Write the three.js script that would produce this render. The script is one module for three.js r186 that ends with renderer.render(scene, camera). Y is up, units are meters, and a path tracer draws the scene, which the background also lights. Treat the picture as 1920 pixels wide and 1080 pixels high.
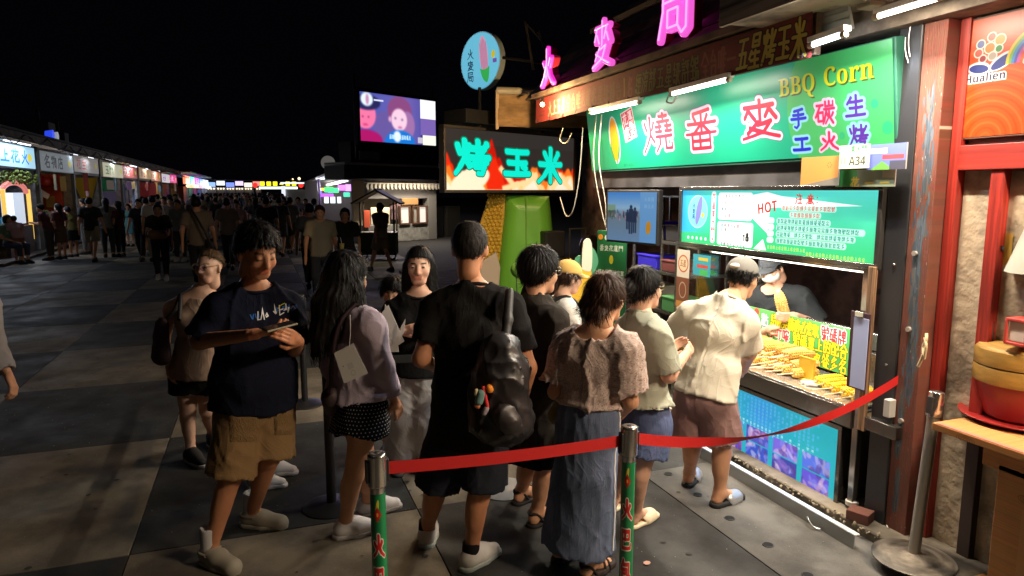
import * as THREE from 'three';
import { RoundedBoxGeometry } from 'three/addons/geometries/RoundedBoxGeometry.js';
import { mergeGeometries } from 'three/addons/utils/BufferGeometryUtils.js';
import { RectAreaLightUniformsLib } from 'three/addons/lights/RectAreaLightUniformsLib.js';

// ---------- camera, sky, exposure ----------
const scene = new THREE.Scene();
const CAM_H = 1.9, FPX = 1290, PITCH = 0.14016, YAW = 0.35301;   // focal length in pixels of a 1920 x 1080 frame
const camera = new THREE.PerspectiveCamera(2 * Math.atan(540 / FPX) * 180 / Math.PI, 16 / 9, 0.05, 400);
camera.position.set(0, CAM_H, 0);
camera.rotation.order = 'YXZ';
camera.rotation.set(-PITCH, -YAW, 0);
camera.updateMatrixWorld();
const renderer = new THREE.WebGLRenderer();
renderer.toneMapping = THREE.LinearToneMapping;
renderer.toneMappingExposure = 1;
renderer.shadowMap.enabled = true;
RectAreaLightUniformsLib.init();
{ // night sky: almost black, a trace of town glow
  const W = 64, H = 32, d = new Float32Array(W * H * 4);
  for (let y = 0; y < H; y++) for (let x = 0; x < W; x++) d.set([0.0007, 0.00075, 0.0012, 1], (y * W + x) * 4);
  const t = new THREE.DataTexture(d, W, H, THREE.RGBAFormat, THREE.FloatType);
  t.mapping = THREE.EquirectangularReflectionMapping; t.magFilter = THREE.LinearFilter; t.needsUpdate = true;
  scene.background = t; scene.environment = t;
}
{ const moon = new THREE.DirectionalLight(0xfff0dc, 0.012); moon.name = 'moon_light'; moon.position.set(-20, 40, 10); moon.castShadow = true; const sc = moon.shadow.camera; sc.left = -30; sc.right = 30; sc.top = 40; sc.bottom = -40; sc.far = 120; scene.add(moon, moon.target); }

// ---------- small library ----------
const V = (x, y, z) => new THREE.Vector3(x, y, z);
let seed = 7;
const rnd = () => { seed = (seed + 0x6d2b79f5) | 0; let t = Math.imul(seed ^ (seed >>> 15), 1 | seed); t = (t + Math.imul(t ^ (t >>> 7), 61 | t)) ^ t; return ((t ^ (t >>> 14)) >>> 0) / 4294967296; };
const rr = (a, b) => a + (b - a) * rnd();
const lerp = (a, b, t) => a + (b - a) * t, clamp = (x, a, b) => Math.min(b, Math.max(a, x));
const hash3 = (x, y, z) => { let h = Math.imul(x, 374761393) + Math.imul(y, 668265263) + Math.imul(z, 2147483647 ^ 0x5bd1e995); h = Math.imul(h ^ (h >>> 13), 1274126177); return ((h ^ (h >>> 16)) >>> 0) / 4294967296; };
function noise3(x, y, z) {
  const ix = Math.floor(x), iy = Math.floor(y), iz = Math.floor(z); let fx = x - ix, fy = y - iy, fz = z - iz;
  fx = fx * fx * (3 - 2 * fx); fy = fy * fy * (3 - 2 * fy); fz = fz * fz * (3 - 2 * fz);
  const l = (dy, dz) => lerp(hash3(ix, iy + dy, iz + dz), hash3(ix + 1, iy + dy, iz + dz), fx);
  return lerp(lerp(l(0, 0), l(1, 0), fy), lerp(l(0, 1), l(1, 1), fy), fz) * 2 - 1;
}
const fbm = (x, y, z, n = 3) => { let s = 0, a = 0.5; for (let i = 0; i < n; i++) { s += a * noise3(x, y, z); x *= 2.03; y *= 2.03; z *= 2.03; a *= 0.5; } return s; };
// pixel of the 1920 x 1080 photograph -> direction; a distance comes from the ground, a wall plane or the depth of the thing it belongs to
const FW = V(Math.sin(YAW), 0, -Math.cos(YAW)), RT = V(Math.cos(YAW), 0, Math.sin(YAW)), EYE = camera.position.clone();
function ray(px, py) { const a = (px - 960) / FPX, b = (540 - py) / FPX, c = Math.cos(PITCH), s = Math.sin(PITCH); return RT.clone().multiplyScalar(a).addScaledVector(FW, c + b * s).add(V(0, b * c - s, 0)); }
const onGround = (px, py, h = 0) => { const r = ray(px, py); return EYE.clone().addScaledVector(r, (h - CAM_H) / r.y); };
const onX = (px, py, X) => { const r = ray(px, py); return EYE.clone().addScaledVector(r, X / r.x); };
const atDepth = (px, py, d) => { const r = ray(px, py); return EYE.clone().addScaledVector(r, d / r.dot(FW)); };
const depthOf = (p) => p.x * FW.x + p.z * FW.z;
const azDir = (deg) => V(Math.sin(deg * Math.PI / 180), 0, -Math.cos(deg * Math.PI / 180));   // 0 = down the street, 90 = towards the corn stall

const names = new Map();
const numbered = (n) => { const k = names.get(n) ?? 0; names.set(n, k + 1); return k ? n + '_' + String(k).padStart(3, '0') : n; };
function meta(o, label, category, group, kind) { Object.assign(o.userData, { label, category }); if (group) o.userData.group = group; if (kind) o.userData.kind = kind; return o; }
function thing(name, label, category, pos = [0, 0, 0], turn = 0, group) { const g = new THREE.Group(); g.name = numbered(name); g.position.set(...pos); g.rotation.y = turn; meta(g, label, category, group); scene.add(g); return g; }
function part(name, geo, m, parent) { const o = new THREE.Mesh(Array.isArray(geo) ? merge(geo) : geo, m); o.name = name; o.castShadow = o.receiveShadow = true; parent.add(o); return o; }
function solo(name, geo, m, label, category, group) { const o = part(numbered(name), geo, m, scene); return meta(o, label, category, group); }
function struct(name, geo, m) { const o = part(numbered(name), geo, m, scene); o.userData.kind = 'structure'; return o; }
function merge(list) {
  list = list.flat().map((g) => { g = g.index ? g.toNonIndexed() : g; for (const k of Object.keys(g.attributes)) if (!['position', 'normal', 'uv', 'color'].includes(k)) g.deleteAttribute(k); if (!g.attributes.uv) g.setAttribute('uv', new THREE.BufferAttribute(new Float32Array(g.attributes.position.count * 2), 2)); return g; });
  const col = list.some((g) => g.attributes.color);
  if (col) for (const g of list) if (!g.attributes.color) g.setAttribute('color', new THREE.BufferAttribute(new Float32Array(g.attributes.position.count * 3).fill(1), 3));
  return list.length === 1 ? list[0] : mergeGeometries(list);
}
const T = (g, x = 0, y = 0, z = 0, rx = 0, ry = 0, rz = 0) => { if (rx) g.rotateX(rx); if (ry) g.rotateY(ry); if (rz) g.rotateZ(rz); return g.translate(x, y, z); };
const bx = (w, h, d, x = 0, y = 0, z = 0, r = 0.004) => T(r ? new RoundedBoxGeometry(w, h, d, 1, Math.min(r, w / 2.1, h / 2.1, d / 2.1)) : new THREE.BoxGeometry(w, h, d), x, y, z);
const span = (x0, x1, y0, y1, z0, z1, r = 0.004) => bx(Math.abs(x1 - x0), Math.abs(y1 - y0), Math.abs(z1 - z0), (x0 + x1) / 2, (y0 + y1) / 2, (z0 + z1) / 2, r);
const cy = (r0, r1, h, x = 0, y = 0, z = 0, n = 20) => T(new THREE.CylinderGeometry(r1, r0, h, n), x, y + h / 2, z);
const lathe = (pts, n = 24) => new THREE.LatheGeometry(pts.map((p) => new THREE.Vector2(...p)), n);
const tube = (pts, r, n = 24, m = 8) => new THREE.TubeGeometry(new THREE.CatmullRomCurve3(pts.map((p) => p.isVector3 ? p : V(...p))), n, r, m);
function bar(a, b, r, n = 8) { const d = b.clone().sub(a), g = new THREE.CylinderGeometry(r, r, d.length(), n); g.applyQuaternion(new THREE.Quaternion().setFromUnitVectors(V(0, 1, 0), d.clone().normalize())); const m = a.clone().add(b).multiplyScalar(0.5); return g.translate(m.x, m.y, m.z); }
function beam(a, b, w, h) { const d = b.clone().sub(a), g = bx(w, h, d.length(), 0, 0, 0, 0.003); const o = new THREE.Object3D(); o.position.copy(a).add(b).multiplyScalar(0.5); o.lookAt(b); o.updateMatrix(); return g.applyMatrix4(o.matrix); }
const lin = (r, g, b) => new THREE.Color().setRGB(r, g, b);
const M = (c, roughness = 0.8, o = {}) => new THREE.MeshStandardMaterial({ color: Array.isArray(c) ? lin(...c) : c, roughness, ...o });
const PH = (c, roughness, o = {}) => new THREE.MeshPhysicalMaterial({ color: Array.isArray(c) ? lin(...c) : c, roughness, ...o });
function canvasTex(w, h, draw, o = {}) {
  const c = document.createElement('canvas'); c.width = w; c.height = h; draw(c.getContext('2d'), w, h);
  const t = new THREE.CanvasTexture(c); t.colorSpace = o.data ? THREE.NoColorSpace : THREE.SRGBColorSpace; t.magFilter = THREE.LinearFilter;
  if (o.repeat) { t.wrapS = t.wrapT = THREE.RepeatWrapping; t.repeat.set(...o.repeat); }
  return t;
}
// tileable grey noise texture, values lo..hi; freq = cells across the tile, ay squeezes it along one axis
const pn = (x, y, px, py, sd) => { const ix = Math.floor(x), iy = Math.floor(y); let fx = x - ix, fy = y - iy; fx = fx * fx * (3 - 2 * fx); fy = fy * fy * (3 - 2 * fy); const h = (a, b) => hash3(((a % px) + px) % px, ((b % py) + py) % py, sd); return lerp(lerp(h(ix, iy), h(ix + 1, iy), fx), lerp(h(ix, iy + 1), h(ix + 1, iy + 1), fx), fy); };
function noiseTex(n, lo, hi, freq, oct, o = {}) {
  const d = new Uint8Array(n * n * 4), fy0 = Math.max(2, Math.round(freq * (o.ay ?? 1)));
  for (let y = 0; y < n; y++) for (let x = 0; x < n; x++) {
    let v = 0, a = 0.5, f = freq, g = fy0; for (let k = 0; k < oct; k++) { v += a * pn(x / n * f, y / n * g, f, g, k + (o.off ?? 0) * 10); a *= 0.55; f *= 2; g *= 2; }
    v = (v - 0.5) * 1.8 + 0.5; if (o.speck && rnd() < o.speck) v += rr(-0.4, 0.35);
    v = clamp(lerp(lo, hi, clamp(v, 0, 1)), 0, 1) * 255; d.set([v, v, v, 255], (y * n + x) * 4);
  }
  const t = new THREE.DataTexture(d, n, n); t.magFilter = THREE.LinearFilter; t.wrapS = t.wrapT = THREE.RepeatWrapping; t.needsUpdate = true;
  if (!o.data) t.colorSpace = THREE.SRGBColorSpace;
  return t;
}
const TX = {
  stone: noiseTex(512, 0.72, 1, 8, 6, { speck: 0.2 }), stoneB: noiseTex(256, 0, 1, 32, 4, { data: true, speck: 0.1 }), rough: noiseTex(256, 0.6, 0.85, 6, 5, { data: true }),
  grime: noiseTex(512, 0.35, 1.1, 5, 6, { off: 5 }), cloth: noiseTex(128, 0, 1, 40, 2, { data: true }), brush: noiseTex(256, 0.35, 0.6, 80, 2, { data: true, ay: 0.04 }),
};
{ // crease map for cloth: thin bent ridges over a fine weave
  const n = 512, d = new Uint8Array(n * n * 4);
  for (let y = 0; y < n; y++) for (let x = 0; x < n; x++) { const u = x / n, v = y / n, wx = pn(u * 4, v * 4, 4, 4, 3) * 1.2, wy = pn(u * 4, v * 4, 4, 4, 9) * 1.2; let h = 0; for (const [f, g, a, sd] of [[5, 3, 0.5, 1], [9, 6, 0.3, 2], [17, 11, 0.16, 5]]) { const r = 1 - Math.abs(pn(u * f + wx * f / 5, v * g + wy * g / 5, f, g, sd) * 2 - 1); h += a * Math.pow(r, 5); } const c = clamp(h * 0.85 + 0.1 * hash3(x >> 1, y >> 1, 4), 0, 1) * 255; d.set([c, c, c, 255], (y * n + x) * 4); }
  const t = new THREE.DataTexture(d, n, n); t.magFilter = THREE.LinearFilter; t.wrapS = t.wrapT = THREE.RepeatWrapping; t.repeat.set(1.9, 1.9); t.needsUpdate = true; TX.crease = t;
}
function uvBox(g, s = 1) { // uv in metres from the dominant axis of each face
  g = g.index ? g.toNonIndexed() : g; g.computeVertexNormals(); const p = g.attributes.position, n = g.attributes.normal, u = new Float32Array(p.count * 2);
  for (let i = 0; i < p.count; i++) { const ax = Math.abs(n.getX(i)), ay = Math.abs(n.getY(i)), az = Math.abs(n.getZ(i)); const [a, b] = ay > ax && ay > az ? [p.getX(i), p.getZ(i)] : ax > az ? [p.getZ(i), p.getY(i)] : [p.getX(i), p.getY(i)]; u[i * 2] = a / s; u[i * 2 + 1] = b / s; }
  g.setAttribute('uv', new THREE.BufferAttribute(u, 2)); return g;
}
// a thin upright panel: a quad with uv 0..1 seen from its front, at centre p, turned so that its normal has azimuth az (deg)
function panelGeo(w, h, p, az, tilt = 0) { const g = new THREE.PlaneGeometry(w, h); if (tilt) g.rotateX(tilt); g.rotateY(Math.atan2(azDir(az).x, azDir(az).z)); return g.translate(p.x, p.y, p.z); }
function areaLight(name, w, h, color, intensity, p, dir, parent = scene) { const l = new THREE.RectAreaLight(color, intensity, w, h); l.name = name; l.position.copy(p); parent.add(l); l.lookAt(p.clone().add(dir)); return l; }
// ---------- brush lettering: strokes on a 16 x 16 grid, two hex digits a point ----------
const GL = {
  火: '36 58|c5 a8|81 87 5c 1f|87 bc ff', 大: '16 e6|80 87 5c 1f|87 bc ff', 米: '80 8f|17 f7|42 65|d2 b5|78 4c 0f|98 cc ff', 玉: '22 e2|38 d8|1e fe|82 8e|ba db',
  烤: '13 26|63 56|41 48 2c 0f|48 6b|74 d4|a1 a8|68 f8|e2 9a 6c|9a ea|9a 9c dc cf af', 燒: '13 26|63 56|41 48 2c 0f|48 6b|b0 b3|91 d1|83 e3|94 97|75 a5|77 a7|d4 d7|c5 f5|c7 f7|79 f9|99 9c 7f|c9 ce fe fc',
  番: 'c0 41|42 54|b2 a4|15 f5|81 88|85 49 09|85 c9 f9|39 3f|39 c9 cf|3f cf|3c cc|79 7f', 麥: '81 89|23 d3|43 27|45 68|c3 a7|c5 e8|79 3d|7a c9 9d 1f|4b 9d ff',
  手: 'c1 42|35 d5|18 f8|82 8d 6f 4e', 工: '23 d3|83 8d|0d fd', 碳: '12 62|42 0a|27 2d|27 67 6d|2d 6d|80 83 e3 e0|b0 b3|75 f5|95 7d 6f|98 aa|e8 da|b7 ba 8f|ba ef', 生: '42 16|35 d5|81 8e|39 d9|0e fe',
  花: '13 f3|50 55|a0 a5|56 0b|39 3f|d6 7b|86 8e fe fb', 蓮: '12 f2|50 54|a0 a4|25 37|19 39 3d 0f|3d 8f ff|65 d5|67 c7 cb 6b 67|69 c9|5d ed|94 9e',
  旗: '40 42|03 73|33 2a 0f|36 66 6d 5f|a0 83|82 f2|84 8b|c4 cb|75 f5|7b fb|7d 6f|dd ff', 艦: '31 12|12 1c 0f|12 62 6f|07 77|34 45|39 4a|82 c2|82 88|85 c5|88 c8|e1 d5|8a 8f|8a fa fe|ba be|7f ff', 店: '80 82|23 e3|23 2a 0f|85 89|87 d7|59 d9 df 5f 59',
  五: '22 d2|82 5e|38 c8 be|0e fe', 星: '41 c1 c6 46 41|44 c4|38 1b|29 d9|88 8f|3c cc|0f ff', 全: '80 07|80 f7|48 b8|4b bb|1f ef|88 8f', 台: '70 26 b6|93 c7|39 c9 cf 3f 39', 唯: '02 42 4b 0b 02|70 57|63 6f|64 e4|67 d7|6b db|6f ff|a4 af|a0 b3', 一: '08 f8',
  經: '31 15 45 19|19 59|0c 1e|3c 4e|72 f2|84 66 88|b4 96 b8|e4 c6 e8|7a ea|aa af|6f ff', 濟: '11 33|05 27|0f 38|90 92|52 f2|64 74 66|c4 d6|94 96|58 e8|78 7c 5f|c8 cf|7b cb', 部: '30 32|03 73|24 36|64 56|07 77|19 69 6f 1f 19|a1 af|a1 e1 b6 e9 cd ac', 級: '31 15 45 19|19 59|0c 1e|3c 4e|72 d2 b7 f7|92 6f|77 df|d7 7f',
  評: '30 41|03 73|15 65|17 67|19 69 6f 1f 19|82 f2|94 a6|e4 d6|79 f9|c2 cf', 鑑: '40 05|40 75|16 66|09 79|46 4e|0e 7e|92 d2|92 98|95 d5|98 d8|f1 e5|9a 9e|9a fa fe|ca ce|8f ff', 名: '70 17|72 d2 1c|54 77|59 d9 df 5f 59', 小: '80 8e 5e|46 1b|b6 eb',
  號: '01 51 55 05 01|07 67|27 1a 5a 4f 2e|b0 b4|b2 f2|74 f4 e6|74 7a 5f|97 f7|9a 8f|da ef', 碼: '12 52|32 0a|17 1d|17 57 5d|1d 5d|81 8a|81 e1|84 e4|87 e7|b1 ba|8a fa ef ce|7c 7f|9c 9e|bc be', 牌: '11 1f|16 56|41 46|1a 5a 5f|82 e2 e8 88 82|85 e5|b0 bf|6b fb',
  點: '11 61 66 16 11|36 3b|19 69|0b 7b|0d 1f|2d 3f|4d 5f|6d 7f|b1 b8|b4 f4|88 f8 ff 8f 88', 餐: '40 16|41 75|90 e0 95|a2 f6|85 0a|85 fa|49 b9 bd 4d 49|4b bb|4e ff', 結: '31 15 45 19|19 59|0c 1e|3c 4e|b0 b5|72 f2|85 e5|88 e8 ef 8f 88', 帳: '14 1c|14 54 5b|31 3f|80 88|80 e0|83 e3|85 e5|68 f8|88 8e ae|b8 ff',
  完: '80 82|15 13 f3 f5|47 b7|1a ea|6a 5d 1f|9a 9e fe fc', 請: '30 41|03 63|15 55|17 57|19 59 5f 1f 19|82 f2|95 e5|77 f7|b0 b7|99 9f|99 e9 ef|9b eb|9d ed', 務: '12 62 36|25 46|07 77 5a|47 4f 2e|37 0d|a0 75|92 f2 75|93 f7|79 e9 df be|a7 6f', 必: '07 0b|46 4e de da|72 84|c1 2f|e6 fa', 索: '80 84|22 e2|17 15 f5 f7|86 48 a8 3c cc|8c 8f|4d 2f|bd df', 取: '02 82|22 2d|62 6f|26 66|29 69|0d 7c|93 e3 8f|95 ff',
  叮: '02 42 4b 0b 02|63 f3|b3 bd 9f', 嚀: '02 42 4b 0b 02|a0 a1|62 f2 f4|62 64|a5 a7|58 f8|6a da|6c fc|ac af 8e', 單: '22 62 65 25 22|92 d2 d5 95 92|37 c7 cc 3c 37|39 c9|0e fe|87 8f', 上: '81 8e|87 d7|0e fe', 的: '30 13|13 63 6e 1e 13|18 68|a0 75|93 e3 ed cf ad|97 b9', 配: '01 71|04 74 7e 0e 04|21 25|51 55|0b 7b|92 e2 e7 97 9e fe fb', 合: '80 07|80 f7|47 b7|39 c9 cf 3f 39', 多: '80 35|72 c2 37|97 4b|89 e9 1f', 物: '31 05|13 63|41 4f|0a 68|90 65|83 e3 df bd|b3 7b|d3 9e',
  注: '31 52|16 37|1f 48|90 a2|63 f3|78 e8|6e fe|b3 be', 意: '80 82|23 d3|43 55|b3 a5|06 f6|47 b7 bb 4b 47|49 b9|1c 0f|4c 4e ae bd|7c 8d|dc ff', 串: '41 b1 b5 45 41|27 d7 dc 2c 27|80 8f', 東: '12 f2|44 c4 ca 4a 44|47 c7|80 8f|8a 1f|8a ff', 門: '11 1f|11 61 66 16|14 64|f1 ff|f1 a1 a6 f6|a4 f4', 局: '21 d1 d4 24|21 29 0f|27 e7 ee cf ad|59 a9 ad 5d 59', 巴: '21 d1 d7 27|71 77|21 2e fe fb', 包: '50 17|43 d3 dc bc|37 a7 aa 3a|37 3e fe fc', 鬼: '80 62|32 c2 c8 38 32|35 c5|82 88|68 5c 1f|98 9e fe fc', 洄: '11 33|05 27|0f 38|61 f1 ff 6f 61|95 c5 cb 9b 95',
};
const strokesOf = (ch) => (GL[ch] ?? GL['一']).split('|').map((s) => s.split(' ').map((p) => [parseInt(p[0], 16) / 15, parseInt(p[1], 16) / 15]));
function glyph(g, ch, x, y, w, h, lw, color, o = {}) { // brush strokes, wider where the brush lands
  const draw = (width, c) => {
    g.strokeStyle = g.fillStyle = c; g.lineCap = 'round'; g.lineJoin = 'round';
    for (const s of strokesOf(ch)) {
      const q = s.map(([a, b]) => [x + a * w + (o.slant ?? 0) * (0.5 - b) * w, y + b * h]);
      for (let i = 0; i < q.length - 1; i++) { g.lineWidth = width * (o.brush ? lerp(1.15, 0.7, i / Math.max(1, q.length - 1)) : 1); g.beginPath(); g.moveTo(...q[i]); const m = [(q[i][0] + q[i + 1][0]) / 2, (q[i][1] + q[i + 1][1]) / 2 + (o.brush ? lw * 0.12 : 0)]; g.quadraticCurveTo(...m, ...q[i + 1]); g.stroke(); }
      if (o.brush) { g.beginPath(); g.ellipse(q[0][0], q[0][1], width * 0.68, width * 0.5, 0.7, 0, 7); g.fill(); }
    }
  };
  for (const [extra, c] of o.outline ?? []) draw(lw + extra, c);
  draw(lw, color);
}
const text = (g, str, x, y, w, h, lw, color, o = {}) => [...str].forEach((c, i) => c !== ' ' && glyph(g, c, x + (o.down ? 0 : i * (w + (o.gap ?? w * 0.15))), y + (o.down ? i * (h + (o.gap ?? h * 0.15)) : 0), w, h, lw, color, o));
// ---------- blended-distance modelling: prims joined by a smooth minimum on a grid, meshed by surface nets ----------
const cap = (a, b, ra, rb, k = 0.03, o = {}) => ({ a, b, ra, rb, k, ...o });
const ell = (c, ax, r, k = 0.02, o = {}) => ({ c, ax, r, k, ...o });
function primDist(p, x, y, z) {
  if (p.c) { const dx = x - p.c.x, dy = y - p.c.y, dz = z - p.c.z, [A, B, C] = p.ax, u = (dx * A.x + dy * A.y + dz * A.z) / p.r[0], v = (dx * B.x + dy * B.y + dz * B.z) / p.r[1], w = (dx * C.x + dy * C.y + dz * C.z) / p.r[2]; return (Math.sqrt(u * u + v * v + w * w) - 1) * Math.min(...p.r); }
  const { a, b } = p, ax = b.x - a.x, ay = b.y - a.y, az = b.z - a.z, L2 = ax * ax + ay * ay + az * az + 1e-9, px = x - a.x, py = y - a.y, pz = z - a.z;
  const t0 = (px * ax + py * ay + pz * az) / L2, t = p.flat ? Math.max(t0, 0) : clamp(t0, 0, 1), tc = Math.min(t, 1);
  let ox = px - ax * t, oy = py - ay * t, oz = pz - az * t;
  if (p.w) { const c = (ox * p.w.x + oy * p.w.y + oz * p.w.z) * (1 - 1 / p.f); ox -= p.w.x * c; oy -= p.w.y * c; oz -= p.w.z * c; }
  let d = Math.sqrt(ox * ox + oy * oy + oz * oz) - lerp(p.ra, p.rb, tc);
  if (p.clip) { const q = p.clip; d = Math.max(d, (x - q.o.x) * q.n.x + (y - q.o.y) * q.n.y + (z - q.o.z) * q.n.z + clamp(-d - 0.007, 0, 0.03)); }
  if (p.flat) { const over = (t0 - 1) * Math.sqrt(L2); d = Math.max(d, over + clamp(-d - 0.007, 0, p.recess ?? 0.03)); }
  return d;
}
function blend(prims, cell, post) {
  const lo = [1e9, 1e9, 1e9], hi = [-1e9, -1e9, -1e9], boxes = prims.map((p) => {
    const l = [], h = [];
    if (p.c) { const m = Math.max(...p.r); for (const k of ['x', 'y', 'z']) { l.push(p.c[k] - m); h.push(p.c[k] + m); } } else { const m = Math.max(p.ra, p.rb) * (p.f > 1 ? p.f : 1); for (const k of ['x', 'y', 'z']) { l.push(Math.min(p.a[k], p.b[k]) - m); h.push(Math.max(p.a[k], p.b[k]) + m); } }
    if (!p.sub) for (let i = 0; i < 3; i++) { lo[i] = Math.min(lo[i], l[i]); hi[i] = Math.max(hi[i], h[i]); }
    return [l, h];
  });
  const pad = 0.03 + 2 * cell, n = [0, 1, 2].map((i) => { lo[i] -= pad; return Math.ceil((hi[i] + pad - lo[i]) / cell) + 1; }), [nx, ny, nz] = n, F = new Float32Array(nx * ny * nz).fill(1);
  prims.forEach((p, pi) => {
    const [l, h] = boxes[pi], m = p.k + 2.5 * cell, s = [], e = [];
    for (let i = 0; i < 3; i++) { s.push(Math.max(0, Math.floor((l[i] - m - lo[i]) / cell))); e.push(Math.min(n[i] - 1, Math.ceil((h[i] + m - lo[i]) / cell))); }
    for (let iz = s[2]; iz <= e[2]; iz++) for (let iy = s[1]; iy <= e[1]; iy++) for (let ix = s[0]; ix <= e[0]; ix++) {
      const q = (iz * ny + iy) * nx + ix, d = primDist(p, lo[0] + ix * cell, lo[1] + iy * cell, lo[2] + iz * cell), f = F[q];
      if (p.sub) { const b = -d, hh = Math.max(p.k - Math.abs(f - b), 0) / p.k; F[q] = Math.max(f, b) + hh * hh * p.k * 0.25; } else { const hh = Math.max(p.k - Math.abs(f - d), 0) / p.k; F[q] = Math.min(f, d) - hh * hh * p.k * 0.25; }
    }
  });
  if (post) for (let iz = 0, q = 0; iz < nz; iz++) for (let iy = 0; iy < ny; iy++) for (let ix = 0; ix < nx; ix++, q++) if (F[q] < 0.07 && F[q] > -0.07) F[q] = post(lo[0] + ix * cell, lo[1] + iy * cell, lo[2] + iz * cell, F[q]);
  const id = new Int32Array(nx * ny * nz).fill(-1), P = [], I = [], st = [1, nx, nx * ny];
  const E8 = [[0, 1], [2, 3], [4, 5], [6, 7], [0, 2], [1, 3], [4, 6], [5, 7], [0, 4], [1, 5], [2, 6], [3, 7]], off = [0, 1, 2, 3, 4, 5, 6, 7].map((c) => (c & 1) * st[0] + ((c >> 1) & 1) * st[1] + ((c >> 2) & 1) * st[2]);
  for (let iz = 0; iz < nz - 1; iz++) for (let iy = 0; iy < ny - 1; iy++) for (let ix = 0; ix < nx - 1; ix++) {
    const q = (iz * ny + iy) * nx + ix; let mask = 0;
    for (let c = 0; c < 8; c++) if (F[q + off[c]] < 0) mask |= 1 << c;
    if (mask === 0 || mask === 255) continue;
    let sx = 0, sy = 0, sz = 0, k = 0;
    for (const [a, b] of E8) { const fa = F[q + off[a]], fb = F[q + off[b]]; if ((fa < 0) === (fb < 0)) continue; const t = fa / (fa - fb); sx += lerp(a & 1, b & 1, t); sy += lerp((a >> 1) & 1, (b >> 1) & 1, t); sz += lerp(a >> 2, b >> 2, t); k++; }
    id[q] = P.length / 3; P.push(lo[0] + (ix + sx / k) * cell, lo[1] + (iy + sy / k) * cell, lo[2] + (iz + sz / k) * cell);
  }
  for (let iz = 1; iz < nz - 1; iz++) for (let iy = 1; iy < ny - 1; iy++) for (let ix = 1; ix < nx - 1; ix++) {
    const q = (iz * ny + iy) * nx + ix, f0 = F[q] < 0;
    for (let a = 0; a < 3; a++) { if ((F[q + st[a]] < 0) === f0) continue; const u = st[(a + 1) % 3], v = st[(a + 2) % 3], A = id[q], B = id[q - u], C = id[q - u - v], D = id[q - v]; if (A < 0 || B < 0 || C < 0 || D < 0) continue; if (f0) I.push(A, B, C, A, C, D); else I.push(A, C, B, A, D, C); }
  }
  const g = new THREE.BufferGeometry(); g.setAttribute('position', new THREE.Float32BufferAttribute(P, 3)); g.setIndex(I); g.computeVertexNormals();
  return g;
}
const paint = (g, fn) => { const p = g.attributes.position, c = new Float32Array(p.count * 3); for (let i = 0; i < p.count; i++) c.set(fn(p.getX(i), p.getY(i), p.getZ(i)), i * 3); g.setAttribute('color', new THREE.BufferAttribute(c, 3)); return g; };
const wrapUV = (g, A, B, R, turn = 0) => { const p = g.attributes.position, u = new Float32Array(p.count * 2); for (let i = 0; i < p.count; i++) { const k = clamp((p.getY(i) - A.y) / (B.y - A.y), 0, 1.3), cx = lerp(A.x, B.x, k), cz = lerp(A.z, B.z, k); let a = Math.atan2(p.getX(i) - cx, p.getZ(i) - cz) - turn; a = Math.atan2(Math.sin(a), Math.cos(a)); u[i * 2] = a * R; u[i * 2 + 1] = p.getY(i); } g.setAttribute('uv', new THREE.BufferAttribute(u, 2)); return g; };
const mix = (a, b, t) => a.clone().lerp(b, t), add = (a, d, s) => a.clone().addScaledVector(d, s);

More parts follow.
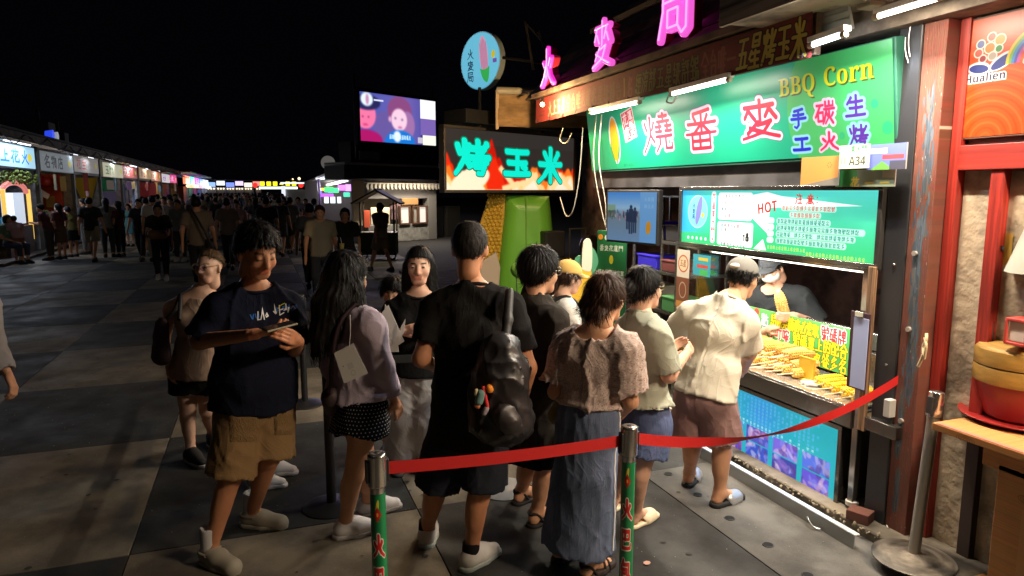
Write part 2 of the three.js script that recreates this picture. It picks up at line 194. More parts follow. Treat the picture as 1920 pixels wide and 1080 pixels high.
function headParts(Hc, fwd, up, s, cell, skin, o = {}) {
  const rt = fwd.clone().cross(up).normalize(), ax = [rt, up, fwd], L = (r, u, f) => Hc.clone().addScaledVector(rt, r * s).addScaledVector(up, u * s).addScaledVector(fwd, f * s), S = (...r) => r.map((v) => v * s);
  const pr = [ell(L(0, 0.022, -0.012), ax, S(0.077, 0.094, 0.096)), ell(L(0, -0.03, 0.028), ax, S(0.063, 0.078, 0.066), 0.03 * s), cap(L(-0.02, -0.093, 0.055), L(0.02, -0.093, 0.055), 0.024 * s, 0.024 * s, 0.03 * s), cap(L(0, -0.05, -0.02), L(0, -0.12, -0.03), 0.056 * s, 0.054 * s, 0.02 * s)];
  if (cell < 0.012) pr.push(
    ell(L(-0.034, 0.008, 0.104), ax, S(0.02, 0.012, 0.02), 0.012 * s, { sub: true }), ell(L(0.034, 0.008, 0.104), ax, S(0.02, 0.012, 0.02), 0.012 * s, { sub: true }),
    ell(L(-0.033, 0.005, 0.077), ax, S(0.014, 0.012, 0.013), 0.004 * s), ell(L(0.033, 0.005, 0.077), ax, S(0.014, 0.012, 0.013), 0.004 * s),
    cap(L(0, 0.012, 0.088), L(0, -0.03, 0.106), 0.008 * s, 0.0125 * s, 0.014 * s), cap(L(-0.012, -0.034, 0.094), L(0.012, -0.034, 0.094), 0.0085 * s, 0.0085 * s, 0.008 * s),
    cap(L(-0.02, -0.058, 0.082), L(0.02, -0.058, 0.082), 0.0075 * s, 0.0075 * s, 0.006 * s), cap(L(-0.016, -0.069, 0.082), L(0.016, -0.069, 0.082), 0.0085 * s, 0.0085 * s, 0.006 * s), ell(L(-0.042, -0.03, 0.062), ax, S(0.022, 0.022, 0.02), 0.02 * s), ell(L(0.042, -0.03, 0.062), ax, S(0.022, 0.022, 0.02), 0.02 * s));
  for (const e of [-1, 1]) pr.push(ell(L(e * 0.079, -0.014, -0.008), [rt.clone().addScaledVector(fwd, -0.35 * e).normalize(), up, fwd], S(0.011, 0.033, 0.019), 0.012 * s));
  const g = blend(pr, cell), brow = o.brow ?? [0.03, 0.022, 0.018];
  paint(g, (x, y, z) => {
    const dx = x - Hc.x, dy = y - Hc.y, dz = z - Hc.z, r = (dx * rt.x + dy * rt.y + dz * rt.z) / s, u = (dx * up.x + dy * up.y + dz * up.z) / s, f = (dx * fwd.x + dy * fwd.y + dz * fwd.z) / s, a = Math.abs(r);
    if (f > 0.05) { if (Math.abs(u - 0.029 + (a - 0.033) * (a - 0.033) * 9) < 0.0038 && a > 0.014 && a < 0.052) return brow; if (Math.abs(u - (o.closed ? -0.001 : 0.004)) < (o.closed ? 0.0028 : 0.005) && Math.abs(a - 0.033) < 0.015) return o.closed ? [0.05, 0.03, 0.025] : Math.abs(a - 0.033) < 0.008 ? [0.02, 0.015, 0.012] : [0.42, 0.38, 0.36]; if (Math.abs(u + 0.063) < 0.0105 && a < 0.024 - Math.abs(u + 0.063) * 0.6) return [skin[0] * 0.85, skin[1] * 0.5, skin[2] * 0.5]; }
    const v = 1 + 0.1 * noise3(x * 25, y * 25, z * 25), blush = f > 0.03 && u < 0.0 && a < 0.06 ? 0.93 : 1; return [skin[0] * v, skin[1] * v * blush, skin[2] * v * blush];
  });
  return { g, L, ax, rt, up, fwd, s };
}
// a hand: palm and five fingers; dir = from wrist to knuckles, nrm = where the palm faces, side = thumb side
function handPrims(W, dir, nrm, thumbSide, curl = 0.5, s = 1, spread = 0) {
  dir = dir.clone().normalize(); nrm = nrm.clone().addScaledVector(dir, -nrm.dot(dir)).normalize(); const sd = dir.clone().cross(nrm).normalize().multiplyScalar(thumbSide), P = (d, n, t) => W.clone().addScaledVector(dir, d * s).addScaledVector(nrm, n * s).addScaledVector(sd, t * s);
  const out = [cap(W.clone(), P(0.03, 0, 0), 0.026 * s, 0.026 * s, 0.012 * s)];
  for (const t of [0.026, 0.009, -0.009, -0.026]) out.push(cap(P(0.018, 0, t * 0.75), P(0.085, 0, t), 0.0135 * s, 0.0115 * s, 0.01 * s));
  [[0.026, 0.95], [0.009, 1.05], [-0.009, 0.98], [-0.026, 0.78]].forEach(([t, len], i) => {
    let p = P(0.085, 0, t), a = 0; const c = Array.isArray(curl) ? curl[i] : curl;
    [0.044, 0.027, 0.021].forEach((l, k) => { a += c * [0.75, 1.0, 0.7][k]; const q = p.clone().addScaledVector(dir, Math.cos(a) * l * len * s).addScaledVector(nrm, Math.sin(a) * l * len * s).addScaledVector(sd, t * spread * l); out.push(cap(p, q, (0.0096 - k * 0.0008) * s, (0.0092 - k * 0.001) * s, 0.003 * s)); p = q; });
  });
  const a = P(0.022, 0.008, 0.026), b = P(0.052, 0.02, 0.05), c = P(0.084, 0.026 + 0.012 * (Array.isArray(curl) ? 0.5 : curl), 0.05);
  out.push(cap(a, b, 0.0145 * s, 0.011 * s, 0.01 * s), cap(b, c, 0.0105 * s, 0.009 * s, 0.004 * s));
  return out;
}
const folds = (amp0, fx = 7, fy = 5, sd = 0, amp = amp0 * 0.62) => (x, y, z, d) => { const w = noise3(x * 3 + sd, y * 3, z * 3) * 1.5; const r = 1 - Math.abs(noise3(x * fx + w + sd, y * fy + w, z * fx + sd)); const r2 = 1 - Math.abs(noise3(x * fx * 1.9 + y * 5 - w * 2 + sd, y * fy * 1.3 + x * 4, z * fx * 1.9 + sd + 7)); return d - amp * (Math.pow(r, 6) * 1.7 - 0.5) - amp * 0.8 * (Math.pow(r2, 7) - 0.2) - amp * 0.25 * noise3(x * 26 + sd, y * 16, z * 26); };
const SKIN = { a: [0.5, 0.26, 0.15], b: [0.55, 0.3, 0.18], c: [0.46, 0.21, 0.11], d: [0.6, 0.36, 0.25] };
const skinMat = PH([1, 1, 1], 0.52, { vertexColors: true, sheen: 0.15, sheenColor: lin(0.6, 0.3, 0.2), sheenRoughness: 0.6, specularIntensity: 0.6 });
const hm0 = (c, r) => PH(c, r, { specularIntensity: 0.35 }), hairMats = { black: hm0([0.009, 0.008, 0.008], 0.55), brown: hm0([0.04, 0.02, 0.013], 0.5), light: hm0([0.1, 0.06, 0.03], 0.55), grey: hm0([0.03, 0.026, 0.024], 0.65) };
const fabric = (c, o = {}) => PH(c, 0.92, { specularIntensity: 0.25, bumpMap: TX.crease, bumpScale: 0.0055, ...o });

/* spec: J joints in world space {head,neck,shL,shR,elL,elR,wrL,wrR,pelvis,hipL,hipR,knL,knR}, feet [[heel,toe] left, right], headAz, headPitch ... */
function person(label, spec) {
  const { J } = spec, s = spec.s ?? 1, lod = spec.lod ?? 1, b = spec.stout ?? 1, skin = spec.skin ?? SKIN.a, base = spec.base.clone(), gr = spec.parent ?? thing('person', label, 'person', base.toArray(), 0, spec.group);
  const j = {}; for (const k in J) j[k] = J[k].clone().sub(base);
  const feet = spec.feet.map(([h, t]) => { h = h.clone().sub(base); t = t.clone().sub(base); const d = t.clone().sub(h).setY(0).normalize(); return { h, d, t: add(h, d, 0.25 * s), an: add(h, d, 0.06 * s).add(V(0, (spec.ankleUp ?? 0.085) * s, 0)) }; });
  [j.anL, j.anR] = feet.map((f) => f.an);
  const up = j.neck.clone().sub(j.pelvis).normalize(), lat = j.shR.clone().sub(j.shL).normalize(), fwd = up.clone().cross(lat).normalize();
  const sp = (t) => mix(j.pelvis, j.neck, t), fem = spec.fem, cw = fem ? 0.88 : 0.97, hw = fem ? 0.98 : 0.93, wst = fem ? 0.078 : 0.094;
  const torso = (inf) => [cap(sp(-0.06), sp(0.28), (0.112 * hw * b) * s + inf, (wst * b) * s + inf, 0.05, { w: lat, f: 1.36 }), cap(sp(0.28), sp(0.68), (wst * b) * s + inf, (0.112 * cw * b) * s + inf, 0.05, { w: lat, f: 1.4 }), cap(sp(0.68), sp(0.88), (0.112 * cw * b) * s + inf, 0.075 * s + inf, 0.05, { w: lat, f: 1.35 }), ...['shL', 'shR'].flatMap((k) => [cap(add(mix(j.neck, j[k], 0.45), up, -0.02), add(j[k], up, -0.012), 0.062 * s + inf, 0.06 * cw * s + inf, 0.05), cap(add(j.neck, up, 0.03), add(j[k], up, 0.005), 0.047 * s + inf * 0.6, 0.04 * s + inf, 0.05)]), ...(fem ? [ell(add(add(sp(0.66), fwd, 0.085 * s), lat, 0.065), [lat, up, fwd], [0.06 + inf, 0.06 + inf, 0.055 + inf], 0.04), ell(add(add(sp(0.66), fwd, 0.085 * s), lat, -0.065), [lat, up, fwd], [0.06 + inf, 0.06 + inf, 0.055 + inf], 0.04)] : []), ...(b > 1.08 ? [ell(add(sp(0.25), fwd, 0.07), [lat, up, fwd], [0.15 * b + inf, 0.17 + inf, 0.11 * b + inf], 0.08)] : [])];
  const armW = (spec.armW ?? (fem ? 0.86 : 1)) * s, legW = (spec.legW ?? (fem ? 0.95 : 1)) * s;
  const arms = (inf, k0 = 0.03) => ['L', 'R'].flatMap((k) => [cap(j['sh' + k], j['el' + k], 0.053 * armW + inf, 0.042 * armW + inf, k0), cap(j['el' + k], j['wr' + k], 0.043 * armW + inf, 0.027 * armW + inf, 0.02)]);
  const legs = ['L', 'R'].flatMap((k, i) => { const kn = j['kn' + k], an = j['an' + k], f = feet[i]; return [cap(j['hip' + k], kn, 0.09 * legW, 0.056 * legW, 0.03), cap(kn, an, 0.053 * legW, 0.036 * legW, 0.02), cap(add(mix(kn, an, 0.18), f.d, -0.018), add(mix(kn, an, 0.45), f.d, -0.014), 0.046 * legW, 0.04 * legW, 0.03), cap(an, add(f.h, f.d, 0.035).add(V(0, 0.045, 0)), 0.034 * s, 0.036 * s, 0.02), cap(an, add(f.h, f.d, 0.17 * s).add(V(0, 0.035, 0)), 0.036 * s, 0.03 * s, 0.02, {}), cap(add(f.h, f.d, 0.16 * s).add(V(0, 0.03, 0)), add(f.h, f.d, 0.225 * s).add(V(0, 0.026, 0)), 0.034 * s, 0.024 * s, 0.02)]; });
  // head frame
  const hf = azDir(spec.headAz ?? spec.az); hf.y = Math.tan((spec.headPitch ?? 0) * Math.PI / 180); hf.normalize(); const hr = hf.clone().cross(V(0, 1, 0)).normalize(); let hu = hr.clone().cross(hf).normalize();
  if (spec.headRoll) hu.applyAxisAngle(hf, spec.headRoll * Math.PI / 180);
  const hs = (spec.headScale ?? 1) * s, H = headParts(j.head, hf, hu, hs, lod > 1.5 ? 0.02 : (spec.headCell ?? 0.0065), skin, spec);
  const neckP = cap(add(j.neck, up, -0.03), H.L(0, -0.075, -0.022), 0.055 * s * cw, 0.052 * s * cw, 0.03);
  const bodyG = blend([...torso(0), ...arms(0), ...legs, neckP], 0.014 * lod);
  paint(bodyG, (x, y, z) => { const v = 1 + 0.09 * noise3(x * 16, y * 16, z * 16) + 0.05 * noise3(x * 60, y * 60, z * 60); return [skin[0] * v, skin[1] * v * 0.97, skin[2] * v * 0.95]; });
  const bits = [bodyG, H.g];
  ['L', 'R'].forEach((k) => {
    const hd = spec['hand' + k] ?? {}, fore = j['wr' + k].clone().sub(j['el' + k]).normalize(), dir = hd.dir ?? fore, nrm = hd.n ?? lat.clone().multiplyScalar(k === 'L' ? 1 : -1);
    const hp = lod > 1.5 ? [cap(j['wr' + k], add(j['wr' + k], dir, 0.14), 0.03, 0.022)] : handPrims(j['wr' + k], dir, nrm, k === 'L' ? 1 : -1, hd.curl ?? 0.4, s * (fem ? 0.9 : 1.0) * (hd.scale ?? 1), hd.spread);
    const g = blend(hp, lod > 1.5 ? 0.02 : hd.cell ?? 0.0055); paint(g, (x, y, z) => { const v = 1 + 0.1 * noise3(x * 40, y * 40, z * 40); return [skin[0] * v, skin[1] * v * 0.92, skin[2] * v * 0.9]; }); bits.push(g);
  });
  for (const g of bits) if (!g.attributes.uv) g.setAttribute('uv', new THREE.BufferAttribute(new Float32Array(g.attributes.position.count * 2), 2));
  part('body', mergeGeometries(bits), skinMat, gr);
  const cloth = (name, pr, m, post, cell = 0.0095) => { const g = blend(pr, cell * lod, post); wrapUV(g, j.pelvis, j.neck, 0.17, Math.atan2(fwd.x, fwd.z) + (spec.uvTurn ?? 0)); return part(name, g, m, gr); };
  const sh = spec.shirt;
  if (sh) {
    const inf = sh.inf ?? 0.014, hem = sh.hem ?? -0.16, hemP = sp(hem).add(V(0, 0, 0)), clip = { o: hemP, n: up.clone().negate() }, pr = torso(inf).map((p) => (p.c ? p : { ...p, clip })), n = sh.neckR ?? 0.08;
    pr.push(cap(sp(0.25), hemP, (b * (fem ? 0.086 : 0.106)) * s + inf + (sh.flare ?? 0) * 0.4, (0.115 * b * hw) * s + inf + (sh.flare ?? 0.014), 0.05, { w: lat, f: sh.f ?? (fem ? 1.4 : 1.44), flat: true }));
    for (const k of ['L', 'R']) {
      const a = add(j['sh' + k], up, 0), e = j['el' + k], w = j['wr' + k], t = sh.sleeve ?? 0.62; if (t <= 0) continue;
      const si = inf * (sh.puff ? 1.9 : 1.15);
      if (t <= 1) pr.push(cap(a, mix(a, e, t), 0.055 * armW + si, 0.05 * armW + si + (sh.sleeveFlare ?? 0.01), 0.03, { flat: true }));
      else pr.push(cap(a, e, 0.055 * armW + si, 0.047 * armW + si, 0.03), cap(e, mix(e, w, t - 1), 0.047 * armW + si, 0.034 * armW + si * 0.7, 0.02, { flat: true }));
    }
    if (sh.sleeve === 0 && sh.strap) pr.splice(0, pr.length, ...pr.filter((p) => p.c || !(p.a.distanceTo(j.shL) < 0.12 || p.a.distanceTo(j.shR) < 0.12 || p.b.distanceTo(j.shL) < 0.03 || p.b.distanceTo(j.shR) < 0.03)));
    pr.push(ell(add(add(j.neck, up, 0.045 + (sh.neckUp ?? 0)), fwd, sh.neckF ?? 0.015), [lat, up, fwd], [n * 1.1, n * (sh.neckD ?? 0.75), n], 0.004, { sub: true }));
    if (sh.collar) pr.push(cap(add(j.neck, up, 0.02), add(j.neck, up, 0.062), 0.072 * s, 0.066 * s, 0.012));
    const shirtMesh = cloth(sh.name ?? 't_shirt', pr, sh.m, folds(sh.wr ?? 0.008, sh.fx ?? 7, sh.fy ?? 4, spec.seed ?? 0), sh.cell);
    if (lod < 1.2 && !sh.strap && !sh.puff && !sh.collar) { const ring = [], c = add(add(j.neck, up, 0.012), fwd, 0.012); for (let i = 0; i < 16; i++) { const a = i / 16 * Math.PI * 2; ring.push(add(add(add(c, lat, Math.cos(a) * 0.082 * s), fwd, Math.sin(a) * 0.07 * s), up, 0.012 - Math.sin(a) * 0.026)); } part('neckband', new THREE.TubeGeometry(new THREE.CatmullRomCurve3(ring, true), 40, 0.0095, 6, true), sh.m, shirtMesh); }
  }
  const bo = spec.bottom;
  if (bo) {
    const inf = bo.inf ?? 0.025, pr = [cap(sp(bo.top ?? 0.16), sp(-0.08), 0.1 * b * hw * s + 0.006, 0.11 * b * hw * s + inf * 0.55, 0.04, { w: lat, f: 1.38 })];
    if (bo.skirt) { const mid = mix(j.hipL, j.hipR, 0.5), foot = V(lerp(mid.x, (feet[0].an.x + feet[1].an.x) / 2, 0.75), 0, lerp(mid.z, (feet[0].an.z + feet[1].an.z) / 2, 0.75)), e = mix(V(mid.x, mid.y, mid.z), V(foot.x, bo.skirt, foot.z), 1); pr.push(cap(sp(0.02), e, 0.112 * s + inf, bo.r ?? 0.16, 0.05, { w: lat, f: bo.f ?? 1.25, flat: true, recess: 0.06 })); } else for (const k of ['L', 'R']) { const hp = j['hip' + k], kn = j['kn' + k], an = j['an' + k], t = bo.len ?? 0.85; if (t <= 1) pr.push(cap(hp, mix(hp, kn, t), 0.09 * legW + inf * 0.7, 0.062 * legW + inf + (bo.flare ?? 0.03), 0.03, { flat: true, recess: 0.05 })); else pr.push(cap(hp, kn, 0.09 * legW + inf * 0.7, 0.06 * legW + inf * (bo.wide ?? 0.8), 0.03), cap(kn, mix(kn, an, t - 1), 0.06 * legW + inf * (bo.wide ?? 0.8), 0.04 * legW + inf * (bo.wide ?? 0.8) + (bo.flare ?? 0), 0.03, { flat: true })); }
    const f0 = folds(bo.wr ?? 0.008, bo.fx ?? 8, bo.fy ?? 4, (spec.seed ?? 0) + 40), cx = j.pelvis.x, cz = j.pelvis.z;
    cloth(bo.name ?? 'shorts', pr, bo.m, bo.pleat ? (x, y, z, d) => f0(x, y, z, d) - bo.pleat * clamp((j.pelvis.y - y) * 5, 0, 1) * Math.sin(Math.atan2(x - cx, z - cz) * (bo.pn ?? 11) + 2 * noise3(x * 5, y * 3, z * 5)) : f0, bo.cell);
  }
  const st = spec.shoes;
  if (st) feet.forEach((f) => shoe(st, f, s, gr, lod));
  if (spec.hair) hair(spec.hair, H, gr, lod, spec);
  return { gr, j, H, up, lat, fwd, sp, base, s };
}
function shoe(st, f, s, gr, lod) {
  const y = V(0, 1, 0), sd = f.d.clone().cross(y), P = (d, u, t = 0) => add(add(f.h, f.d, d * s), sd, t * s).add(V(0, u * s, 0)), c = 0.0075 * (lod > 1.5 ? 2.6 : 1);
  const soleFlat = (x, yy, z, d) => Math.max(d, 0.001 - yy), fl = (h) => (x, yy, z, d) => Math.max(Math.max(d, 0.001 - yy), yy - h);
  if (st.type === 'sandal' || st.type === 'slide') {
    const so = part(st.type, blend([cap(P(0.03, 0.012), P(0.14, 0.012), 0.042 * s, 0.045 * s, 0.03), cap(P(0.14, 0.012), P(0.235, 0.012), 0.045 * s, 0.04 * s, 0.03)], c, fl(st.h ?? 0.024)), st.m, gr);
    const strap = (a, hgt, w, r) => { const pts = []; for (let i = 0; i <= 10; i++) { const q = i / 10 * Math.PI; pts.push(P(a, 0.012 + Math.sin(q) * hgt, Math.cos(q) * w)); } return tube(pts, r, 16, 6); };
    if (st.type === 'slide') { const g = blend([cap(P(0.135, 0.02), P(0.2, 0.018), 0.056 * s, 0.05 * s, 0.01), cap(P(0.10, 0.0), P(0.24, 0.0), 0.047 * s, 0.04 * s, 0.01, { sub: true })], c * 0.8, soleFlat); part('strap', g, st.m2 ?? st.m, so); } else for (const sg of [strap(0.19, 0.052, 0.046, 0.007), strap(0.15, 0.066, 0.044, 0.008), tube([P(0.08, 0.03, 0.04), P(0.03, 0.085, 0.03), P(0.0, 0.08, 0), P(0.03, 0.085, -0.03), P(0.08, 0.03, -0.04)], 0.008, 16, 6), tube([P(0.05, 0.11, 0.035), P(0.1, 0.1, 0), P(0.05, 0.11, -0.035)], 0.008, 12, 6)]) part('strap', sg, st.m, so);
    return;
  }
  const up = part(st.type === 'clog' ? 'clog' : 'shoe', blend([cap(P(0.035, 0.05), P(0.12, 0.05), 0.044 * s, 0.046 * s, 0.03), cap(P(0.12, 0.045), P(0.225, 0.03), 0.048 * s, st.type === 'clog' ? 0.048 * s : 0.036 * s, 0.03), cap(P(0.05, 0.06), P(0.06, st.type === 'boot' ? 0.1 : 0.085), 0.042 * s, 0.042 * s, 0.03), ...(st.type === 'clog' ? [] : [cap(P(0.1, 0.085), P(0.17, 0.06), 0.026, 0.022, 0.03)])], c, soleFlat), st.m, gr);
  part('sole', blend([cap(P(0.03, 0.014), P(0.13, 0.014), 0.048 * s, 0.05 * s, 0.02), cap(P(0.13, 0.014), P(0.23, 0.014), 0.05 * s, 0.041 * s, 0.02)], c, fl(0.028)), st.sole ?? st.m, up);
  if (st.type === 'clog') { for (const [d, t] of [[0.13, 0.02], [0.13, -0.02], [0.16, 0.0], [0.16, 0.028], [0.16, -0.028], [0.19, 0.015], [0.19, -0.015]]) { const q = P(d, 0.088 - Math.abs(t) * 0.3 - (d - 0.13) * 0.25, t); part('vent_hole', T(new THREE.SphereGeometry(0.006, 7, 5), q.x, q.y, q.z), blackMat, up); } part('heel_strap', tube([P(0.09, 0.075, 0.05), P(0.03, 0.075, 0.045), P(-0.008, 0.07, 0), P(0.03, 0.075, -0.045), P(0.09, 0.075, -0.05)], 0.008, 20, 6), st.m, up); }
  if (st.sock) { const g = blend([cap(P(0.055, 0.07), add(mix(f.h, f.an, 1), V(0, 1, 0), st.sockH ?? 0.06), 0.045 * s, 0.044 * s, 0.02, { flat: true })], c); part('sock', g, st.sock, gr); }
  if (st.laces) for (const d of [0.1, 0.125, 0.15, 0.17]) part('lace', tube([P(d, 0.1 - (d - 0.1) * 0.32, -0.022), P(d + 0.008, 0.112 - (d - 0.1) * 0.36, 0), P(d, 0.1 - (d - 0.1) * 0.32, 0.022)], 0.0035, 8, 5), st.laces, up);
}
function hair(hr, H, gr, lod, spec) {
  const { L, ax, s } = H, S = (...r) => r.map((v) => v * s), m = hairMats[hr.c ?? 'black'], cell = lod > 1.5 ? 0.02 : 0.0065, t = hr.t ?? 0.012;
  const rel = (x, y, z) => { const dx = x - L(0, 0, 0).x, dy = y - L(0, 0, 0).y, dz = z - L(0, 0, 0).z; return [H.rt, H.up, H.fwd].map((v) => (dx * v.x + dy * v.y + dz * v.z) / s); };
  const pr = [ell(L(0, 0.026 + t * 0.4, -0.015), ax, S(0.08 + t, 0.094 + t, 0.097 + t), 0.02), ...(hr.extra ? hr.extra(L, s, ax) : [])];
  const O = L(0, 0, 0), line = hr.line ?? [0.064, 0.86], strand = hr.strand ?? 0.0022;
  const g = blend(pr, cell, (x, y, z, d) => {
    const dx = x - O.x, dy = y - O.y, dz = z - O.z, r = (dx * H.rt.x + dy * H.rt.y + dz * H.rt.z) / s, u = (dx * H.up.x + dy * H.up.y + dz * H.up.z) / s, f = (dx * H.fwd.x + dy * H.fwd.y + dz * H.fwd.z) / s;
    const ang = Math.atan2(r, f + 0.02), wv = noise3(x * 14, y * 7, z * 14);
    d -= strand * Math.sin(ang * 34 + wv * 3 + u * 20) + 0.0035 * wv * (hr.mess ?? 1) + 0.003 * noise3(x * 50, y * 22, z * 50) * (hr.mess ?? 1);
    if (!hr.free) { // keep only what lies behind and above the hairline
      const front = line[0] + (f - 0.09) * line[1] - u + 0.006 * noise3(x * 60, y * 60, z * 60); let cut = front * 0.7;
      if (hr.long) cut = Math.min(cut, (f - (hr.longF ?? 0.005) - Math.abs(r) * (hr.longR ?? 0.15)) * 0.9);
      d = Math.max(d, cut * s);
    }
    if (hr.capped) d = Math.max(d, (u - 0.03) * s);
    return d;
  });
  const hm = part('hair', g, m, gr);
  if (lod < 1.2) { // loose strands laid over the mass, so that the outline breaks up
    const P = [], I = [], pos = g.attributes.position, nor = g.attributes.normal, n = hr.n ?? 2600, len = hr.len ?? 0.06, crown = L(0, 0.13, -0.03), a = V(0, 0, 0), nn = V(0, 0, 0);
    for (let k = 0; k < n; k++) {
      const i = Math.floor(rnd() * pos.count); a.fromBufferAttribute(pos, i); nn.fromBufferAttribute(nor, i);
      const out = a.clone().sub(crown), down = hr.long && out.y < -0.06 ? V(0, -1, 0) : out.addScaledVector(nn, -out.dot(nn)); if (down.lengthSq() < 1e-6) continue; down.normalize().add(V(rr(-0.25, 0.25), rr(-0.25, 0.15), rr(-0.25, 0.25)).multiplyScalar(hr.mess ?? 1)).normalize();
      const ff = a.clone().sub(O).dot(H.fwd) / s, side = down.clone().cross(nn).normalize(), w = rr(0.001, 0.0024), l = (ff > 0.05 && !hr.bangs ? 0.016 : len) * rr(0.5, 1.3), lift = rr(0.001, 0.009) * (hr.mess ?? 1), base = P.length / 3;
      for (let q = 0; q <= 3; q++) { const t = q / 3, c = a.clone().addScaledVector(down, l * t).addScaledVector(nn, 0.002 + lift * Math.sin(t * 2.4) - t * t * l * l * 4), ww = w * (1 - t * 0.8); for (const sg of [-1, 1]) P.push(c.x + side.x * ww * sg, c.y + side.y * ww * sg, c.z + side.z * ww * sg); if (q) { const b = base + q * 2; I.push(b - 2, b - 1, b, b, b - 1, b + 1); } }
    }
    const sg = new THREE.BufferGeometry(); sg.setAttribute('position', new THREE.Float32BufferAttribute(P, 3)); sg.setIndex(I); sg.computeVertexNormals(); const so = part('strands', sg, m, hm); so.userData.kind = 'stuff';
  }
}
function capHat(H, gr, m, brimM, o = {}) {
  const { L, ax, s } = H, S = (...r) => r.map((v) => v * s), O = L(0, 0, 0);
  const g = blend([ell(L(0, 0.034, -0.013), ax, S(0.092, 0.092, 0.108), 0.02)], 0.007, (x, y, z, d) => { const u = ((x - O.x) * H.up.x + (y - O.y) * H.up.y + (z - O.z) * H.up.z) / s, f = ((x - O.x) * H.fwd.x + (y - O.y) * H.fwd.y + (z - O.z) * H.fwd.z) / s; return Math.max(d, (0.028 + f * (o.tip ?? 0.1) - u) * s); });
  const c = part('cap', g, m, gr);
  const pts = []; for (let i = 0; i <= 14; i++) { const a = -1.25 + 2.5 * i / 14; pts.push([Math.sin(a) * 0.086, Math.cos(a)]); }
  const P = [], I = []; pts.forEach(([r, cf], i) => { const f0 = 0.1 * cf - 0.01, f1 = f0 + 0.075 * Math.pow(Math.max(0, cf), 0.5) + 0.002, dr = 0.018 * (r / 0.086) ** 2; for (const [f, u] of [[f0, 0.042], [f1, 0.032 - dr], [f0, 0.036], [f1, 0.026 - dr]]) { const p = L(r, u, f); P.push(p.x, p.y, p.z); } if (i) { const a = (i - 1) * 4, b = i * 4; I.push(a, b, a + 1, b, b + 1, a + 1, a + 2, a + 3, b + 2, b + 2, a + 3, b + 3, a + 1, b + 1, a + 3, b + 1, b + 3, a + 3); } });
  const bg = new THREE.BufferGeometry(); bg.setAttribute('position', new THREE.Float32BufferAttribute(P, 3)); bg.setIndex(I); bg.computeVertexNormals(); bg.setAttribute('uv', new THREE.BufferAttribute(new Float32Array(P.length / 3 * 2), 2)); part('brim', bg, brimM ?? m, c);
  if (o.button !== false) part('button', T(new THREE.SphereGeometry(0.007 * s, 8, 6), ...L(0, 0.127, -0.013).toArray()), m, c);
  return c;
}
function glasses(H, gr, m, lensM) {
  const { L, s } = H, list = [], q = new THREE.Quaternion().setFromRotationMatrix(new THREE.Matrix4().makeBasis(H.rt, H.up, H.fwd)), lens = [];
  for (const e of [-1, 1]) { const c = L(e * 0.034, 0.004, 0.104); list.push(new THREE.TorusGeometry(0.022 * s, 0.0026 * s, 6, 24).applyQuaternion(q).translate(c.x, c.y, c.z), tube([L(e * 0.056, 0.01, 0.102), L(e * 0.08, 0.012, 0.06), L(e * 0.083, 0.012, 0.0), L(e * 0.08, -0.005, -0.02)], 0.0024 * s, 12, 5)); lens.push(new THREE.CircleGeometry(0.0215 * s, 20).applyQuaternion(q).translate(c.x, c.y, c.z)); }
  list.push(tube([L(-0.012, 0.008, 0.106), L(0, 0.012, 0.109), L(0.012, 0.008, 0.106)], 0.0016 * s, 8, 5));
  const g = part('glasses', list, m, gr); for (const l of lens) part('lens', l, lensM, g); return g;
}
// ---------- ground ----------
const XF = 3.18;                                      // front plane of the corn stall
const onWall = (px, py, P0, az) => { const r = ray(px, py), d = azDir(az), n = V(-d.z, 0, d.x); return EYE.clone().addScaledVector(r, P0.clone().sub(EYE).dot(n) / r.dot(n)); };
// a flat board in a vertical plane through P0 along azDir(az), its corners read from the photograph; at() turns a pixel into canvas coordinates
function board(P0, az, pxL, pxR, yTop, yBot, W = 1024, ref = 360) {
  const L = onWall(pxL, ref, P0, az), R = onWall(pxR, ref, P0, az), w = Math.hypot(R.x - L.x, R.z - L.z), h = yTop - yBot, H = Math.round(W * h / w), c = V((L.x + R.x) / 2, (yTop + yBot) / 2, (L.z + R.z) / 2), dir = azDir(az);
  return { L, R, w, h, c, W, H, dir, az, nrm: azDir(az + 90), naz: az + 90, at: (px, py) => { const p = onWall(px, py, P0, az); return [((p.x - L.x) * dir.x + (p.z - L.z) * dir.z) / w * W, (yTop - p.y) / h * H]; }, k: W / w };
}
const joint = M([0.018, 0.017, 0.016], 0.95);
const ground = struct('ground', new THREE.PlaneGeometry(260, 260).rotateX(-Math.PI / 2).translate(0, -0.012, -60), joint);
